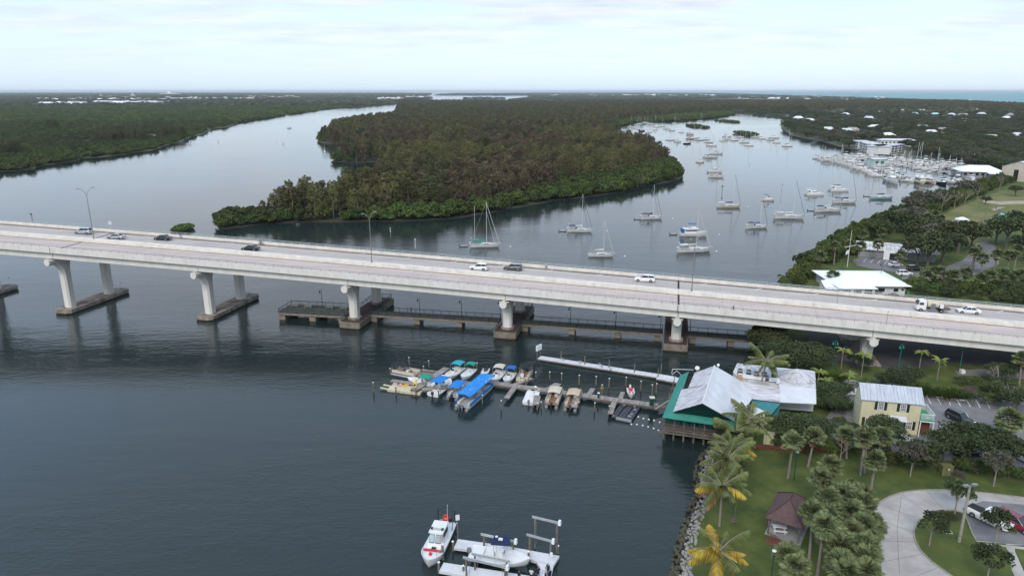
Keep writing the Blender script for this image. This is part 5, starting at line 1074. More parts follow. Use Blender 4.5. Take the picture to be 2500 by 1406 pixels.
# far settlements: rows of white and red roofs on the mainland, ocean front houses
def town(n, x0, x1, y0, y1, w, roofs, lab, grp, seed, hmul=1.0):
    r = random.Random(seed)
    for k in range(n):
        x = r.uniform(x0, x1); y = r.uniform(y0, y1); p = G(x, y, .5); s_ = w * r.uniform(.4, 1.0); rm_ = r.choice(roofs); m = MB(); h = 4.6 * hmul * r.uniform(.8, 1.2)
        r_ = EMPTY('distant_building', p, lab, 'building', grp, r.uniform(-.4, .4)); walls(m, -s_ / 2, s_ / 2, -s_ * .25, s_ * .25, -.5, h); m.build('wall', 'wall_white', r_); m = MB(); gable_roof(m, -s_ / 2, s_ / 2, -s_ * .25, s_ * .25, h, h + 3.5, 1.0, .3); m.build('roof', rm_, r_)
WR = ['roof_bright', 'roof_white', 'roof_bright']; RR = ['roof_red', 'roof_red', 'roof_white', 'roof_tan']
town(26, 92, 208, 255.5, 260, 44, WR, 'one of the white roofed buildings in the nearer left row behind the swamp', 'white roofs behind the left swamp', 1, 2.0); town(40, 238, 405, 253, 257.5, 52, WR, 'one of the bright white roofs in the long row behind the swamp', 'long row of white roofs behind the swamp', 2, 2.0)
town(26, 90, 420, 243, 248, 40, WR, 'one of the scattered pale roofs in the second distant row on the left', 'scattered pale roofs on the left', 3, 2.2); town(36, 400, 640, 242, 246, 34, WR + ['roof_tan'], 'one of the small pale roofs strung along the far left mainland', 'pale roofs along the far left mainland', 4, 2.2)
town(34, 590, 725, 238.5, 242, 38, RR, 'one of the red tiled roofs in the distant settlement', 'red roofed settlement', 5, 2.4); town(40, 925, 985, 243.5, 247, 26, RR + WR, 'one of the pink and white buildings on the far point by the river', 'buildings on the far river point', 6, 2.5); town(16, 990, 1052, 240, 242, 30, WR + RR, 'one of the pale buildings at the tip of the far river point', 'buildings on the tip of the far point', 7, 2.5)
town(12, 250, 345, 238, 241, 60, ['roof_tan', 'roof_red'], 'one of the tan roofs near the distant tower on the left', 'tan roofs in the left distance', 8, 2.4)
town(34, 1340, 1760, 234, 237, 50, WR + ['roof_tan'], 'one of the pale specks of houses on the far barrier island', 'houses on the far barrier island', 9, 3.0); town(30, 1780, 2160, 238, 246, 36, WR + ['roof_grey', 'roof_tan'], 'one of the roofs between the trees towards the ocean', 'roofs towards the ocean', 10, 1.9)
town(30, 2150, 2560, 248, 262, 30, WR + ['roof_grey', 'roof_tan', 'roof_tan'], 'one of the ocean front roofs near the right edge', 'ocean front roofs on the right', 11, 1.6)
for (x, y, h, w, lab) in ((325, 238, 46, 9, 'white tower rising in the left distance'), (247, 239, 36, 6, 'slim pale mast building in the left distance'), (415, 233, 50, 60, 'long white building on the far left skyline')):
    p = G(x, y, .5); r_ = EMPTY('distant_tower', p, lab, 'tower' if w < 20 else 'building'); MB().box((0, 0, h / 2), (w, w, h), 0, 0, .8).build('shaft', 'wall_white', r_); MB().box((0, 0, h * .25), (w * 4, w * 2, h * .5)).build('base_block', 'wall_white', r_)
# ------------------------------------------------------------------ boats
mat('gel_white', (0.68, 0.68, 0.67), 0.3, 0.06, 1.0, spec=.5, coat=.3); mat('gel_cream', (0.60, 0.55, 0.46), 0.35, 0.08, 1.0); mat('gel_navy', (0.02, 0.03, 0.06), 0.25); mat('gel_black', (0.015, 0.017, 0.02), 0.3)
mat('gel_blue', (0.30, 0.45, 0.50), 0.3); mat('gel_pink', (0.62, 0.42, 0.38), 0.4); mat('deck_cream', (0.58, 0.55, 0.50), 0.8, 0.1, 3); mat('deck_grey', (0.36, 0.36, 0.37), 0.8, 0.1, 3); mat('deck_teak', (0.36, 0.25, 0.15), 0.8, 0.2, 3)
mat('canvas_navy', (0.015, 0.025, 0.075), 0.85); mat('canvas_blue', (0.025, 0.13, 0.38), 0.85); mat('canvas_bright', (0.012, 0.20, 0.56), 0.7, .12, 2.0); mat('canvas_teal', (0.03, 0.33, 0.40), 0.8); mat('canvas_green', (0.012, 0.27, 0.20), 0.8); mat('canvas_tan', (0.50, 0.40, 0.29), 0.85); mat('canvas_black', (0.02, 0.02, 0.025), 0.85); mat('canvas_white', (0.60, 0.58, 0.55), 0.85); mat('canvas_cream', (0.56, 0.50, 0.40), .85)
mat('spar', (0.60, 0.60, 0.58), 0.4); mat('spar_dark', (0.10, 0.11, 0.13), 0.4); mat('engine', (0.035, 0.038, 0.045), 0.35); mat('engine_grey', (0.17, 0.18, 0.20), .35); mat('red_paint', (0.55, 0.03, 0.04), 0.5); mat('orange_paint', (0.75, 0.16, 0.02), .6); mat('yellow_paint', (0.75, 0.45, 0.02), .6); mat('seat_brown', (0.24, 0.15, 0.10), .8); mat('antifoul', (0.02, 0.05, 0.07), .8); mat('alu', (0.50, 0.51, 0.52), .35, metal=.6); mat('hdpe_tan', (0.55, 0.48, 0.35), .8, .08, 1.0); mat('skin', (0.42, 0.26, 0.18), .6)
mat('dock_white', (0.60, 0.60, 0.62), .85, .12, .8, detail=10, coord='World'); mat('canvas_worn', (0.012, 0.20, 0.56), .7, .3, 2.2, detail=12, col2=(0.35, 0.55, 0.70), thr=(.36, .41))
def hull_rings(L, B, fb, bow=None, stern=.72, draft=.35, full=.55, n=9):
    bow = fb * 1.35 if bow is None else bow; R = []
    for k in range(n):
        t = k / (n - 1); x = -L / 2 + L * t; w = B / 2 * (stern + (1 - stern) * math.sin(min(1, t / full) * math.pi / 2)) * (1 if t < full else max(0.02, math.cos((t - full) / (1 - full) * math.pi / 2) ** .75)); zs = fb + (bow - fb) * max(0, (t - .25) / .75) ** 1.8; ux = x - (0 if t < .8 else 0)
        und = L * .06 * max(0, (t - .6) / .4)
        R.append([(x, -w, zs), (x - und * .5, -w * .93, zs * .35), (x - und, -w * .62, -draft * .5), (x - und, 0, -draft), (x - und, w * .62, -draft * .5), (x - und * .5, w * .93, zs * .35), (x, w, zs)])
    return R
def hull(root, L, B, fb, m_, **k):
    R = hull_rings(L, B, fb, **k); o = MB().loft(R).build('hull', m_, root); smooth(o, 40); return R
def deckm(root, R, m_, inset=.86, dz=.02, name='deck'):
    r = [[(p[0][0] * .97, p[0][1] * inset, p[0][2] + dz), (p[0][0] * .97, 0, p[0][2] + dz + .05), (p[6][0] * .97, p[6][1] * inset, p[6][2] + dz)] for p in R]; return MB().loft(r, 0, close=False, caps=(False, False)).build(name, m_, root)
def tbox(root, name, m_, x0, x1, w0, w1, z0, z1, slope_f=.0, slope_b=.0, tw=.85):
    """cabin: trapezoid in side view and in section"""
    R = []
    for x, xt, w in ((x0, x0 + slope_b, w0), (x1, x1 - slope_f, w1)): R.append([(x, -w / 2, z0), (xt, -w / 2 * tw, z1), (xt, w / 2 * tw, z1), (x, w / 2, z0)])
    return MB().loft(R).build(name, m_, root)
def dinghy(loc_, lab, rz_=0.0, L=3.0, m_='deck_grey', grp='dinghies tied behind the moored boats'):
    r_ = EMPTY('dinghy', loc_, lab, 'dinghy', grp, rz_); hull(r_, L, 1.3, .38, m_, stern=.9, draft=.1, n=6); MB().box((-L * .05, 0, .40), (L * .6, .65, .04)).build('floor', 'deck_grey', r_); MB().box((-L * .5 - .1, 0, .45), (.3, .3, .7)).build('outboard', 'engine', r_); return r_
def outboard(root, x, y, z, m_='engine', s=1.0):
    o = MB().box((x, y, z + .38 * s), (.55 * s, .38 * s, .5 * s), 0, 0, .8).build('outboard', m_, root); MB().box((x - .02, y, z - .15 * s), (.2 * s, .14 * s, .75 * s)).build('leg', m_, o); return o
def sailboat(loc_, L, lab, H=None, hullm='gel_white', cover='canvas_white', bimini=None, mizzen=0, rz_=0.0, mx=.08, stay='spar', group='yachts moored in the anchorage', cat='sailboat', jib=True, simple=False, boom=True, davit=False, stays=1):
    B = L * .29; fb = .095 * L; r_ = EMPTY('sailboat', loc_, lab, cat, group, rz_); H = H or L * 1.35; R = hull(r_, L, B, fb, hullm, stern=.62, n=9 if not simple else 6)
    deckm(r_, R, 'deck_cream'); top = fb * 1.05 + .42
    tbox(r_, 'cabin', 'gel_white', -L * .16, L * .22, B * .66, B * .42, fb, top, .35, .1)
    if not simple:
        MB().box((0.0, 0, fb + .26), (L * .28, B * .58, .16)).build('cabin_window', 'glass_dark', r_); MB().box((-L * .29, 0, fb + .06), (L * .22, B * .42, .16)).build('cockpit', 'deck_grey', r_)
        m = MB(); 
        for s_ in (-1, 1):
            P = [(q[0][0], q[0][1] * s_ * -1 * .97, q[0][2] + .55) for q in R]; m.path(P, .022, 3)
            for q in P: m.tube((q[0], q[1], q[2] - .55), q, .02, n=3, cap=False)
        m.build('guard_rail', 'spar', r_)
        R2 = [[(p[0], p[1] * 1.004, p[2]) for p in q[1:6]] for q in R]; s_ = MB()
        for y in (-1, 1): s_.path([(q[0][0], q[0][1] * y * -1 * 1.01, q[0][2] - .02) for q in R], .045, 4)
        s_.build('rub_rail', 'spar_dark', r_)
    x0 = L * mx; MB().tube((x0, 0, fb), (x0, 0, H), .10 if not simple else .13, .07 if not simple else .09, 6).build('mast', 'spar', r_)
    if boom:
        MB().tube((x0, 0, top + .75), (x0 - L * .36, 0, top + .85), .06, n=5).build('boom', 'spar', r_); m = MB(); m.loft([[(x0 - L * .35 * t, math.cos(a) * w, top + .95 + w * .6 + math.sin(a) * w * 1.25) for a in [k * 1.047 for k in range(6)]] for t, w in ((0.02, .26), (.3, .22), (.7, .17), (1, .08))]); smooth(m.build('sail_cover', cover, r_))
    m = MB(); m.tube((L * .49, 0, R[-1][0][2]), (x0 + .05, 0, H * .97), .075 if jib else .025, n=4); m.build('forestay', stay, r_)
    if stays > 1: MB().tube((L * .33, 0, R[-2][0][2]), (x0 + .05, 0, H * .78), .05, n=4).build('inner_stay', stay, r_)
    if not simple: 
        m = MB(); m.tube((-L * .49, 0, fb), (x0 - .05, 0, H), .018, n=3)
        for s_ in (-1, 1): m.tube((x0 - .1, s_ * B * .45, fb), (x0, 0, H * .95), .018, n=3); m.tube((x0, 0, H * .62), (x0, s_ * .7, H * .62), .03, n=3)
        m.build('rigging', 'spar', r_); MB().path([(L * .5, 0, R[-1][0][2] - .1), (L * .56, 0, R[-1][0][2] + .05)], .08, 4).build('bowsprit', 'spar', r_)
    if mizzen: x2 = -L * .34; MB().tube((x2, 0, fb), (x2, 0, H * mizzen), .08, .05, 5).build('mizzen_mast', 'spar', r_); MB().tube((x2, 0, top + .9), (x2 - L * .2, 0, top + .95), .12, n=5).build('mizzen_cover', cover, r_)
    if bimini:
        MB().slab([(-L * .44, -B * .33, top + 1.15), (-L * .2, -B * .33, top + 1.25), (-L * .2, B * .33, top + 1.25), (-L * .44, B * .33, top + 1.15)], .10).build('bimini', bimini, r_); m = MB()
        for x in (-L * .43, -L * .21):
            for y in (-1, 1): m.tube((x, y * B * .31, fb), (x, y * B * .31, top + 1.1), .025, n=3)
        m.build('bimini_frame', 'spar', r_); MB().slab([(-L * .19, -B * .3, top - .05), (-L * .10, -B * .28, top - .1), (-L * .14, -B * .26, top + .6), (-L * .2, -B * .28, top + .65)], .05).build('dodger', bimini, r_)
    if davit: m = MB(); m.path([(-L * .46, 0, fb), (-L * .47, 0, top + 1.9)], .04, 4); m.box((-L * .47, 0, top + 1.95), (.35, .35, .35)); m.build('radar_pole', 'spar', r_); m = MB(); m.box((-L * .5, 0, fb + .55), (.5, B * .5, .6)); m.build('stern_gear', 'canvas_white', r_)
    return r_
def catamaran(loc_, L, lab, H, rz_=0.0, cover='canvas_white'):
    B = L * .5; r_ = EMPTY('catamaran', loc_, lab, 'catamaran', 'yachts moored in the anchorage', rz_)
    for s_ in (-1, 1):
        R = hull_rings(L, B * .26, 1.25, bow=1.45, stern=.8, draft=.3); o = MB().loft([[(p[0], p[1] + s_ * B * .36, p[2]) for p in q] for q in R]).build('hull', 'gel_white', r_); smooth(o, 40)
    MB().box((-L * .06, 0, 1.1), (L * .62, B * .72, .5)).build('bridge_deck', 'gel_white', r_); tbox(r_, 'cabin', 'gel_white', -L * .28, L * .18, B * .62, B * .5, 1.3, 2.35, 1.2, .1); tbox(r_, 'cabin_window', 'glass_dark', -L * .20, L * .165, B * .625, B * .505, 1.62, 2.0, .5, .1)
    MB().box((-L * .36, 0, 2.85), (L * .24, B * .6, .1)).build('hard_top', 'gel_white', r_); m = MB()
    for y in (-1, 1): m.tube((-L * .46, y * B * .28, 1.2), (-L * .46, y * B * .28, 2.85), .05, n=4)
    m.build('top_post', 'spar', r_); MB().tube((L * .08, 0, 2.2), (L * .08, 0, H), .12, .08, 6).build('mast', 'spar', r_); MB().tube((L * .08, 0, 3.3), (-L * .34, 0, 3.4), .2, .14, 6).build('sail_cover', cover, r_); MB().tube((L * .47, 0, 1.3), (L * .08, 0, H * .9), .06, n=4).build('forestay', 'spar', r_); return r_
def motorboat(loc_, L, lab, style='cruiser', rz_=0.0, hullm='gel_white', top=None, group='motor boats moored in the anchorage', cat='motor boat', name='motor_boat', simple=False):
    B = L * (.32 if style != 'houseboat' else .4); fb = .11 * L + .15; r_ = EMPTY(name, loc_, lab, cat, group, rz_); R = hull(r_, L, B, fb, hullm, bow=fb * 1.5, stern=.88, n=8 if not simple else 6); deckm(r_, R, 'deck_cream')
    if style == 'trawler':
        tbox(r_, 'cabin', 'gel_white', -L * .36, L * .16, B * .8, B * .7, fb, fb + 1.6, .5, .05); tbox(r_, 'cabin_window', 'glass_dark', -L * .33, L * .14, B * .815, B * .715, fb + .75, fb + 1.2, .12, .02)
        MB().box((-L * .12, 0, fb + 1.65), (L * .55, B * .85, .12)).build('upper_deck', 'gel_white', r_); tbox(r_, 'flybridge', 'gel_white', -L * .12, L * .1, B * .6, B * .5, fb + 1.7, fb + 2.35, .4, .05); MB().slab([(-L * .22, -B * .32, fb + 3.6), (L * .06, -B * .32, fb + 3.6), (L * .06, B * .32, fb + 3.6), (-L * .22, B * .32, fb + 3.6)], .1).build('bimini', top or 'canvas_blue', r_)
        m = MB()
        for x in (-L * .2, L * .05):
            for y in (-1, 1): m.tube((x, y * B * .3, fb + 1.7), (x, y * B * .3, fb + 3.55), .035, n=4)
        m.tube((-L * .05, 0, fb + 1.7), (-L * .05, 0, fb + 6), .06, n=4); m.build('frame', 'spar', r_)
        if top: MB().box((-L * .41, 0, fb + .9), (L * .1, B * .75, 1.3)).build('stern_cover', top, r_)
    elif style == 'sportfish':
        tbox(r_, 'cabin', 'gel_white', -L * .16, L * .2, B * .82, B * .6, fb, fb + 1.5, 1.6, .05); tbox(r_, 'cabin_window', 'glass_dark', -L * .12, L * .17, B * .83, B * .62, fb + .75, fb + 1.2, .6, .02); tbox(r_, 'flybridge', 'gel_white', -L * .14, L * .06, B * .7, B * .6, fb + 1.5, fb + 2.4, .5, .05)
        MB().box((-L * .06, 0, fb + 4.2), (L * .2, B * .6, .12)).build('hard_top', 'gel_white', r_); m = MB()
        for x in (-L * .14, L * .02):
            for y in (-1, 1): m.tube((x, y * B * .28, fb + 2.3), (x, y * B * .28, fb + 4.2), .05, n=4)
        m.build('tower', 'spar', r_)
    elif style == 'cruiser':
        tbox(r_, 'cabin', 'gel_white', -L * .18, L * .26, B * .72, B * .45, fb, fb + 1.0, 1.1, .1); tbox(r_, 'windscreen', 'glass_dark', -L * .02, L * .12, B * .70, B * .55, fb + .95, fb + 1.45, .8, .1); MB().slab([(-L * .3, -B * .33, fb + 2.3), (0, -B * .33, fb + 2.4), (0, B * .33, fb + 2.4), (-L * .3, B * .33, fb + 2.3)], .1).build('bimini', top or 'canvas_white', r_)
        m = MB()
        for x in (-L * .28, -L * .02):
            for y in (-1, 1): m.tube((x, y * B * .31, fb), (x, y * B * .31, fb + 2.3), .03, n=3)
        m.build('frame', 'spar', r_)
    elif style == 'houseboat':
        tbox(r_, 'cabin', hullm, -L * .42, L * .3, B * .9, B * .85, fb, fb + 2.3, .2, .05); tbox(r_, 'cabin_window', 'glass_dark', -L * .38, L * .28, B * .915, B * .865, fb + 1.0, fb + 1.8, .05, .02); MB().box((-L * .06, 0, fb + 2.4), (L * .8, B * .98, .15)).build('upper_deck', 'gel_white', r_); tbox(r_, 'wheelhouse', 'gel_white', -L * .1, L * .12, B * .6, B * .5, fb + 2.4, fb + 3.8, .3, .1)
    return r_

YG = 'yachts moored in the anchorage'
YACHTS = [ # px of the hull's middle at the waterline, length in px, mast top px y, options, label
 ((1184, 603), 72, 497, dict(cover='canvas_green', bimini='canvas_green', mizzen=.93, mx=.06, davit=True, stays=2), 'white ketch with green sail cover and green cockpit canvas, nearest the island point'),
 ((1416, 566), 60, 478, dict(cover='canvas_white', bimini='canvas_navy', stay='spar_dark', davit=True, stays=2), 'cream sloop with navy cockpit cover lying right of the green covered ketch'),
 ((1467, 626), 62, 541, dict(cover='canvas_white', hullm='gel_white', mx=.1), 'small white sloop with bare boom just above the bridge railing'),
 ((1590, 535), 55, 455, dict(cover='canvas_navy', bimini='canvas_navy', stay='spar_dark', mx=.06, davit=True, stays=2), 'white sloop with loosely heaped navy mainsail cover and a dinghy astern'),
 ((1779, 507), 58, 428, dict(cover='canvas_navy', hullm='gel_cream', stay='spar_dark', mx=.16, bimini='canvas_white'), 'cream motorsailer with high stern cabin and navy boom cover'),
 ((1695, 615), 84, 515, dict(cover='canvas_white', bimini='canvas_white', mx=.05, mizzen=.0, davit=True), 'large white sloop with white awnings nearest the bridge on the right'),
 ((1848, 557), 54, 480, dict(cover='canvas_blue', bimini='canvas_navy', stay='spar_dark', mx=.12, davit=True), 'white sloop with bright blue mainsail cover near the right shore'),
 ((1927, 534), 72, 443, dict(cover='canvas_white', bimini='canvas_white', mizzen=.94, stay='spar_dark', mx=.1, davit=True), 'long white ketch with white bimini and dark forestay'),
 ((2022, 517), 66, 432, dict(cover='canvas_white', bimini='canvas_navy', mx=.02, davit=True), 'white sloop with many cockpit awnings in the right hand cluster of moorings'),
 ((2062, 496), 56, 410, dict(cover='canvas_black', bimini='canvas_navy', stay='spar_dark', mx=.14, davit=True), 'white sloop with black trim and navy covers behind the awninged sloop'),
 ((2152, 486), 56, 415, dict(cover='canvas_navy', hullm='gel_blue', stay='spar', mx=.1, stays=2, davit=True), 'pale blue hulled sloop with navy cover, farthest right before the marina'),
 ((1748, 434), 38, 375, dict(cover='canvas_white', bimini='canvas_white', mx=.1), 'white sloop at the near end of the mid river trot of moorings'),
 ((1734, 386), 36, 330, dict(cover='canvas_navy', bimini='canvas_black', mx=.1), 'white sloop with dark cockpit canvas in the mid river trot'),
 ((1750, 377), 30, 335, dict(cover='canvas_black', mx=.1), 'white sloop with dark mast behind the mid river trot'),
]
def mpp(y): return CAM_H / ((y - 703) * math.cos(PITCH) + FPX * math.sin(PITCH))
for i, ((x, y), w, mt, op, lab) in enumerate(YACHTS):
    s_ = mpp(y); p = G(x, y); L = w * s_; H = (y - mt) * s_ * 1.04; op = dict(op); sailboat(p, L, lab, H=H, rz_=RNG.uniform(-.10, .06) if i not in (3, 5, 6) else .12, **op)
for (x, y), lab in (((1374, 565), 'grey dinghy tied behind the cream sloop with the navy cockpit cover'), ((1557, 536), 'pale dinghy trailing behind the sloop with the heaped navy cover'), ((1645, 573), 'blue grey dinghy behind the blue canopied trawler'), ((1133, 602), 'dark dinghy behind the green covered ketch'), ((1980, 515), 'dinghy beside the awninged sloop'), ((2116, 480), 'dark dinghy behind the pale blue sloop')): dinghy(G(x, y), lab, RNG.uniform(-.2, .2))
motorboat(G(1693, 576), 10.8, 'white trawler yacht with blue canopies behind the largest white sloop', 'trawler', .0, top='canvas_blue')
catamaran(G(1988, 476), 9.6, 'white sailing catamaran with hard top, left one of the two', 12.5); catamaran(G(2047, 466), 10.6, 'white sailing catamaran with navy boom cover, right one of the two', 12.0, cover='canvas_navy')
motorboat(G(1875, 490), 6.8, 'small white cruiser with bright blue cover up on the cabin', 'cruiser', .05, top='canvas_blue')
motorboat(G(1745, 421.5), 10.5, 'white motor yacht with raked cabin in the mid river trot', 'sportfish', .0); motorboat(G(1709, 397.5), 6.6, 'small pinkish cabin boat left of the mid river trot', 'cruiser', .0, hullm='gel_cream')
FARS = [(1538.7, 310, 283), (1555.7, 305, 280), (1563, 303, 287), (1584, 324, 0), (1598, 305, 280), (1615, 310, 287), (1640, 320, 0), (1646, 301.6, 280), (1710, 296.7, 277), (1637, 343, 315), (1707, 343, 308), (1725, 342, 316), (1731, 348.5, 312), (1737, 357, 0), (1775, 334.6, 300), (1793, 344, 0), (1817, 349, 320), (1828, 356.6, 316), (1843, 335.7, 322), (1859, 340, 316), (1881, 343, 318), (1896, 349.6, 318), (1922, 358, 320), (1573, 300, 294), (1580, 301, 292), (1588, 303, 293), (1690, 340, 304), (1766, 345, 316), (1806, 336, 310), (1890, 338, 316)]
FM = [(1556, 316, 'gel_white'), (1567, 321, 'gel_navy'), (1627, 316, 'gel_white'), (1664, 324, 'gel_white'), (1658, 293.7, 'gel_pink'), (1654.5, 347.5, 'gel_white'), (1678, 352, 'gel_black'), (1685, 329, 'gel_pink'), (1775, 341, 'gel_white'), (1548, 313, 'gel_white'), (1600, 318, 'gel_white'), (1603, 311, 'gel_white')]
cov = ['canvas_white', 'canvas_navy', 'canvas_blue', 'canvas_tan', 'canvas_black', 'canvas_green']
def where(x, y): return ('off the island shore' if x < 1620 else 'left of the nearer mangrove islet' if x < 1680 else 'below the nearer mangrove islet' if x < 1760 else 'beside the dark mangrove islet' if x < 1860 else 'off the wooded right bank') + (', far' if y < 306 else ', mid distance' if y < 330 else '')
for i, (x, y, t) in enumerate(FARS):
    s_ = mpp(y); L = RNG.uniform(8.5, 12.5) if x != 1690 else 15; H = (y - t) * s_ if t else 10.5; c = cov[i % 6]
    sailboat(G(x, y), L, '%s sloop with %s cover %s' % ('pink and white' if x == 1690 else 'white', c.split('_')[1], where(x, y)), H=max(9, H), hullm='gel_pink' if x == 1690 else 'gel_white', cover=c, bimini=cov[(i * 5 + 1) % 6] if i % 2 == 0 else None, rz_=RNG.uniform(-.25, .25), simple=True, group='distant yachts in the anchorage')
for i, (x, y, h) in enumerate(FM): motorboat(G(x, y), RNG.uniform(7.5, 10.5), '%s %s %s' % ({'gel_white': 'white', 'gel_navy': 'navy hulled', 'gel_black': 'black hulled', 'gel_pink': 'pinkish'}[h], ['cabin cruiser', 'trawler', 'sport fishing boat'][i % 3], where(x, y)), ['cruiser', 'trawler', 'sportfish'][i % 3], RNG.uniform(-.3, .3), hullm=h, simple=True, top=cov[i % 5], group='distant motor boats in the anchorage')

# marina: berths along the docks, boats close together with bows or sterns towards us
mg = EMPTY('marina_dock', G(2010, 388, 0), 'long fixed marina dock with many pilings lined with boats', 'dock'); MO = mg.location.copy()
DOCKS = [((2008, 387), (2095, 403), (2150, 422), (2172, 434)), ((2060, 383), (2170, 398), (2260, 412), (2330, 424)), ((2172, 436), (2250, 443), (2330, 446), (2402, 447)), ((2110, 383), (2210, 392), (2330, 412))]
m = MB(); pl = MB()
for D_ in DOCKS:
    P = [G(*q, .9) for q in D_]
    for a, b in zip(P[:-1], P[1:]):
        d = b - a; m.box((a + b) / 2 - MO, (d.length, 2.2, .3), math.atan2(d.y, d.x)); n = int(d.length / 6)
        for k in range(n): q = a + d * k / n + Vector((RNG.uniform(-6, 6), RNG.uniform(-7, 7), 0)) - MO; pl.tube((q.x, q.y, -1), (q.x, q.y, RNG.uniform(2.0, 4.2)), .2, n=5)
TAG(m.build('dock_deck', 'timber_dock', mg), kind=None); TAG(pl.build('pilings', 'pile_wood', mg), kind='stuff')
kits = {}
def mk(kind, i):
    z = Vector((0, -500, -50))
    if kind == 0: return sailboat(z, 10.5, 'x', H=[13, 15.5, 12][i], cover=cov[i], bimini=cov[(i + 1) % 6], simple=True)
    if kind == 1: return motorboat(z, 10.5 + i, 'x', ['cruiser', 'sportfish', 'trawler'][i], simple=True, top=['canvas_navy', 'canvas_white', 'canvas_white'][i])
KIT = [mk(0, 0), mk(0, 1), mk(0, 2), mk(1, 0), mk(1, 1), mk(1, 2)]; used = set(); cnt = 0
def berth(kit, p, rz_, s_, lab):
    o = KIT[kit]
    if kit in used: o = copy_tree(o, None, p, rz_, s_)
    else: used.add(kit); o.location = p; o.rotation_euler[2] = rz_; o.scale = (s_,) * 3
    o['label'] = lab; o['group'] = 'boats berthed in the marina'; return o
rows = [(0, -1, 0), (0, 1, 1), (1, -1, 2), (1, 1, 3), (2, 1, 4), (3, 1, 5), (3, -1, 6)]
rn = ['outer face of the left marina dock', 'inner face of the left marina dock', 'near side of the middle marina dock', 'far side of the middle marina dock', 'inner side of the right marina quay', 'far side of the inshore marina dock', 'near side of the inshore marina dock']
kn = ['white covered sloop', 'tall navy covered sloop', 'short blue covered sloop', 'cabin cruiser', 'sport fishing boat', 'trawler']
for di, side, ri in rows:
    P = [G(*q, 0) for q in DOCKS[di]]; tot = 0
    for a, b in zip(P[:-1], P[1:]):
        d = b - a; u = d.normalized(); nv = Vector((-u.y, u.x, 0)) * side; n = max(1, int(d.length / 6.6))
        for k in range(n):
            if RNG.random() < .10: continue
            f = (tot + k) / 16.0; kit = RNG.choice([0, 1, 2, 3, 4, 5, 3, 4, 3, 4, 5]) if di < 2 else RNG.choice([3, 4, 5, 3, 4, 3, 1]); s_ = RNG.uniform(.72, 1.05); p = a + d * (k + .5) / n + nv * (1.6 + 5.2 * s_); q = math.atan2(nv.y, nv.x)
            berth(kit, p, q + (math.pi if RNG.random() < .4 else 0) + RNG.uniform(-.08, .08), s_, '%s on the %s, %s' % (kn[kit], rn[ri], ['left end', 'left of middle', 'middle', 'right of middle', 'right end'][min(4, int(5 * (tot + k) / max(1, sum(int((P[j + 1] - P[j]).length / 6.6) for j in range(len(P) - 1)))))]))
        tot += n
for i, (x, y, L, st, h, lab) in enumerate(((2177, 446, 17, 'sportfish', 'gel_white', 'largest white motor yacht with flared bow standing out at the marina corner'), (2218, 444, 9, 'cruiser', 'gel_white', 'dark bottomed cruiser right of the largest motor yacht'), (2247, 448, 10.5, 'houseboat', 'gel_cream', 'boxy tan and white houseboat in the front row of the marina'), (2270, 447, 9.5, 'trawler', 'gel_pink', 'salmon coloured trawler beside the boxy houseboat'), (2300, 450, 10.5, 'cruiser', 'gel_black', 'cruiser with black hull in the front row of the marina'), (2322, 447, 9, 'cruiser', 'gel_white', 'cruiser with navy canvas in the front row of the marina'), (2338, 440, 10, 'sportfish', 'gel_white', 'white sport fisher near the right end of the front row'), (2372, 443, 9.5, 'cruiser', 'gel_white', 'white cruiser last in the front row by the quay'))):
    b = motorboat(G(x, y), L, lab, st, -math.pi / 2 + (.05 if i % 2 else -.1) + (.6 if i in (1,) else 0), hullm=h, group='boats in the front row of the marina', top=['canvas_white', 'canvas_navy'][i in (5, 4)])
for k in range(9): TAG(MB().tube(Vector(), Vector((0, 0, RNG.uniform(5.5, 8))), .16, n=5).build('marina_pole', 'wall_white', None, G([2055, 2150, 2205, 2253, 2290, 2332, 2345, 2375, 2318][k], [372, 386, 392, 380, 398, 409, 412, 400, 396][k], .5)), ['pole left of the apartment block', 'pole in front of the apartment block', 'pole at the right end of the apartment block', 'pole behind the inshore dock', 'pole above the middle berths', 'thick pale pole left of the boatyard hall', 'second pale pole left of the boatyard hall', 'pole by the trees near the boatyard', 'pole beside the marina road'][k] + ' at the marina', 'pole', 'pale poles at the marina')

# markers and buoys on the water
def marker(x, y, lab, H=3.2, kind='green', cat='channel marker', w=.9):
    r_ = EMPTY('channel_marker', G(x, y), lab, cat, None, RNG.uniform(-.2, .2)); MB().tube((0, 0, -1), (0, 0, H), .16, .12, 6).build('post', 'pile_wood' if kind != 'white' else 'spar', r_)
    if kind == 'green': MB().box((0, -.14, H - .2), (w, .05, w)).build('day_board', 'sign_green', r_)
    elif kind == 'red': MB().add([(-w / 2, -.16, H - .5), (w / 2, -.16, H - .5), (0, -.16, H + .4), (-w / 2, -.1, H - .5), (w / 2, -.1, H - .5), (0, -.1, H + .4)], [(0, 1, 2), (5, 4, 3), (0, 3, 4, 1), (1, 4, 5, 2), (2, 5, 3, 0)]).build('day_board', 'red_paint', r_)
    else:
        MB().box((0, -.14, H - .3), (w, .05, w * 1.1)).build('sign_face', 'paint_white', r_)
    return r_
marker(81, 548, 'green square day mark on a dark pile left of the street light', 4.6, 'green'); marker(271, 560, 'white square notice board on posts in the water behind the bridge', 3.0, 'white', 'notice board', 1.3); marker(953, 567, 'slim white pile marker in front of the island', 1.9, 'white', w=.2); marker(1014, 606, 'open frame marker with small lamps behind the bridge railing', 3.6, 'white', w=.4)
marker(1763, 470, 'green square day mark beside the cream motorsailer', 3.6, 'green'); marker(1908, 472, 'red triangle day mark on a tall pile in the anchorage', 5.2, 'red'); marker(1830, 399, 'white marker pile in open water of the anchorage', 2.6, 'white', w=.7)
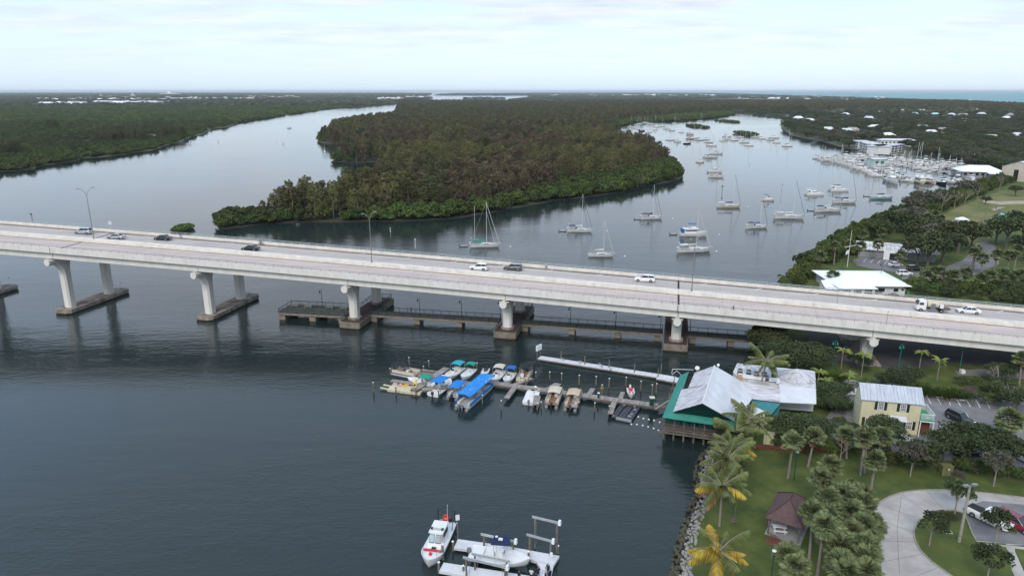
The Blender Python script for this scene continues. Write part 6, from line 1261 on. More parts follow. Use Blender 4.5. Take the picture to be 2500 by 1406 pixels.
marker(532, 342, 'white notice board far off the left bank', 3.2, 'white', 'notice board', 2.2); marker(675, 346, 'dark pile beside the far notice board', 4.2, 'white', w=.2); marker(691, 346, 'white notice board in the left channel', 3.4, 'white', 'notice board', 2.4); marker(793, 378, 'white sign post off the island cove', 3.2, 'white', w=1.4); marker(864, 275, 'distant white pile in the left channel', 5, 'white', w=1.0); marker(760, 295, 'distant dark pile in the left channel', 5, 'white', w=.6)
bu = bpy.data.meshes.new('buoy'); bm = bmesh.new(); bmesh.ops.create_uvsphere(bm, u_segments=10, v_segments=6, radius=.34); bm.to_mesh(bu); bm.free(); bu.materials.append(M['gel_white'])
for x, y, lab in ((1246, 603, 'right of the green covered ketch'), (1482, 565, 'right of the cream sloop'), (1525, 627, 'right of the small sloop above the bridge railing'), (1642, 535, 'right of the sloop with the heaped navy cover'), (1756, 574, 'right of the blue canopied trawler'), (1749, 615, 'off the bow of the largest white sloop'), (1825, 506, 'right of the cream motorsailer'), (1919, 491, 'right of the small blue covered cruiser'), (2109, 493, 'beside the black trimmed sloop'), (1991, 532, 'right of the long white ketch'), (2195, 482, 'right of the pale blue sloop'), (2082, 465, 'right of the right hand catamaran')): TAG(NEWOB('mooring_buoy', bu, None, G(x, y) + Vector((0, 0, .12))), 'round white mooring buoy ' + lab, 'buoy', 'mooring buoys')
so = bpy.data.meshes.new('swim_buoy'); bm = bmesh.new(); bmesh.ops.create_uvsphere(bm, u_segments=8, v_segments=5, radius=.17); bm.to_mesh(so); bm.free(); so.materials.append(M['gel_white'])
for k, (x, y) in enumerate([(1546, 1016), (1558.5, 1018), (1571, 1022), (1584, 1024.5), (1597, 1027), (1610.5, 1031), (1541.5, 1036), (1555, 1036.5), (1569, 1039), (1582.5, 1042.5), (1596, 1046), (1607.5, 1051)]): TAG(NEWOB('float_buoy', so, None, G(x, y) + Vector((0, 0, .04))), 'small white float %s of the %s line, %s' % (['first', 'second', 'third', 'fourth', 'fifth', 'last'][k % 6], 'upper' if k < 6 else 'lower', 'counted from the black jet ski dock'), 'float', 'white floats between the dock and the restaurant')
# ------------------------------------------------------------------ rental docks, fire boat float, small boats near the camera
def plank_deck(name, A_, B_, w, z, lab, cat='dock', plank=.62, mt='timber_dock', parent=None, th=.14, beam=True, step=.66):
    """deck of separate boards between two points"""
    d = Vector((B_.x - A_.x, B_.y - A_.y, 0)); a = math.atan2(d.y, d.x); r_ = parent or EMPTY(name, (A_.x, A_.y, 0), lab, cat, None, a)
    off = Vector() if parent is None else None; n = max(1, int(d.length / step)); bm_ = MB().box((0, 0, 0), (step - .04, w, th)).mesh('board', mt)
    for k in range(n):
        if parent is None: NEWOB('board', bm_, r_, (step * (k + .5), RNG.uniform(-.04, .04), z + RNG.uniform(-.012, .012)))
        else: p = A_ + d * ((k + .5) / n) - parent.location; c, s = math.cos(-parent.rotation_euler[2]), math.sin(-parent.rotation_euler[2]); NEWOB('board', bm_, r_, (p.x * c - p.y * s, p.x * s + p.y * c, z + RNG.uniform(-.01, .01)), (0, 0, a - parent.rotation_euler[2]))
    if beam and parent is None:
        m = MB()
        for s_ in (-1, 1): m.box((d.length / 2, s_ * (w / 2 - .08), z - .22), (d.length, .12, .28))
        m.build('stringer', 'timber_grey', r_)
    return r_
def pile(x, y, H, lab, r=.15, capm='trim_white', base=0.0, mt='pile_wood'):
    r_ = EMPTY('piling', G(x, y, base), lab, 'piling', 'wooden pilings round the docks'); MB().tube((0, 0, -1.2), (RNG.uniform(-.05, .05), RNG.uniform(-.05, .05), H), r, r * .9, 7).build('post', mt, r_)
    if capm: MB().tube((0, 0, H - .02), (0, 0, H + .06), r * 1.15, r * .9, 7).build('cap', capm, r_)
    return r_
# long pale floating dock with its sign
a, b = G(1316, 872, .5), G(1658, 925, .5); wd = plank_deck('floating_dock', a, b, 1.75, .48, 'long pale floating dock leading from the sign to the restaurant', mt='dock_white', step=1.15)
plank_deck('dock_ramp', G(1606, 920, .5), G(1668, 930, .6), 2.4, .56, 'wider pale landing at the restaurant end of the floating dock', mt='dock_white', step=.9)
g_ = EMPTY('gangway_rail', G(1640, 912, .6), 'white pipe handrail of the gangway beside the restaurant', 'handrail', None, -.12); MB().path([(0, 0, 0), (.1, 0, 1.0), (4.2, .1, 1.0)], .05, 5).build('rail', 'trim_white', g_); MB().path([(0, -.5, 0), (.9, -.5, .9), (1.8, -.5, 0)], .04, 4).build('brace', 'trim_white', g_)
sg = EMPTY('dock_sign', G(1315, 872, .5), 'white box sign on two posts at the outer end of the floating dock', 'sign', None, .9)
for s_ in (-1, 1): MB().tube((s_ * .55, 0, -.8), (s_ * .55, 0, 1.7), .11, n=6).build('post', 'pile_wood', sg)
MB().box((0, -.05, 2.2), (1.75, .28, 1.15)).build('sign_box', 'trim_white', sg)
for k, (x, y) in enumerate([(1369, 882), (1427, 895), (1487, 903), (1548, 915), (1606, 927), (1613, 914)]): pile(x, y, 2.3, '%s tall bare pile along the pale floating dock, counted from the sign' % ['first', 'second', 'third', 'fourth', 'fifth', 'sixth'][k], .12, None)
# free standing piles with white caps, north row
for k, (x, y, h) in enumerate([(1308, 921, 1.1), (1342, 925, 1.5), (1371, 928, 1.5), (1414, 938, 1.9), (1455, 941, 1.9), (1487, 946, 1.9), (1528, 943, 1.9), (1564, 954, 2.0), (1602, 960, 2.0)]): pile(x, y, h, 'white capped pile number %s from the left in the row north of the wooden dock' % ['one', 'two', 'three', 'four', 'five', 'six', 'seven', 'eight', 'nine'][k], .14)
for k, (x, y, h, lab) in enumerate([(912, 957, 2.0, 'white topped pile standing alone at the far left of the docks'), (967, 963, 1.7, 'pile in front of the tan kayak float'), (1015, 965, 1.7, 'rusty brown pile at the right corner of the tan kayak float'), (953, 915, 1.4, 'short white capped pile left of the rental docks'), (999, 890, 1.6, 'white capped pile behind the black canopied pontoon'), (1047, 897, 1.5, 'white capped pile behind the dock junction'), (1034, 905, 1.0, 'short pile beside the brown lounge boat'), (1071, 971, 1.6, 'pile between the two small blue canopied boats'), (1178, 985, 1.7, 'pile right of the big blue tour pontoon'), (1224, 1000, 1.8, 'white topped pile alone in open water between the boats'), (1452, 1003, 1.6, 'pile with a bird stained top right of the tan boats'), (1487, 1012, 1.7, 'pile at the near left corner of the black jet ski dock'), (1312, 1000, 1.3, 'pile between the white fishing boat and the first tan boat'), (1321, 997, 1.3, 'second pile beside the white fishing boat'), (1413, 996, 1.2, 'pile right of the second tan boat'), (1165, 900, 1.3, 'pile beside the black jet boat'), (1182, 930, 1.2, 'pile in front of the big pontoon bow'), (1106, 915, 1.5, 'tall pile in front of the teal canopied boat'), (1282, 940, 1.5, 'pile in front of the black canopied pontoon on the right'), (1653, 985, 1.5, 'thin pile beside the restaurant veranda'), (1591, 968, 2.4, 'tall pile beside the fuel box'), (1469, 972, 2.7, 'tall pile carrying a yellow board on the wooden dock')]): pile(x, y, h, lab, .13)
# wooden rental docks: main walk, head pier, fingers
DZ = .85
main0, main1 = G(1186, 932, DZ), G(1610, 990, DZ)
plank_deck('rental_dock', main0, main1, 1.55, DZ, 'long grey board dock running from the blue pontoon to the fuel box', step=.55)
plank_deck('finger_pier', G(1010, 952, DZ), G(1094, 896, DZ), 1.5, DZ, 'wide diagonal finger pier beside the teal canopied boat', step=.55)
plank_deck('dock_walk', G(1030, 950, DZ), G(1196, 932, DZ), 1.2, DZ - .02, 'short board walk behind the blue canopied boats', step=.55)
plank_deck('finger_pier', G(955, 928, DZ), G(1040, 940, DZ), 1.0, DZ - .03, 'narrow pier behind the tan kayak float', step=.5)
plank_deck('finger_pier', G(1030, 903, DZ), G(1075, 908, DZ), .5, DZ + .03, 'thin rail pier left of the diagonal finger pier', step=.5)
for k, (a, b, w, lab) in enumerate((((1262, 938), (1236, 972), 1.0, 'short finger pier pointing at open water between the boats'), ((1352, 948), (1366, 934), 1.0, 'finger pier reaching back towards the pale dock, left one'), ((1330, 955), (1362, 934), .95, 'long slanting finger pier behind the tan boats'), ((1436, 965), (1449, 946), .95, 'finger pier with a green post reaching back in the middle'), ((1312, 965), (1308, 990), 1.2, 'stub pier between the white boat and the tan boat'), ((1410, 968), (1400, 996), 1.2, 'stub pier right of the second tan boat'), ((1500, 978), (1490, 1010), .9, 'weathered finger pier left of the jet ski dock'), ((1513, 975), (1521, 955), .8, 'short finger pier beside the small white skiff'), ((1172, 935), (1204, 912), .8, 'finger pier between the teal boat and the cream boat'), ((1242, 943), (1302, 921), .8, 'finger pier right of the black canopied pontoon'))): plank_deck('finger_pier', G(*a, DZ), G(*b, DZ), w, DZ - .01 - .004 * k, lab, step=.5)
def prop(name, x, y, z, lab, cat, parts, rz_=0.0):
    r_ = EMPTY(name, G(x, y, z), lab, cat, None, rz_)
    for nm, c, d, mt in parts: MB().box(c, d).build(nm, mt, r_)
    return r_
prop('fuel_box', 1591, 990, DZ, 'green grey fuel dispenser box with pale roof on the wooden dock', 'fuel dispenser', [('cabinet', (0, 0, .75), (.7, .6, 1.5), 'gable_green'), ('roof', (0, 0, 1.6), (.9, .8, .16), 'deck_cream')])
prop('board_sign', 1469, 956, 1.2, 'small yellow notice board on a pile of the wooden dock', 'notice board', [('sign_face', (0, -.18, .9), (.42, .05, .55), 'yellow_paint')])
prop('dock_locker', 1461, 972, DZ, 'green and white dock locker beside the yellow board', 'locker', [('body', (0, 0, .5), (.35, .35, 1.0), 'gable_green'), ('cap', (0, 0, 1.05), (.4, .4, .1), 'trim_white')])
prop('white_locker', 1082, 924, DZ, 'white dock box at the end of the blue canopied boat', 'locker', [('body', (0, 0, .3), (.7, .55, .6), 'trim_white'), ('lid', (0, 0, .63), (.74, .6, .06), 'trim_white')])
rp = EMPTY('gangway', G(1600, 998, .6), 'timber gangway with slanted handrails between the dock and the veranda', 'gangway', None, .25); MB().box((1.2, 0, .3), (3.2, 1.2, .14)).build('ramp', 'timber_grey', rp); MB().path([(-.3, -.6, .3), (2.6, -.6, 1.9), (2.6, -.6, -.6)], .05, 4).build('handrail', 'galvanised', rp); MB().tube((2.7, .2, -1), (2.7, .2, 2.6), .09, n=6).build('post', 'pile_wood', rp)
# kayak float
P0, P1 = G(945, 952, .3), G(1026, 962, .3); kf = EMPTY('kayak_float', (P0.x, P0.y, 0), 'tan plastic kayak launching float with roller bunks', 'float', None, math.atan2(P1.y - P0.y, P1.x - P0.x)); Lk = (P1 - P0).length
for i in range(4):
    for j in range(2): MB().box((.8 + i * Lk / 4, .9 + j * 1.75, .18), (Lk / 4 - .05, 1.7, .5)).build('float_block', 'hdpe_tan', kf)
for j in range(2): m = MB(); m.loft([[(-1.6 + t * 2.4, .4 + j * 1.4 + .25 * s_, .25 + .25 * (1 - t)) for s_ in (-1, 1)] + [(-1.6 + t * 2.4, .4 + j * 1.4, .05)] for t in (0, .5, 1)]); m.build('ramp_bunk', 'hdpe_tan', kf)
kf2 = lambda x, y: G(x, y, .45)
def kayak(p, rz_, lab, m1, m2, tilt=0.0):
    r_ = EMPTY('kayak', p, lab, 'kayak', None, rz_); r_.rotation_euler = (0, tilt, rz_); R = []
    for k in range(9):
        t = k / 8; w = .38 * math.sin(math.pi * (t * .94 + .03)) ** .7 + .01; x = -1.6 + 3.2 * t; R.append([(x, -w, .22 + .12 * abs(2 * t - 1) ** 3), (x, -w * .6, 0), (x, w * .6, 0), (x, w, .22 + .12 * abs(2 * t - 1) ** 3), (x, 0, .28)])
    smooth(MB().loft(R[:5]).build('hull_end', m1, r_)); smooth(MB().loft(R[4:]).build('hull_mid', m2, r_))
    for k in (-.5, .45): MB().box((k, 0, .28), (.5, .4, .06)).build('seat', 'engine', r_)
kayak(kf2(979, 940), -.18, 'yellow kayak with a pink end lying on the tan float', 'gel_pink', 'yellow_paint'); kayak(kf2(1013, 950) + Vector((0, 0, .3)), 1.2, 'orange kayak leaning upright at the right end of the tan float', 'orange_paint', 'yellow_paint', -1.1)

def runabout(p, rz_, L, lab, canopy=None, hullm='gel_white', seats='deck_cream', eng='engine', console=True, top_h=1.75, name='runabout', canopy_x=(-.28, .12), grp='rental boats at the wooden dock', open_bow=True):
    B = L * .38; r_ = EMPTY(name, p, lab, 'boat', grp, rz_); R = hull(r_, L, B, .55, hullm, bow=.95, stern=.95, draft=.25, full=.6, n=10)
    r2 = []
    for q in R: w = q[0][1]; r2.append([(q[0][0] * .93, w * .80, q[0][2] + .01), (q[0][0] * .92, w * .70, q[0][2] - .28), (q[0][0] * .92, -w * .70, q[0][2] - .28), (q[0][0] * .93, -w * .80, q[0][2] + .01)])
    MB().loft(r2[:-1], 0, close=False, caps=(False, False)).build('cockpit_liner', 'deck_grey' if seats == 'seat_brown' else seats, r_)
    deckm(r_, R[6:], 'gel_white', .96, .012, 'foredeck')
    m = MB(); m.path([(q[0][0], q[0][1] * .98, q[0][2] + .03) for q in R], .045, 4); m.path([(q[6][0], q[6][1] * .98, q[6][2] + .03) for q in R], .045, 4); m.build('gunwale', hullm, r_)
    if console: MB().box((L * .02, 0, .85), (.55, .7, .75), 0, 0, .8).build('console', 'gel_white', r_); MB().box((L * .08, 0, 1.32), (.05, .62, .3)).build('windscreen', 'glass_dark', r_)
    MB().box((-L * .3, 0, .62), (.45, B * .6, .4)).build('stern_seat', seats, r_); MB().box((-L * .12, 0, .7), (.4, .6, .5)).build('seat', seats, r_)
    if open_bow:
        for s_ in (-1, 1): MB().box((L * .22, s_ * B * .2, .72), (L * .18, .32, .22)).build('bow_seat', seats, r_)
    outboard(r_, -L * .5 - .15, 0, .45, eng)
    if canopy:
        x0, x1 = canopy_x; n = 5; Rr = [[(L * x0 + (L * (x1 - x0)) * k / n, y * B * .44, .5 + top_h - .22 * abs(y) ** 2 - .12 * (2 * k / n - 1) ** 2) for y in (-1, -.5, 0, .5, 1)] for k in range(n + 1)]
        m = MB(); m.loft(Rr, 0, close=False, caps=(False, False)); m.loft([[(a[0], a[1], a[2] - .05) for a in q] for q in Rr], 0, close=False, caps=(False, False)); smooth(m.build('canopy', canopy, r_)); m = MB()
        for x in (x0 * L + .05, x1 * L - .05):
            for y in (-1, 1): m.tube((x * .7, y * B * .45, .6), (x, y * B * .44, .25 + top_h), .025, n=4)
        m.build('canopy_frame', 'alu', r_)
    return r_
def pontoon(p, rz_, L, lab, canopy, flat=True, eng=1, W_=2.5, cm=(-.42, .42), furn='seat_brown', railm='alu', h=2.1, engm='engine'):
    r_ = EMPTY('pontoon_boat', p, lab, 'pontoon boat', 'rental boats at the wooden dock', rz_)
    for s_ in (-1, 1): m = MB(); m.loft([[(x, s_ * W_ * .36 + math.cos(t * .785) * r, .15 + math.sin(t * .785) * r + dz) for t in range(8)] for x, r, dz in ((-L / 2, .30, 0), (L * .36, .30, 0), (L * .47, .2, .1), (L * .5, .06, .2))]); smooth(m.build('float_tube', 'alu', r_))
    MB().box((0, 0, .52), (L * .94, W_, .12)).build('deck', 'deck_grey' if furn != 'seat_brown' else 'seat_brown', r_)
    m = MB()
    for s_ in (-1, 1): m.box((.0, s_ * (W_ / 2 - .04), .92), (L * .88, .05, .5)); m.path([(-L * .44, s_ * (W_ / 2 - .03), 1.3), (L * .44, s_ * (W_ / 2 - .03), 1.3)], .03, 4)
    m.box((L * .45, 0, .92), (.05, W_ * .9, .5)); m.build('fence_panel', railm, r_)
    for x in (-.3, .0, .3):
        for s_ in (-1, 1): MB().box((x * L, s_ * (W_ / 2 - .38), .8), (L * .2, .5, .42)).build('bench', 'deck_cream' if furn != 'seat_brown' else 'canvas_tan', r_)
    MB().box((L * .1, -.3, .95), (.5, .6, .75)).build('console', 'gel_white', r_)
    for k in range(eng): outboard(r_, -L / 2 - .1, (k - (eng - 1) / 2) * .6, .5, engm, 1.05)
    if canopy:
        x0, x1 = cm[0] * L, cm[1] * L; m = MB()
        if flat: m.slab([(x0, -W_ / 2 - .02, h + .52), (x1, -W_ / 2 - .02, h + .52), (x1, 0, h + .66), (x0, 0, h + .66)], .06); m.slab([(x0, 0, h + .66), (x1, 0, h + .66), (x1, W_ / 2 + .02, h + .52), (x0, W_ / 2 + .02, h + .52)], .06)
        else: m.loft([[(x0 + (x1 - x0) * k / 5, y * W_ * .46, .45 + h - .25 * y * y - .2 * (2 * k / 5 - 1) ** 2) for y in (-1, -.5, 0, .5, 1)] for k in range(6)], 0, close=False, caps=(False, False))
        m.build('canopy', canopy, r_); m = MB()
        for k in range(4):
            for y in (-1, 1): x = x0 + .1 + (x1 - x0 - .2) * k / 3; m.tube((x, y * W_ * .46, .6), (x, y * W_ * .46, .3 + h), .03, n=4)
        m.build('canopy_frame', 'alu', r_)
    return r_
def heading(s_, b_): a, b = G(*s_), G(*b_); return math.atan2(b.y - a.y, b.x - a.x), (a + b) / 2, (b - a).length
hd, c, l_ = heading((1127, 1000), (1190, 945)); tp = pontoon(Vector((c.x, c.y, 0)), hd, l_ + .6, 'long tour pontoon under one big worn bright blue canopy', 'canvas_worn', True, 2, 2.9, (-.40, .50), 'x', 'canvas_bright', 2.0, 'engine_grey')
hd, c, l_ = heading((1057, 968), (1100, 935)); runabout(c, hd, 7.0, 'white deck boat with flat bright blue canopy, leftmost of the three blue ones', 'canvas_bright', canopy_x=(-.36, .12), top_h=2.2)
hd, c, l_ = heading((1102, 977), (1143, 942)); pontoon(c, hd, 6.8, 'small pontoon with blue canopy between the deck boat and the big pontoon', 'canvas_bright', False, 1, 2.4, (-.40, .12), 'x')
hd, c, l_ = heading((1290, 990), (1308, 952)); runabout(c, hd, 6.6, 'white open fishing boat with raised bow and no canopy at the wooden dock', None, seats='gel_white', eng='engine_grey')
for x, y, L, lab in ((1345, 997, 6.4, 'white pontoon with tan canopy, left one of the two tan boats'), (1391, 1003, 6.6, 'pontoon with tan canopy and brown seats, right one of the two')): hd, c, l_ = heading((x, y), (x + 16, y - 38)); pontoon(c, hd, L, lab, 'canvas_cream' if x < 1360 else 'canvas_tan', False, 1, 2.5, (-.12, .34), 'seat_brown', 'gel_white' if x < 1360 else 'alu', 1.8)
hd, c, l_ = heading((1129, 900), (1086, 932)); runabout(c, hd + .0, 6.4, 'white boat with teal canopy beside the diagonal finger pier', 'canvas_teal', canopy_x=(-.48, -.12))
hd, c, l_ = heading((1155, 905), (1128, 932)); runabout(c, hd, 5.6, 'white skiff with jade green canopy next to the teal canopied boat', 'canvas_green', canopy_x=(-.50, -.2), console=False, open_bow=False)
hd, c, l_ = heading((1196, 905), (1172, 924)); runabout(c, hd + .3, 4.0, 'low white hulled jet boat with black deck and two poles', None, seats='engine', console=False, open_bow=False, hullm='gel_white')
hd, c, l_ = heading((1226, 908), (1200, 940)); runabout(c, hd, 6.2, 'white deck boat with cream canopy at the middle of the wooden dock', 'canvas_cream', canopy_x=(-.45, -.1))
hd, c, l_ = heading((1253, 912), (1232, 943)); runabout(c, hd, 5.4, 'white boat with dark blue canopy beside the cream canopied one', 'canvas_blue', canopy_x=(-.48, -.15))
hd, c, l_ = heading((1290, 908), (1270, 944)); pontoon(c, hd, 5.8, 'brown seated pontoon with black canopy at the right of the far row', 'canvas_black', False, 1, 2.3, (-.48, -.02), 'seat_brown', 'gel_cream')
hd, c, l_ = heading((972, 912), (1012, 920)); pontoon(c, hd, 6.0, 'brown seated pontoon with black canopy at the far left of the docks', 'canvas_black', False, 1, 2.4, (-.45, .05), 'seat_brown', 'gel_cream', 2.0)
hd, c, l_ = heading((1018, 917), (1056, 922)); r_ = EMPTY('lounge_float', c, 'tan edged lounge boat without canopy beside the left pontoon', 'boat', None, hd); hull(r_, 5.0, 2.0, .5, 'canvas_tan', stern=.9); MB().box((0, 0, .62), (3.8, 1.3, .1)).build('floor', 'seat_brown', r_)
hd, c, l_ = heading((1060, 945), (1000, 935)); runabout(c + Vector((0, 0, .2)), hd, 6.2, 'white boat with round jade green canopy behind the kayak float', 'canvas_green', canopy_x=(-.35, .0), top_h=1.6)
hd, c, l_ = heading((1538, 952), (1542, 975)); runabout(c, hd, 3.8, 'small pale skiff with a white outboard and red bundle behind the dock', None, seats='red_paint', console=False, hullm='gel_white', eng='gel_white')
# modular jet ski dock of black floats
a, b = G(1492, 1022), G(1520, 985); jd = EMPTY('jetski_dock', a, 'black modular floating dock of plastic cubes with two channels', 'floating dock', None, math.atan2(b.y - a.y, b.x - a.x)); bmsh = None
mat('cube_black', (0.02, 0.021, 0.028), .35, .2, 6, spec=.6); mat('cube_grey', (0.30, 0.31, 0.33), .5, .2, 4)
bm = bmesh.new(); bmesh.ops.create_cube(bm, size=1); bmesh.ops.bevel(bm, geom=bm.edges, offset=.12, segments=1, affect='EDGES'); cb = bpy.data.meshes.new('cube'); bm.to_mesh(cb); bm.free(); cb.materials.append(M['cube_black'])
for i in range(14):
    for j in range(8):
        if j in (2, 5) and i > 1 and i < 12: z = .05
        else: z = .28
        o = NEWOB('float_cube', cb, jd, (i * .5, -.2 - j * .46, z), (0, 0, 0), (.48, .44, .42))
        if (i < 1 and j > 1) or (RNG.random() < .07): o.material_slots[0].link = 'OBJECT'; o.material_slots[0].material = M['cube_grey']
TAG(MB().box((0, 0, 0), (.55, .4, .35)).build('dock_fender', 'gel_white', None, G(1550, 988, .4)), 'white fender box at the far corner of the black jet ski dock', 'fender')

# ---- fire boat float with boat lifts at the bottom edge
FZ = .6
fd = EMPTY('lift_dock', G(1110, 1330, 0), 'pale L shaped floating dock with aluminium boat lifts at the bottom edge', 'dock', None, 0); F0 = fd.location.copy()
def dpoly(name, pts, z, mt='dock_white', th=.35):
    m = MB(); m.prism([((G(x, y, z) - F0).x, (G(x, y, z) - F0).y) for x, y in pts], z - th, z); return m.build(name, mt, fd)
dpoly('deck_panel', [(1108, 1336), (1118, 1315), (1232, 1331), (1222, 1352)], FZ); dpoly('deck_panel', [(1223, 1352), (1233, 1331.2), (1366, 1356), (1352, 1378), (1310, 1369), (1290, 1364)], FZ)
dpoly('deck_panel', [(1310, 1370.5), (1351.5, 1379), (1338, 1440), (1312, 1440), (1312, 1398), (1320, 1385)], FZ); dpoly('deck_panel', [(1072, 1393), (1083, 1372), (1180, 1387), (1308, 1407), (1308, 1432), (1180, 1412)], FZ)
for k, (x, y, h, lab) in enumerate([(1106, 1343, 1.3, 'capped pile at the left end of the lift dock'), (1072, 1398, 1.5, 'capped pile at the near left corner of the lift dock'), (1131, 1403, 1.3, 'pile at the near edge of the lower dock arm'), (1082, 1366, 2.2, 'tall pile between the fire boat and the lift dock'), (1290, 1375, 1.7, 'pile inside the lift dock bay'), (1362, 1350, 1.1, 'short white pile at the right corner of the lift dock')]): pile(x, y, h, lab, .15)
sp = plain_sign(G(1118, 1314, FZ), .5, .75, 3.4, 'small white notice on a tall post at the left end of the lift dock', .3, 'paint_white', 'galvanised', 'notice board')
def lift(pa, pb, H, lab, housing=True):
    a, b = G(*pa, 0), G(*pb, 0); d = b - a; r_ = EMPTY('boat_lift', a, lab, 'boat lift', 'aluminium boat lifts', math.atan2(d.y, d.x)); l = d.length
    for x in (.15, l - .15): MB().tube((x, 0, -1.5), (x, 0, H), .12, n=7).build('post', 'pile_wood', r_)
    m = MB(); m.box((l / 2, 0, H + .22), (l + .5, .16, .06)); m.box((l / 2, 0, H + .02), (l + .5, .16, .06)); m.box((l / 2, 0, H + .12), (l + .5, .05, .2)); m.build('beam', 'alu', r_); m = MB()
    for k in (.1, .9): m.tube((l * k, .1, 0.6), (l * k, .1, H), .02, n=3)
    m.build('cable', 'alu', r_)
    if housing: MB().box((l + .15, 0, H + .2), (.35, .45, .6), 0, 0, .8).build('motor_housing', 'trim_white', r_)
lift((1179, 1346), (1256, 1364), 2.35, 'boat lift beam behind the white centre console boat'); lift((1157, 1400), (1240, 1418), 2.6, 'boat lift beam in front of the white boat, upper one', False); lift((1136, 1415), (1236, 1440), 2.9, 'boat lift beam lowest in the picture', True)
lift((1303, 1337), (1362, 1352), 4.3, 'tallest empty boat lift beam at the right of the float'); lift((1290, 1352), (1347, 1368), 2.6, 'lower empty boat lift beam at the right of the float')
m = MB(); m.box((0, 0, 0), (.3, .3, .4)); TAG(m.build('power_post', 'trim_white', None, G(1346, 1353, FZ + 1.2)), 'white power pedestal head by the right hand lifts', 'power pedestal')
# white centre console on the lift
hd, c, l_ = heading((1170, 1372), (1272, 1388)); bt = runabout(Vector((c.x, c.y, .75)), hd, 7.4, 'white centre console boat with navy top raised on the lift', None, seats='gel_white', eng='engine_grey', grp=None, open_bow=False, name='lifted_boat')
MB().slab([(-.9, -.95, 2.75), (1.2, -.85, 2.85), (1.2, .85, 2.85), (-.9, .95, 2.75)], .09).build('top', 'canvas_navy', bt); MB().box((.1, .0, 2.95), (.5, .3, .18)).build('top_box', 'gel_white', bt); MB().box((-.5, .4, 2.93), (.3, .25, .12)).build('top_box', 'gel_white', bt)
m = MB()
for x, y in ((-.7, -.6), (-.7, .6), (.9, -.6), (.9, .6)): m.tube((x * .8, y * .8, .8), (x, y, 2.75), .035, n=4)
m.build('top_frame', 'alu', bt)
# fire rescue boat: bow towards the camera
hd, c, l_ = heading((1086, 1300), (1052, 1374)); fb = EMPTY('fire_boat', Vector((c.x, c.y, 0)), 'white fire rescue boat with red deck stripe and red hose reel at the stern', 'fire boat', None, hd); Lf, Bf = 8.6, 2.75
R = hull(fb, Lf, Bf, .85, 'gel_white', bow=1.3, stern=.92, full=.74, n=15); deckm(fb, R, 'gel_white', .97, .015)
m = MB(); m.path([(q[0][0], q[0][1], q[0][2] + .02) for q in R], .05, 5); m.path([(q[6][0], q[6][1], q[6][2] + .02) for q in R], .05, 5); m.build('rub_rail', 'gel_white', fb)
tbox(fb, 'cabin', 'gel_white', -1.6, 1.7, 1.95, 1.75, .9, 2.55, .95, .05); MB().box((-.5, 0, 2.6), (2.6, 1.85, .1)).build('cabin_roof', 'gel_white', fb)
for s_ in (-1, 1):      # two framed windscreen panes on the sloping front
    a0 = .94; p = lambda t, y: (1.70 - .95 * t, y, .9 + 1.65 * t); y0, y1 = (.06 if s_ > 0 else -.74), (.74 if s_ > 0 else -.06)
    w_ = MB().slab([Vector(p(.42, y0)) + Vector((.05, 0, .02)), Vector(p(.42, y1)) + Vector((.05, 0, .02)), Vector(p(.95, y1)) + Vector((.05, 0, .02)), Vector(p(.95, y0)) + Vector((.05, 0, .02))], .05).build('windscreen', 'spar_dark', fb)
    MB().slab([Vector(p(.46, y0 + .05)) + Vector((.07, 0, .03)), Vector(p(.46, y1 - .05)) + Vector((.07, 0, .03)), Vector(p(.91, y1 - .05)) + Vector((.07, 0, .03)), Vector(p(.91, y0 + .05)) + Vector((.07, 0, .03))], .03).build('pane', 'gel_blue' if s_ < 0 else 'hvac', w_)
    MB().box((-.5, s_ * .93, 2.0), (1.5, .06, .5)).build('side_window', 'glass_dark', fb); m = MB(); m.path([(2.3, s_ * 1.15, 1.2), (2.3, s_ * 1.15, 1.65), (3.4, s_ * .85, 1.8), (3.4, s_ * .85, 1.3)], .03, 4); m.build('bow_rail', 'alu', fb)
MB().slab([(2.0, -1.12, 1.175), (2.45, -1.14, 1.22), (2.45, 1.14, 1.22), (2.0, 1.12, 1.175)], .04).build('red_stripe', 'red_paint', fb).location.z += .04
for s_ in (-1, 1): pass
MB().box((1.95, 0, 1.25), (.5, .55, .06)).location if False else MB().box((1.72, 0, 1.16), (.35, .55, .12)).build('hatch', 'glass_dark', fb)
MB().tube((3.15, 0, 1.3), (3.15, 0, 1.55), .22, .16, 8).build('anchor_winch', 'red_paint', fb); MB().tube((.2, 0, 2.6), (.2, 0, 2.75), .12, n=6).build('horn', 'spar', fb)
MB().box((.1, 0, 2.78), (.18, 1.35, .12)).build('light_bar', 'alu', fb)
for s_ in (-1, 1): MB().box((.1, s_ * .68, 2.8), (.25, .28, .2)).build('spotlight', 'engine', fb)
m = MB(); m.tube((0, 0, -.16), (0, 0, .16), .42, n=12); o = m.build('hose_reel', 'red_paint', fb, (-2.7, .3, 2.5), (0, math.radians(90), 0)); MB().tube((0, 0, -.19), (0, 0, .19), .14, n=8).build('hub', 'yellow_paint', o)
m = MB(); m.path([(-4.1, -1.15, .9), (-3.9, -1.1, 2.9), (-3.9, 0, 3.3), (-3.9, 1.1, 2.9), (-4.1, 1.15, .9)], .06, 5); m.path([(-2.4, -1.15, .9), (-3.9, -1.1, 2.9)], .05, 4); m.path([(-2.4, 1.15, .9), (-3.9, 1.1, 2.9)], .05, 4); m.build('tow_frame', 'engine', fb)
MB().box((-3.1, -.4, 1.3), (1.0, .7, .7)).build('pump_box', 'engine_grey', fb); MB().tube((-1.3, .9, 2.6), (-1.35, .95, 5.4), .03, n=4).build('antenna', 'spar', fb); outboard(fb, -4.5, -.4, .7, 'engine'); outboard(fb, -4.5, .4, .7, 'engine')

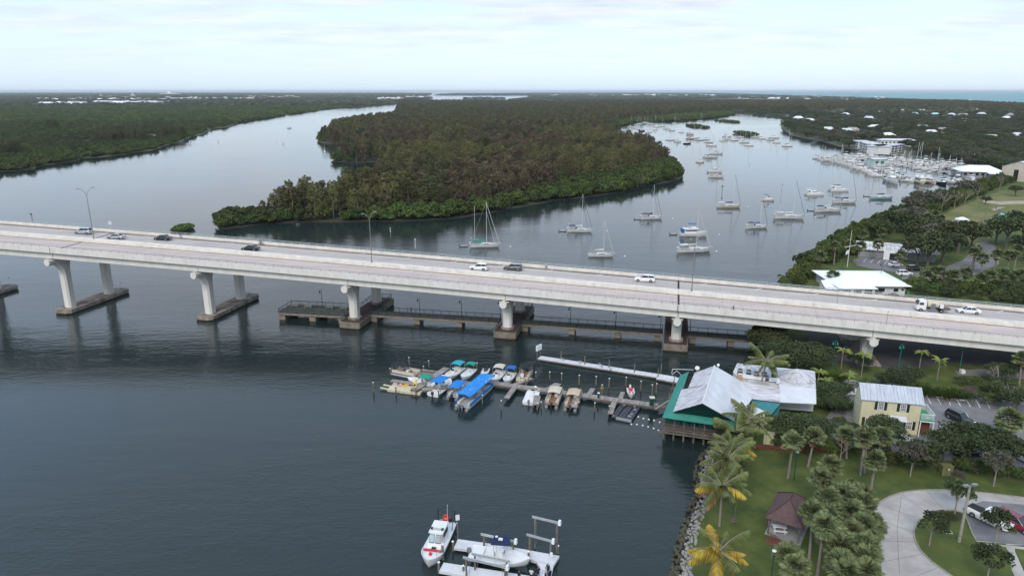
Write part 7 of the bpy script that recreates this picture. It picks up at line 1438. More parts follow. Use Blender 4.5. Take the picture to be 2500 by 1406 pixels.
# ------------------------------------------------------------------ vehicles
mat('car_silver', (0.42, 0.44, 0.48), .3, .03, 1, metal=.5, coat=.6); mat('car_white', (0.72, 0.72, 0.73), .3, .03, 1, coat=.6); mat('car_black', (0.012, 0.012, 0.015), .22, .03, 1, coat=.8); mat('car_grey', (0.10, 0.105, 0.12), .28, .03, 1, metal=.4, coat=.6); mat('car_maroon', (0.16, 0.012, 0.028), .28, .03, 1, coat=.8)
mat('tyre', (0.018, 0.018, 0.018), .8); mat('rim', (0.38, 0.39, 0.40), .35, metal=.7); mat('lamp_clear', (0.65, 0.67, 0.70), .15); mat('lamp_red', (0.35, 0.01, 0.01), .2); mat('trim_black', (0.02, 0.02, 0.02), .6); mat('number_plate', (.6, .6, .58), .5)
def car(name, p, rz_, lab, paint, kind='sedan', L=4.7, W_=1.82, group='cars driving over the bridge', cat='car'):
    H = {'sedan': 1.44, 'suv': 1.70, 'pickup': 1.85}[kind]; r_ = EMPTY(name, p, lab, cat, group, rz_); h = .62 if kind == 'sedan' else .78; w = W_ / 2
    prof = [(-.5, .30, h * .80 + .25, .80), (-.485, .22, h + .28, .90), (-.40, .2, h + .34, .97), (-.2, .2, h + .30, 1.0), (.12, .2, h + .27, 1.0), (.30, .2, h + .20, .98), (.43, .22, h + .08, .92), (.49, .26, h - .06, .80), (.5, .32, h - .2, .74)]   # x along, underside, shoulder height, half width
    R = [[(x * L, -w * k * .93, z0), (x * L, -w * k, z0 + .28), (x * L, -w * k * .985, z1 - .1), (x * L, -w * k * .86, z1), (x * L, w * k * .86, z1), (x * L, w * k * .985, z1 - .1), (x * L, w * k, z0 + .28), (x * L, w * k * .93, z0)] for x, z0, z1, k in prof]
    body = smooth(MB().loft(R).build('body', paint, r_), 50); z0 = h + .24
    g = {'sedan': (-.36, -.20, .06, .24), 'suv': (-.475, -.40, .06, .22), 'pickup': (-.10, -.05, .16, .29)}[kind]
    def gh(name_, m_, k, zt, zb, sh=0.0): R = [[(x * L, -w * wk * k, z), (x * L, w * wk * k, z)] for x, z, wk in ((g[0] + sh, zb, .84), (g[1] + sh * .5, zt, .70), (g[2] - sh * .5, zt, .70), (g[3] - sh, zb, .84))]; m = MB(); v = [q[0] for q in R] + [q[1] for q in R]; m.add(v, [(0, 1, 2, 3), (7, 6, 5, 4), (0, 4, 5, 1), (1, 5, 6, 2), (2, 6, 7, 3), (3, 7, 4, 0)]); return m.build(name_, m_, r_)
    gh('windows', 'glass_dark', 1.0, H - .04, z0); m = MB(); m.loft([[(g[1] * L - .12, -w * .69, H - .06), (g[1] * L - .12, w * .69, H - .06), (g[1] * L - .12, w * .66, H - .01), (g[1] * L - .12, -w * .66, H - .01)], [((g[1] + g[2]) / 2 * L, -w * .71, H - .03), ((g[1] + g[2]) / 2 * L, w * .71, H - .03), ((g[1] + g[2]) / 2 * L, w * .66, H + .05), ((g[1] + g[2]) / 2 * L, -w * .66, H + .05)], [(g[2] * L + .1, -w * .69, H - .06), (g[2] * L + .1, w * .69, H - .06), (g[2] * L + .1, w * .66, H - .01), (g[2] * L + .1, -w * .66, H - .01)]]); m.build('roof', paint, r_)
    m = MB()
    for s_ in (-1, 1):
        for (xa, xb) in ((g[0], g[1]), (g[3], g[2]), ((g[1] + g[2]) / 2, (g[1] + g[2]) / 2)): m.tube((xa * L, s_ * w * .845, z0), (xb * L, s_ * w * .71, H - .02), .045, n=4)
    m.build('pillars', paint, r_)
    if kind == 'pickup': MB().box((-.31 * L, 0, h + .335), (L * .33, W_ * .78, .03)).build('bed', 'trim_black', r_)
    for x in (-.30, .315):
        for s_ in (-1, 1):
            R0 = .34 if kind == 'sedan' else .38; t = MB().tube((x * L, s_ * (w - .2), R0), (x * L, s_ * (w + .02), R0), R0, n=14).build('wheel', 'tyre', r_); MB().tube((x * L, s_ * (w + .01), R0), (x * L, s_ * (w + .035), R0), R0 * .62, n=10).build('rim', 'rim', t)
    for s_ in (-1, 1): MB().box((L * .475, s_ * w * .66, h - .02), (.22, .34, .14)).build('headlight', 'lamp_clear', r_); MB().box((-L * .49, s_ * w * .68, h + .12), (.12, .34, .16)).build('tail_light', 'lamp_red', r_); MB().box((g[3] * L - .25, s_ * (w + .05), z0 + .1), (.18, .2, .13)).build('mirror', paint, r_)
    MB().box((-L * .502, 0, h - .05), (.03, .36, .16)).build('number_plate', 'number_plate', r_); MB().box((L * .49, 0, h - .25), (.06, W_ * .55, .2)).build('grille', 'trim_black', r_); return r_
WB = math.pi      # the far carriageway drives to the left
for x, o, k, m_, L, lab in ((-118.7, 7.6, 'suv', 'car_silver', 4.75, 'pale silver hatchback SUV driving left behind the lamp column'), (-107.5, 5.1, 'sedan', 'car_silver', 4.8, 'silver sedan in the lane next to the median'), (-96.0, 7.9, 'sedan', 'car_black', 4.7, 'black sedan in the outer lane, right of the silver sedan'), (-69.4, 4.8, 'sedan', 'car_black', 4.8, 'black sedan beside the cyclist'), (-9.2, 4.8, 'suv', 'car_white', 4.6, 'white SUV just left of the grey SUV'), (-1.3, 7.7, 'suv', 'car_grey', 4.7, 'dark grey SUV in the middle of the bridge'), (30.4, 7.9, 'suv', 'car_white', 4.9, 'large white SUV alone left of the rightmost lamp column'), (97.8, 6.5, 'sedan', 'car_white', 4.6, 'white sedan following the tanker truck')):
    car({'sedan': 'sedan', 'suv': 'suv'}[k], BR(x, o, dz=.015), ang(x) + WB, lab, m_, k, L)
tk = EMPTY('tanker_truck', BR(90.4, 4.9, dz=.015), 'white cab pumping truck with cream tank and dirty flat rear', 'truck', 'cars driving over the bridge', ang(90) + WB)
R = [[(x, -1.0 * k, z0), (x, -1.0 * k, z1), (x, 1.0 * k, z1), (x, 1.0 * k, z0)] for x, z0, z1, k in ((1.35, .55, 2.45, .98), (1.7, .5, 2.55, 1.0), (2.7, .5, 2.5, .98), (3.15, .5, 1.5, .95))]; MB().loft(R).build('cab', 'car_white', tk)
MB().slab([(3.12, -.85, 1.56), (2.76, -.85, 2.42), (2.76, .85, 2.42), (3.12, .85, 1.56)], .03).build('windscreen', 'glass_dark', tk).location.x = .03
for s_ in (-1, 1): MB().box((2.3, s_ * 1.0, 1.85), (.8, .04, .55)).build('side_window', 'glass_dark', tk); MB().box((2.95, s_ * 1.15, 1.9), (.1, .2, .35)).build('mirror', 'trim_black', tk)
MB().box((-.4, 0, .75), (6.0, .9, .25)).build('chassis', 'trim_black', tk); MB().box((-2.6, 0, .95), (1.9, 1.9, .12)).build('flatbed', 'timber_grey', tk)
m = MB(); m.loft([[(x, math.cos(t * .628) * r * 1.0, 1.72 + math.sin(t * .628) * r * .9) for t in range(10)] for x, r in ((1.2, .6), (1.05, .92), (-1.1, .92), (-1.3, .6))]); smooth(m.build('tank', 'canvas_cream', tk), 45); MB().box((-1.75, .2, 1.4), (.7, .9, .8)).build('pump', 'trim_white', tk); MB().box((.1, 1.0, 1.1), (1.0, .3, .4)).build('toolbox', 'engine_grey', tk); MB().path([(-1.3, .5, 2.1), (-2.4, .6, 1.9), (-3.3, .7, 1.2)], .07, 5).build('hose', 'canvas_tan', tk); MB().box((0, -.94, 1.75), (.8, .03, .5)).build('tank_marking', 'engine_grey', tk); MB().box((0, .94, 1.75), (.8, .03, .5)).build('tank_marking', 'engine_grey', tk)
for x in (2.35, -1.7):
    for s_ in (-1, 1): t = MB().tube((x, s_ * .72, .42), (x, s_ * 1.0, .42), .42, n=14).build('wheel', 'tyre', tk); MB().tube((x, s_ * .99, .42), (x, s_ * 1.02, .42), .24, n=10).build('rim', 'rim', t)
GP = 'cars parked among the trees on the right'
for (x, y), a, k, m_, lab in (((2342, 1028), -1.25, 'suv', 'car_black', 'black hatchback parked nose up in the car park right of the yellow house'), ((2196, 1082), -.35, 'suv', 'car_white', 'white car half hidden under the trees below the yellow house'), ((2505, 1125), -1.2, 'sedan', 'car_white', 'white car cut by the right picture edge'), ((2068, 962), .2, 'sedan', 'car_white', 'white car parked left of the yellow house behind the trees'), ((2150, 948), .1, 'sedan', 'car_black', 'black car parked behind the yellow house'), ((2360, 1108), .05, 'sedan', 'car_black', 'black car in deep shade under the tree row'), ((2268, 1098), .05, 'suv', 'car_grey', 'dark car in the shade beside the tree row'), ((2185, 650), .2, 'sedan', 'car_white', 'white car parked between the hall and the clubhouse'), ((2207, 672), .1, 'suv', 'car_white', 'white van parked beside the clubhouse lawn'), ((2232, 660), .05, 'suv', 'car_black', 'black car under the big oaks behind the clubhouse'), ((2500, 610), 0, 'suv', 'car_grey', 'dark vehicle under the oaks at the right edge')): car('parked_car', G(x, y, ZG + .03), a, lab, m_, k, group=GP)
car('pickup_truck', G(2413, 1272, ZG + .04), -1.05, 'white pickup with black bed liner parked by the traffic island', 'car_white', 'pickup', 5.3, 1.95, GP, 'pickup truck'); car('parked_car', G(2478, 1285, ZG + .04), -1.05, 'maroon car parked right of the white pickup', 'car_maroon', 'suv', 4.9, 1.9, GP)

# ------------------------------------------------------------------ people
mat('hair', (0.03, 0.022, 0.015), .8); mat('cloth_navy', (0.012, 0.018, 0.04), .85); mat('cloth_white', (0.66, 0.66, 0.66), .85); mat('cloth_olive', (0.16, 0.20, 0.07), .85); mat('cloth_grey', (.16, .17, .18), .85); mat('cloth_blue', (.05, .12, .3), .85); mat('cloth_black', (.014, .014, .016), .85)
def body_mesh(key, J, bones, rad, hands=True):
    """skin-modifier body from joints; returns one continuous mesh with regions by vertex height / limb"""
    names_ = list(J); me = bpy.data.meshes.new(key); me.from_pydata([J[n_] for n_ in names_], [(names_.index(a), names_.index(b)) for a, b in bones], []); o = bpy.data.objects.new(key, me); COL.objects.link(o)
    o.modifiers.new('s', 'SKIN'); sub = o.modifiers.new('u', 'SUBSURF'); sub.levels = 1
    for i, n_ in enumerate(names_): r = rad[n_]; me.skin_vertices[0].data[i].radius = r if isinstance(r, tuple) else (r, r); me.skin_vertices[0].data[i].use_root = n_ == 'pelvis'
    bpy.context.view_layer.update(); out = bpy.data.meshes.new_from_object(o.evaluated_get(bpy.context.evaluated_depsgraph_get())); bpy.data.objects.remove(o)
    vs = np.array([v.co for v in out.vertices]); P0_ = {n_: np.array(J[n_]) for n_ in names_}
    def seg_d(c, a, b): t = np.clip(np.dot(c - a, b - a) / (np.dot(b - a, b - a) + 1e-9), 0, 1); return np.linalg.norm(c - a - t * (b - a))
    reg_ = {}
    for a, b in bones:
        n_ = b if b[0] in 'LR' else b
        reg_[(a, b)] = 0 if b.startswith(('neck', 'head', 'crown', 'nose', 'Lhand', 'Rhand', 'Lf', 'Rf', 'Lth', 'Rth')) else (2 if b.startswith(('Lknee', 'Rknee', 'Lankle', 'Rankle', 'Lhip', 'Rhip')) else (4 if 'toe' in b else 1))
    out.polygons.foreach_set('use_smooth', [True] * len(out.polygons))
    for m_ in ('skin', 'cloth_white', 'cloth_navy', 'hair', 'cloth_black'): out.materials.append(M[m_])
    idx = []
    for f in out.polygons:
        c = np.array(f.center); best = min(bones, key=lambda e: seg_d(c, P0_[e[0]], P0_[e[1]])); k = reg_[best]
        if best[1] in ('head', 'crown') and (c[2] > J['head'][2] + .035 or c[0] < J['head'][0] - .035): k = 3
        idx.append(k)
    out.polygons.foreach_set('material_index', idx); return out
BON = [('pelvis', 'spine'), ('spine', 'chest'), ('chest', 'neck'), ('neck', 'head'), ('head', 'crown'), ('head', 'nose'), ('chest', 'Lsh'), ('Lsh', 'Lel'), ('Lel', 'Lwr'), ('Lwr', 'Lhand'), ('chest', 'Rsh'), ('Rsh', 'Rel'), ('Rel', 'Rwr'), ('Rwr', 'Rhand'), ('pelvis', 'Lhip'), ('Lhip', 'Lknee'), ('Lknee', 'Lankle'), ('Lankle', 'Ltoe'), ('pelvis', 'Rhip'), ('Rhip', 'Rknee'), ('Rknee', 'Rankle'), ('Rankle', 'Rtoe')]
for s_ in 'LR':
    BON += [(s_ + 'hand', s_ + 'f%d' % k) for k in range(4)] + [(s_ + 'wr', s_ + 'th')]
RAD = dict(pelvis=(.15, .11), spine=(.135, .10), chest=(.16, .11), neck=.05, head=.092, crown=.06, nose=.02, Lsh=.062, Lel=.044, Lwr=.03, Lhand=.028, Rsh=.062, Rel=.044, Rwr=.03, Rhand=.028, Lhip=.088, Lknee=.058, Lankle=.042, Ltoe=.036, Rhip=.088, Rknee=.058, Rankle=.042, Rtoe=.036)
for s_ in 'LR':
    for k in range(4): RAD[s_ + 'f%d' % k] = .009
    RAD[s_ + 'th'] = .010
def pose(kind):
    J = dict(pelvis=(0, 0, .94), spine=(0, 0, 1.14), chest=(0, 0, 1.38), neck=(.01, 0, 1.50), head=(.02, 0, 1.64), crown=(.01, 0, 1.72), nose=(.125, 0, 1.63))
    st = {'stand': (.02, -.02, 0), 'walk': (.30, -.30, .10), 'arms': (.02, -.02, 0)}.get(kind, (0, 0, 0))
    for s_, y, d in (('L', 1, st[0]), ('R', -1, st[1])):
        J[s_ + 'sh'] = (0, .19 * y, 1.42); a = -d * .8
        if kind == 'arms': J[s_ + 'el'] = (.05, .27 * y, 1.16); J[s_ + 'wr'] = (.24, .12 * y, 1.10); hd_ = Vector((.06, -.04 * y, 0))
        elif kind == 'ride': J[s_ + 'el'] = (.42, .22 * y, 1.22); J[s_ + 'wr'] = (.60, .2 * y, 1.06); hd_ = Vector((.08, 0, -.02))
        elif kind == 'sit': J[s_ + 'el'] = (.08, .25 * y, .78); J[s_ + 'wr'] = (.3, .18 * y, .70); hd_ = Vector((.08, 0, 0))
        else: J[s_ + 'el'] = (.02 + a * .4, .24 * y, 1.14); J[s_ + 'wr'] = (.06 + a, .25 * y, .90); hd_ = Vector((.01, 0, -.08))
        w_ = Vector(J[s_ + 'wr']); J[s_ + 'hand'] = tuple(w_ + hd_); u = hd_.normalized(); sd = Vector((1, 0, 0)) if abs(u.z) > .7 else Vector((0, 1, 0))
        for k in range(4): J[s_ + 'f%d' % k] = tuple(w_ + hd_ + u * (.075, .085, .08, .06)[k] + sd * (.033 - .022 * k) + Vector((.012, 0, -.012)))
        J[s_ + 'th'] = tuple(w_ + u * .06 + sd * .055)
        J[s_ + 'hip'] = (0, .09 * y, .90)
        J[s_ + 'knee'] = (d * .55 + .03, .10 * y, .50); J[s_ + 'ankle'] = (d, .10 * y, .09 + (.06 if d < -.1 else 0)); J[s_ + 'toe'] = (d + .19, .12 * y, .035)
    if kind == 'ride':
        J.update(pelvis=(-.02, 0, .98), spine=(.10, 0, 1.14), chest=(.26, 0, 1.33), neck=(.34, 0, 1.42), head=(.40, 0, 1.55), crown=(.40, 0, 1.63), nose=(.50, 0, 1.53), Lsh=(.26, .19, 1.36), Rsh=(.26, -.19, 1.36), Lhip=(0, .09, .95), Rhip=(0, -.09, .95), Lknee=(.38, .10, .80), Rknee=(.28, -.10, .58), Lankle=(.22, .10, .42), Rankle=(.10, -.10, .16), Ltoe=(.40, .12, .38), Rtoe=(.28, -.12, .12))
    return J
BODY = {k: body_mesh('body_' + k, pose(k), BON, RAD) for k in ('stand', 'walk', 'arms', 'ride')}
def person(p, rz_, k, lab, shirt='cloth_white', trousers='cloth_navy', grp=None, s_=1.0):
    r_ = EMPTY('person', p, lab, 'person', grp, rz_); b = NEWOB('body', BODY[k], r_, scale=(s_,) * 3)
    for i, m_ in ((1, shirt), (2, trousers)): b.material_slots[i].link = 'OBJECT'; b.material_slots[i].material = M[m_]
    return r_
def bicycle(p, rz_, lab):
    r_ = EMPTY('bicycle', p, lab, 'bicycle', None, rz_); m = MB()
    for a, b in (((-.12, 0, .28), (-.05, 0, .85)), ((-.12, 0, .28), (.45, 0, .78)), ((-.05, 0, .80), (.47, 0, .84)), ((-.12, 0, .28), (-.52, 0, .34)), ((-.05, 0, .8), (-.52, 0, .34)), ((.46, 0, .95), (.56, 0, .34))): m.tube(a, b, .022, n=4)
    m.build('frame', 'trim_black', r_); MB().path([(.5, -.25, 1.02), (.46, 0, .98), (.5, .25, 1.02)], .016, 4).build('handlebar', 'trim_black', r_); MB().box((-.07, 0, .9), (.24, .13, .05)).build('saddle', 'trim_black', r_)
    for x in (-.52, .56):
        m = MB(); P_ = [(x + math.cos(t * .5236) * .33, 0, .34 + math.sin(t * .5236) * .33) for t in range(13)]; m.path(P_, .022, 4)
        for t in range(6): m.tube((x, 0, .34), P_[t * 2], .005, n=3, cap=False)
        m.build('wheel', 'tyre', r_)
    return r_
bp = BR(-69.6, 10.9, dz=.01); bicycle(bp, ang(-69) + WB, 'black bicycle ridden on the far shoulder of the bridge'); person(bp, ang(-69) + WB, 'ride', 'cyclist in olive shirt riding on the far shoulder behind the black sedan', 'cloth_olive', 'cloth_black')
person(BR(6.4, 11.2, dz=.01), ang(6) + WB, 'walk', 'pedestrian in white top walking along the far railing of the bridge', 'cloth_white', 'cloth_navy'); person(BR(49.2, -10.9, dz=.01), ang(49), 'walk', 'pedestrian in dark clothes walking on the near side of the bridge', 'cloth_black', 'cloth_grey'); person(BR(-93.0, 11.2, dz=.01), ang(-90) + WB, 'walk', 'pedestrian in blue walking by the far railing above the black sedan', 'cloth_blue', 'cloth_grey')
person(G(1004, 765, Z1 + .02), 1.0, 'stand', 'person in grey standing on the fishing walkway left of a lamp post', 'cloth_grey', 'cloth_blue'); person(G(1252, 745, Z1 + .02), .5, 'stand', 'person in dark clothes between the columns of the middle footing', 'cloth_black', 'cloth_navy')
GR = 'uniformed people on the lift dock'
person(G(1297, 1418, FZ), 1.3, 'arms', 'person in white uniform shirt standing apart at the lower dock arm', 'cloth_white', 'cloth_navy', GR); person(G(1266, 1423, .9), .6, 'arms', 'person in navy shirt bending over gear beside the lift', 'cloth_navy', 'cloth_white', GR); person(G(1314, 1414, FZ), 2.0, 'stand', 'person in navy uniform right of the white shirted one', 'cloth_navy', 'cloth_navy', GR); person(G(1332, 1414, FZ), 2.6, 'arms', 'person in white uniform shirt in the group of three', 'cloth_white', 'cloth_navy', GR); person(G(1338, 1404, FZ), -2.2, 'stand', 'dark clothed person at the back of the group of three', 'cloth_navy', 'cloth_black', GR); person(G(1342, 1420, FZ), 2.2, 'stand', 'person in navy at the right of the group of three', 'cloth_navy', 'cloth_navy', GR)
for k, (x, y) in enumerate(((2431, 513), (2438, 514), (2475, 520), (2492, 523))): person(G(x, y, ZG), k, 'stand', 'person %s on the grass field' % ['in dark clothes left of the sandy patch', 'in white at the sandy patch', 'in grey right of the sandy patch', 'in dark clothes near the right edge'][k], ['cloth_black', 'cloth_white', 'cloth_grey', 'cloth_black'][k], 'cloth_navy', 'people on the grass field')
# seabirds on footings and dock
bm = bmesh.new(); bmesh.ops.create_icosphere(bm, subdivisions=2, radius=1)
for v in bm.verts: v.co.x *= .30; v.co.y *= .11; v.co.z = v.co.z * .12 + .26; 
for a in ((.27, 0, .36, .07), (.36, 0, .37, .025)):
    q = bmesh.ops.create_icosphere(bm, subdivisions=1, radius=a[3]); [setattr(v, 'co', v.co + Vector(a[:3])) for v in q['verts']]
for y in (-.05, .05): q = bmesh.ops.create_cone(bm, segments=4, radius1=.015, radius2=.015, depth=.2); [setattr(v, 'co', v.co + Vector((0, y, .10))) for v in q['verts']]
birdm = bpy.data.meshes.new('bird'); bm.to_mesh(birdm); bm.free(); birdm.materials.append(M['hvac'])
for (x, y, z, lab) in ((296, 694, 1.2, 'grey bird perched on the far end of the second footing from the left'), (22, 680, 1.2, 'grey bird perched on the leftmost footing'), (1374, 880, .62, 'bird on the pale floating dock beside its first pile'), (1416, 886, .62, 'bird on the pale dock left of its second pile'), (1465, 893, .62, 'dark bird on the pale dock left of its third pile'), (1469, 898, .62, 'second dark bird left of the third pile of the pale dock'), (1490, 904, .62, 'bird on the pale dock below its third pile')): TAG(NEWOB('seabird', birdm, None, G(x, y, z), (0, 0, RNG.uniform(0, 6)), (1.3,) * 3), lab, 'bird', 'birds on the docks and footings')

# ------------------------------------------------------------------ trees placed one by one near the camera
GC = 'coconut palms along the lawn edge'
for (bx, by), H, k, lean, n, lab in (((1756, 1284), 5.6, 'mix', (.0, .3), 21, 'big coconut palm with drooping yellow green fronds behind the rocks'), ((1750, 1440), 5.0, 'yellow', (-.2, 0), 20, 'yellow fronded coconut palm at the bottom edge of the lawn'), ((1778, 1212), 5.6, 'coconut', (-.5, .4), 20, 'coconut palm right behind the biggest one'), ((1793, 1170), 5.2, 'mix', (-.6, .2), 20, 'coconut palm in the middle of the palm clump'), ((1802, 1128), 5.0, 'coconut', (-.6, .3), 20, 'coconut palm of the clump nearest the restaurant front'), ((1830, 1100), 5.4, 'coconut', (-.5, .2), 18, 'coconut palm rising over the right end of the restaurant front'), ((1849, 994), 8.6, 'coconut', (.9, .3), 16, 'tall slender coconut palm rising through the restaurant roof')):
    p = G(bx, by, ZG); feather_palm(p, H, lab, GC, k, lean, n + 2, scale=1.12)
GS = 'sabal palms on the lawn'
def sabal(bx, by, H, lab, s_=1.0, grp=GS, k=None, z=ZG):
    p = G(bx, by, z); i = RNG.randrange(3) if k is None else k; n_, me = PROTO['sabal'][i]; r_ = EMPTY('sabal_palm', p, lab, 'palm tree', grp, RNG.uniform(0, 6.28)); hh = H / (5.6 + .5 * i); c = NEWOB('crown', me[0], r_); t = NEWOB('trunk', me[1], r_); t.scale = (s_, s_, hh); c.scale = (s_,) * 3; c.location.z = (5.6 + .5 * i) * (hh - s_)
    for q in (c,): q.location.x = 0
    return r_
for (bx, by), H, lab in (((1923, 1167), 5.9, 'slender sabal palm standing left of the black lamp post on the lawn'), ((1972, 1139), 4.6, 'sabal palm right of the black lamp post'), ((2022, 1240), 6.2, 'tall sabal palm above the pavilion, rightmost of the pair'), ((1999, 1254), 5.2, 'sabal palm just above the pavilion roof'), ((2002, 1298), 4.6, 'sabal palm overlapping the right corner of the pavilion roof'), ((1975, 1368), 6.0, 'sabal palm with a thin bare trunk below the pavilion'), ((1995, 1406), 6.2, 'sabal palm at the bottom, right of the thin trunked one'), ((2100, 1159), 5.4, 'left sabal palm of the trio below the yellow house'), ((2110, 1154), 5.6, 'middle sabal palm of the trio below the yellow house'), ((2138, 1135), 4.4, 'right sabal palm of the trio below the yellow house'), ((2124, 1207), 5.2, 'lone sabal palm left of the driveway curve'), ((2067, 1118), 3.6, 'sabal palm left of the yellow house trio'), ((2450, 1078), 3.6, 'large sabal palm in the red mulch circle'), ((2487, 948), 5.8, 'sabal palm at the right edge beside the service road'), ((1926, 1440), 4.2, 'sabal palm at the bottom edge right of the lower lamp post'), ((1940, 1475), 4.6, 'sabal palm cut by the bottom edge below the pavilion')): sabal(*((bx, by)), H, lab, 1.35 if bx == 2450 else 1.0)
sabal(2074, 1203, 1.6, 'young tufted palm with a short trunk on the lawn', .42, k=3)
k = 0
for bx, by, H in [(2053, 1289, 4.2), (2080, 1300, 4.2), (2070, 1330, 4.4), (2100, 1318, 4.4), (2030, 1390, 4.4), (2060, 1385, 4.2), (2088, 1372, 4.4), (2104, 1350, 4.0), (2050, 1430, 4.3), (2082, 1428, 4.3), (2106, 1412, 4.2), (2030, 1465, 4.2), (2062, 1490, 4.6), (2095, 1480, 4.4), (2112, 1455, 4.2), (2095, 1275, 3.2)]:
    sabal(bx, by, H, 'shaggy sabal palm of the dense clump left of the driveway', 1.12, 'dense sabal palm clump left of the driveway')
GB = 'sabal palms beyond the bridge'
for (bx, by), H, lab in (((1997, 667), 5.0, 'sabal palm by the shore beyond the bridge, leftmost'), ((2036, 647), 6.0, 'sabal palm left of the flagpole'), ((2070, 640), 5.6, 'sabal palm right of the flagpole'), ((2097, 612), 5.5, 'sabal palm behind the left end of the grey hall'), ((2093, 650), 6.2, 'sabal palm beside the bay lines of the small lot'), ((2137, 643), 6.0, 'sabal palm in front of the grey hall'), ((2142, 610), 6.0, 'sabal palm rising over the grey hall roof'), ((2228, 604), 5.5, 'sabal palm at the right end of the grey hall'), ((2027, 702), 3.4, 'small sabal palm in front of the white clubhouse'), ((2198, 664), 5.0, 'sabal palm between the lot and the clubhouse'), ((2368, 664), 6.0, 'sabal palm on the road verge, left one of the pair'), ((2374, 660), 6.2, 'sabal palm on the road verge, right one of the pair'), ((2395, 670), 4.8, 'short sabal palm right of the verge pair'), ((2424, 673), 6.4, 'straight sabal palm right of the short one'), ((2457, 672), 6.0, 'sabal palm before the reddish scrub'), ((2475, 660), 6.4, 'sabal palm behind the reddish scrub'), ((2490, 680), 6.0, 'sabal palm at the right edge beyond the bridge'), ((2257, 575), 7.0, 'sabal palm in the group above the big oaks, left'), ((2275, 570), 7.4, 'sabal palm in the group above the big oaks, middle'), ((2290, 580), 7.0, 'sabal palm in the group above the big oaks, right')): sabal(bx, by, H, lab, 1.15, GB)
for i, (bx, by) in enumerate([(2257, 705), (2272, 700), (2292, 704), (2310, 706), (2326, 708), (2353, 706), (2390, 712), (2410, 708), (2437, 708), (2460, 712), (2475, 708), (2498, 712)]): sabal(bx, by, 3.4 + (i % 3) * .5, 'low sabal palm in the green belt right behind the bridge railing', 1.2, 'low palms in the belt behind the bridge')
GRP = 'slender palms with arching bright fronds by the underpass'
for (bx, by), H, lab in (((2053, 900), 4.0, 'slender palm with arching bright fronds, left one before the dark underpass'), ((2102, 920), 4.6, 'slender palm with arching fronds in front of the land column'), ((2287, 928), 4.4, 'slender palm with arching fronds right of the bare topped tree'), ((1996, 938), 2.6, 'short arching palm at the right corner of the restaurant roof'), ((2069, 945), 2.4, 'short arching palm behind the shrubs left of the yellow house'), ((2243, 905), 3.6, 'arching palm half hidden behind the bare topped tree'), ((2010, 960), 3.0, 'low arching palm beside the restaurant wall')): feather_palm(G(bx, by, ZG), H, lab, GRP, 'royal', (0, 0), 11, name='feather_palm', scale=1.0)
def tree_at(kind, bx, by, s_, lab, grp, name, cat='tree', h=None, z=ZG, i=None):
    P_ = PROTO[kind]; n_, me = P_[RNG.randrange(len(P_)) if i is None else i]; p = G(bx, by, z); sc = (s_, s_, h or s_)
    if isinstance(me, tuple): r_ = EMPTY(name, p, lab, cat, grp, RNG.uniform(0, 6.28)); r_.scale = sc; NEWOB('crown', me[0], r_); NEWOB('trunk', me[1], r_); return r_
    return TAG(NEWOB(name, me, None, p, (0, 0, RNG.uniform(0, 6.28)), sc), lab, cat, grp)
GO = 'dark live oaks round the yellow house'
for (bx, by), s_, lab in (((1935, 1092), 1.10, 'big dark live oak hiding the right end of the restaurant'), ((1990, 1095), 1.0, 'dark live oak filling the gap before the yellow house'), ((2150, 1092), 1.0, 'live oak in front of the yellow house wall'), ((2228, 1146), .9, 'live oak below the porch of the yellow house'), ((2300, 1130), 1.05, 'live oak in the row between the car park and the lawn, left'), ((2352, 1128), 1.25, 'live oak in the row between the car park and the lawn, middle'), ((2405, 1132), 1.15, 'live oak in the row between the car park and the lawn, right'), ((1944, 912), 1.25, 'dark rounded oak beside the shore under the bridge'), ((1985, 905), 1.15, 'broad oak left of the underpass lamp'), ((2196, 960), .95, 'pale topped oak behind the yellow house'), ((2220, 948), .85, 'greyish oak behind the yellow house porch'), ((2175, 955), .8, 'oak behind the roof of the yellow house'), ((1868, 870), 1.2, 'dense tree on the shore just under the bridge edge'), ((1890, 900), 1.15, 'dense tree between the shore and the tall palm'), ((2040, 1010), .7, 'small oak left of the yellow house gable'), ((2020, 985), .8, 'oak between the restaurant and the yellow house'), ((2050, 975), .6, 'shrubby oak at the back corner of the yellow house'), ((2440, 975), .8, 'scraggly oak behind the car park near the right edge'), ((2480, 1010), .9, 'twisted oak at the far right of the car park'), ((2465, 1150), 1.1, 'live oak at the right end of the row above the lawn'), ((2440, 935), .8, 'oak beside the service road near the right edge'), ((2075, 1095), .8, 'live oak left of the yellow house front'), ((2095, 905), .7, 'oak right of the land column')): tree_at('oak_near', bx, by, s_ * 1.05, lab, GO, 'live_oak', h=s_ * .80)
GY = 'young oaks on the lawn by the driveway'
for (bx, by), s_, lab in (((2222, 1162), 1.2, 'young oak with pale trunk on the lawn left of the utility box'), ((2425, 1187), 1.25, 'young oak with pale trunk on the lawn near the right edge'), ((2330, 1255), 1.15, 'young oak in the bed at the top of the traffic island'), ((2268, 1332), 1.05, 'young oak at the left side of the traffic island'), ((2428, 1330), 1.1, 'young oak in front of the white pickup'), ((2408, 1420), 1.15, 'young oak at the bottom of the traffic island'), ((2335, 1190), .6, 'twiggy sapling behind the driveway kerb')): tree_at('young_near', bx, by, s_, lab, GY, 'young_oak')
i = 0
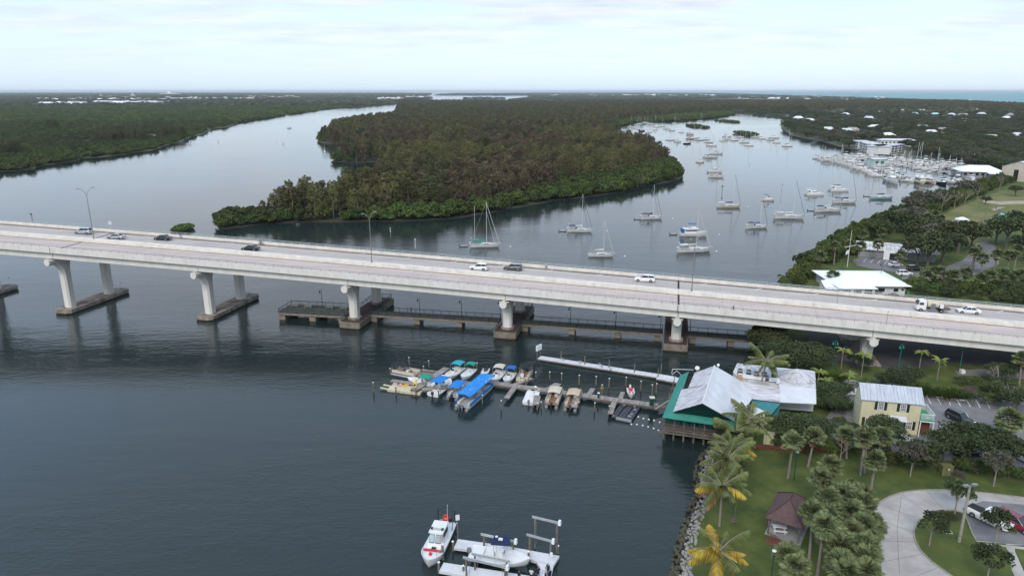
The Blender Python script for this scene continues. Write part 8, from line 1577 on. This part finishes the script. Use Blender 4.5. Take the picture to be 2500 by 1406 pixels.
for bx, by in [(2175, 1140), (2200, 1135), (2252, 1142), (2270, 1140), (2335, 1150), (2352, 1152), (2372, 1155), (2395, 1158), (2440, 1165), (2462, 1168), (2485, 1172), (2510, 1176), (1900, 1090), (1970, 1105), (2020, 1110), (2045, 1105), (2000, 1000), (2032, 1000), (2015, 965), (2035, 955), (1870, 900), (1850, 895), (1862, 880), (1908, 925), (2300, 1262), (2320, 1268), (2150, 1110), (2075, 1100), (2345, 942), (2455, 1098), (2410, 965), (2400, 985), (2425, 990), (2380, 945), (2050, 1045)]:
    tree_at('shrub_near', bx, by, .95 if (bx, by) not in ((2300, 1262), (2320, 1268)) else .45, 'dark bushy shrub %s' % ('of the hedge between the lawn and the car park' if by > 1130 and by < 1200 else 'beside the restaurant and the yellow house' if bx < 2160 else 'low in the traffic island bed' if by > 1250 else 'behind the car park at the right'), 'dark shrubs on the near right shore', 'shrub', 'shrub'); i += 1
GA = 'areca palm thickets behind the car park'
for (bx, by), lab in (((2030, 925), 'areca palm thicket left of the underpass palms'), ((2045, 935), 'areca palm thicket beside the short arching palm'), ((2120, 950), 'dense areca palm thicket behind the yellow roof, left half'), ((2137, 955), 'dense areca palm thicket behind the yellow roof, right half'), ((2250, 962), 'areca palm thicket behind the car park, leftmost'), ((2272, 965), 'areca palm thicket behind the car park, second from left'), ((2300, 968), 'areca palm thicket behind the car park, in the middle'), ((2322, 970), 'areca palm thicket behind the car park, second from right'), ((2345, 972), 'areca palm thicket behind the car park, rightmost'), ((2005, 930), 'areca palm thicket behind the pyramid roof'), ((2060, 1000), 'areca palm thicket at the gable of the yellow house')): tree_at('areca', bx, by, 1.0, lab, GA, 'areca_palm', 'palm thicket')
GT = 'bare grey trees of the right shore'
for (bx, by), s_, lab in (((2050, 1130), .9, 'leafless twiggy tree on the lawn left of the palm trio'), ((2428, 950), 1.0, 'leafless scraggly tree beside the service road'), ((2298, 522), 2.2, 'large bare grey tree leaning over the right shore thicket'), ((2330, 508), 1.8, 'bare grey tree in the middle of the shore thicket'), ((2355, 500), 1.7, 'bare grey tree by the field corner'), ((2385, 488), 1.6, 'bare tree in the brown part of the thicket'), ((2440, 465), 1.7, 'bare tree beside the cream warehouse'), ((2400, 540), 1.0, 'thin bare tree standing in the field'), ((2385, 545), .7, 'small bare tree left of the thin one in the field'), ((2470, 1000), 1.0, 'leafless tree at the far right car park corner')): tree_at('bare', bx, by, s_, lab, GT, 'bare_tree')
GM = 'broad oaks beyond the bridge'
for (bx, by), s_, lab in (((2262, 655), 1.3, 'broad dark oak over the road behind the clubhouse, left'), ((2238, 650), 1.1, 'dark oak beside the grey hall'), ((2300, 640), 1.25, 'broad dark oak over the road, middle'), ((2338, 618), 1.35, 'largest dark oak right of the gazebo'), ((2300, 605), 1.15, 'dark oak below the gazebo, left'), ((2370, 610), 1.1, 'dark oak at the bend of the park road'), ((2455, 605), 1.4, 'large grey green oak near the right edge'), ((2495, 590), 1.4, 'grey green oak at the right edge above the road'), ((2430, 595), 1.1, 'oak left of the large grey green one'), ((2500, 640), 1.1, 'oak at the right edge beside the road end'), ((2210, 600), 1.0, 'oak behind the grey hall, right part'), ((2180, 570), 1.1, 'oak in the thicket behind the grey hall'), ((2225, 565), 1.2, 'oak left of the palm group above the big oaks'), ((2250, 590), 1.1, 'oak under the palm group above the big oaks'), ((2150, 585), .9, 'oak over the left part of the grey hall'), ((2318, 580), .8, 'small oak left of the gazebo'), ((2478, 480), .7, 'small round tree in the far part of the field'), ((2405, 500), .5, 'low tree at the field path')): tree_at('oak', bx, by, s_, lab, GM, 'live_oak')
BELT = [(2195, 715), (2240, 700), (2560, 704), (2640, 770), (2500, 745), (2300, 728), (2200, 728)]; S = scatter(PX(BELT, ZG), 3.4, 420, 700); wood('belt', 'shrub_near', S, 1.1, 1.8, 1.0, 1.9, 'leafy green bush in the belt right behind the bridge railing', 'shrub', 'bushes in the belt behind the bridge', 200, z=ZG)
FR = [(1915, 720), (1925, 705), (1990, 712), (2100, 716), (2190, 722), (2180, 740), (1900, 735)]; S = scatter(PX(FR, ZG), 4.2, 420, 700); wood('shore_scrub', 'shrub_near', S, .8, 1.2, .5, .9, 'low shrub between the clubhouse and the bridge', 'shrub', 'low shrubs by the clubhouse', 60, z=ZG)
S = scatter(PX([(1845, 860), (1852, 800), (1880, 745), (1912, 706), (1960, 700), (1935, 760), (1905, 810), (1900, 850)], ZG), 3.2, 420, 700); wood('under_bridge_scrub', 'mangrove', S, .4, .6, .5, .85, 'mangrove bush on the shore just under the bridge', 'mangrove', 'mangroves under the bridge end', 60, z=.4)
# hedge, wheel stops, lamps, flagpole
hd_ = EMPTY('clipped_hedge', G(2240, 968, ZG), 'long low clipped hedge along the back of the car park', 'hedge'); H0 = hd_.location.copy(); L_ = Leaves(900); a, b = G(2242, 962, ZG) - H0, G(2350, 974, ZG) - H0
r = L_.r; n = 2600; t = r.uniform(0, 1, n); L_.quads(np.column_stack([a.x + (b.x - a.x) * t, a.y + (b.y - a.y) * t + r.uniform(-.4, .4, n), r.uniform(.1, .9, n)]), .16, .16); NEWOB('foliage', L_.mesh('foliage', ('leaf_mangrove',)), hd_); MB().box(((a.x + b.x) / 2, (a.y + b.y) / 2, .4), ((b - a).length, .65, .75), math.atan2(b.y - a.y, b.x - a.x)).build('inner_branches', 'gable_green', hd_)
for k in range(5): p = G(2252 + k * 23, 964 + k * 3.2, ZG); TAG(MB().box((0, 0, .09), (1.9, .2, .16), -.23).build('wheel_stop', 'paint_white', None, p), '%s white wheel stop along the hedge of the car park' % ['leftmost', 'second', 'middle', 'fourth', 'rightmost'][k], 'wheel stop', 'white wheel stops')
mat('lamp_teal', (0.01, 0.20, 0.16), .5)
for (x, y), H, lab in (((2032, 895), 5.6, 'teal green lamp post before the left part of the underpass'), ((2342, 905), 5.6, 'teal green lamp post on a white base before the dark underpass'), ((2193, 900), 5.2, 'teal green lamp post half hidden by the pale topped oak')): pier_lamp(G(x, y, ZG), H, lab, 'lamp_teal', 'teal lamp posts by the underpass', True)
p = G(2342, 906, ZG); TAG(MB().box((0, 0, .35), (.8, .8, .7)).build('concrete_block', 'paint_white', None, p + Vector((0, -.9, 0))), 'white concrete block at the foot of the teal lamp post', 'block')
r_ = EMPTY('flagpole', G(2068, 652, ZG), 'white ship mast flagpole with yardarm left of the small parking lot', 'flagpole'); MB().tube((0, 0, 0), (0, 0, 12), .09, .05, 6).build('pole', 'trim_white', r_); MB().tube((-1.6, 0, 6.5), (2.0, 0, 7.2), .07, n=5).build('yardarm', 'trim_white', r_); MB().slab([(-.1, 0, 4.4), (-1.0, .1, 4.0), (-.9, .1, 5.2), (-.1, 0, 5.8)], .03).build('flag', 'cloth_white', r_)
pier_lamp(G(2146, 700, ZG), 7.0, 'dark lamp post beside the white clubhouse', 'gable_green', None)
mat('fence_wood', (.13, .10, .085), .9, .3, 1.0); fw = EMPTY('board_fence', G(2352, 962, ZG), 'short weathered board fence at the end of the areca thickets', 'fence', None, -.2)
for k in range(10): MB().box((k * .22, 0, .9), (.2, .04, 1.8)).build('board', 'fence_wood', fw)
# left bank pier and boat, wake
lp = EMPTY('wooden_jetty', G(418, 353, 0), 'old wooden jetty reaching out from the left bank', 'jetty', None, 0); a, b = Vector((0, 0, 1.2)), G(466, 352, 0) - lp.location + Vector((0, 0, 1.2)); MB().box((a + b) / 2, ((b - a).length, 2.0, .2), math.atan2(b.y - a.y, b.x - a.x)).build('deck', 'timber_grey', lp)
for k in range(9): q = a.lerp(b, k / 8); MB().tube((q.x, q.y - 1, -1), (q.x, q.y - 1, 2.2), .22, n=5).build('pile', 'pile_wood', lp)
motorboat(G(437, 347), 6, 'small white boat lying beside the jetty on the left bank', 'cruiser', .4, simple=True); motorboat(G(706, 314), 7, 'small motor boat running up the left channel with a wake', 'cruiser', .5, simple=True)
def cyl_plant(): pass
# ------------------------------------------------------------------ the air: one closed box of even thin haze
hm = bpy.data.materials.new('haze'); hm.use_nodes = True; t = hm.node_tree; t.nodes.remove(t.nodes['Principled BSDF']); pv_ = t.nodes.new('ShaderNodeVolumePrincipled')
pv_.inputs['Color'].default_value = (.86, .94, 1.0, 1); pv_.inputs['Density'].default_value = 3.8e-5; pv_.inputs['Anisotropy'].default_value = .2; t.links.new(pv_.outputs[0], t.nodes['Material Output'].inputs['Volume']); M['haze'] = hm
hz_ = MB().box((0, 44500, 42), (130000, 92000, 90)).build('haze', 'haze'); TAG(hz_, 'thin pale haze over the whole landscape', None, None, 'stuff')
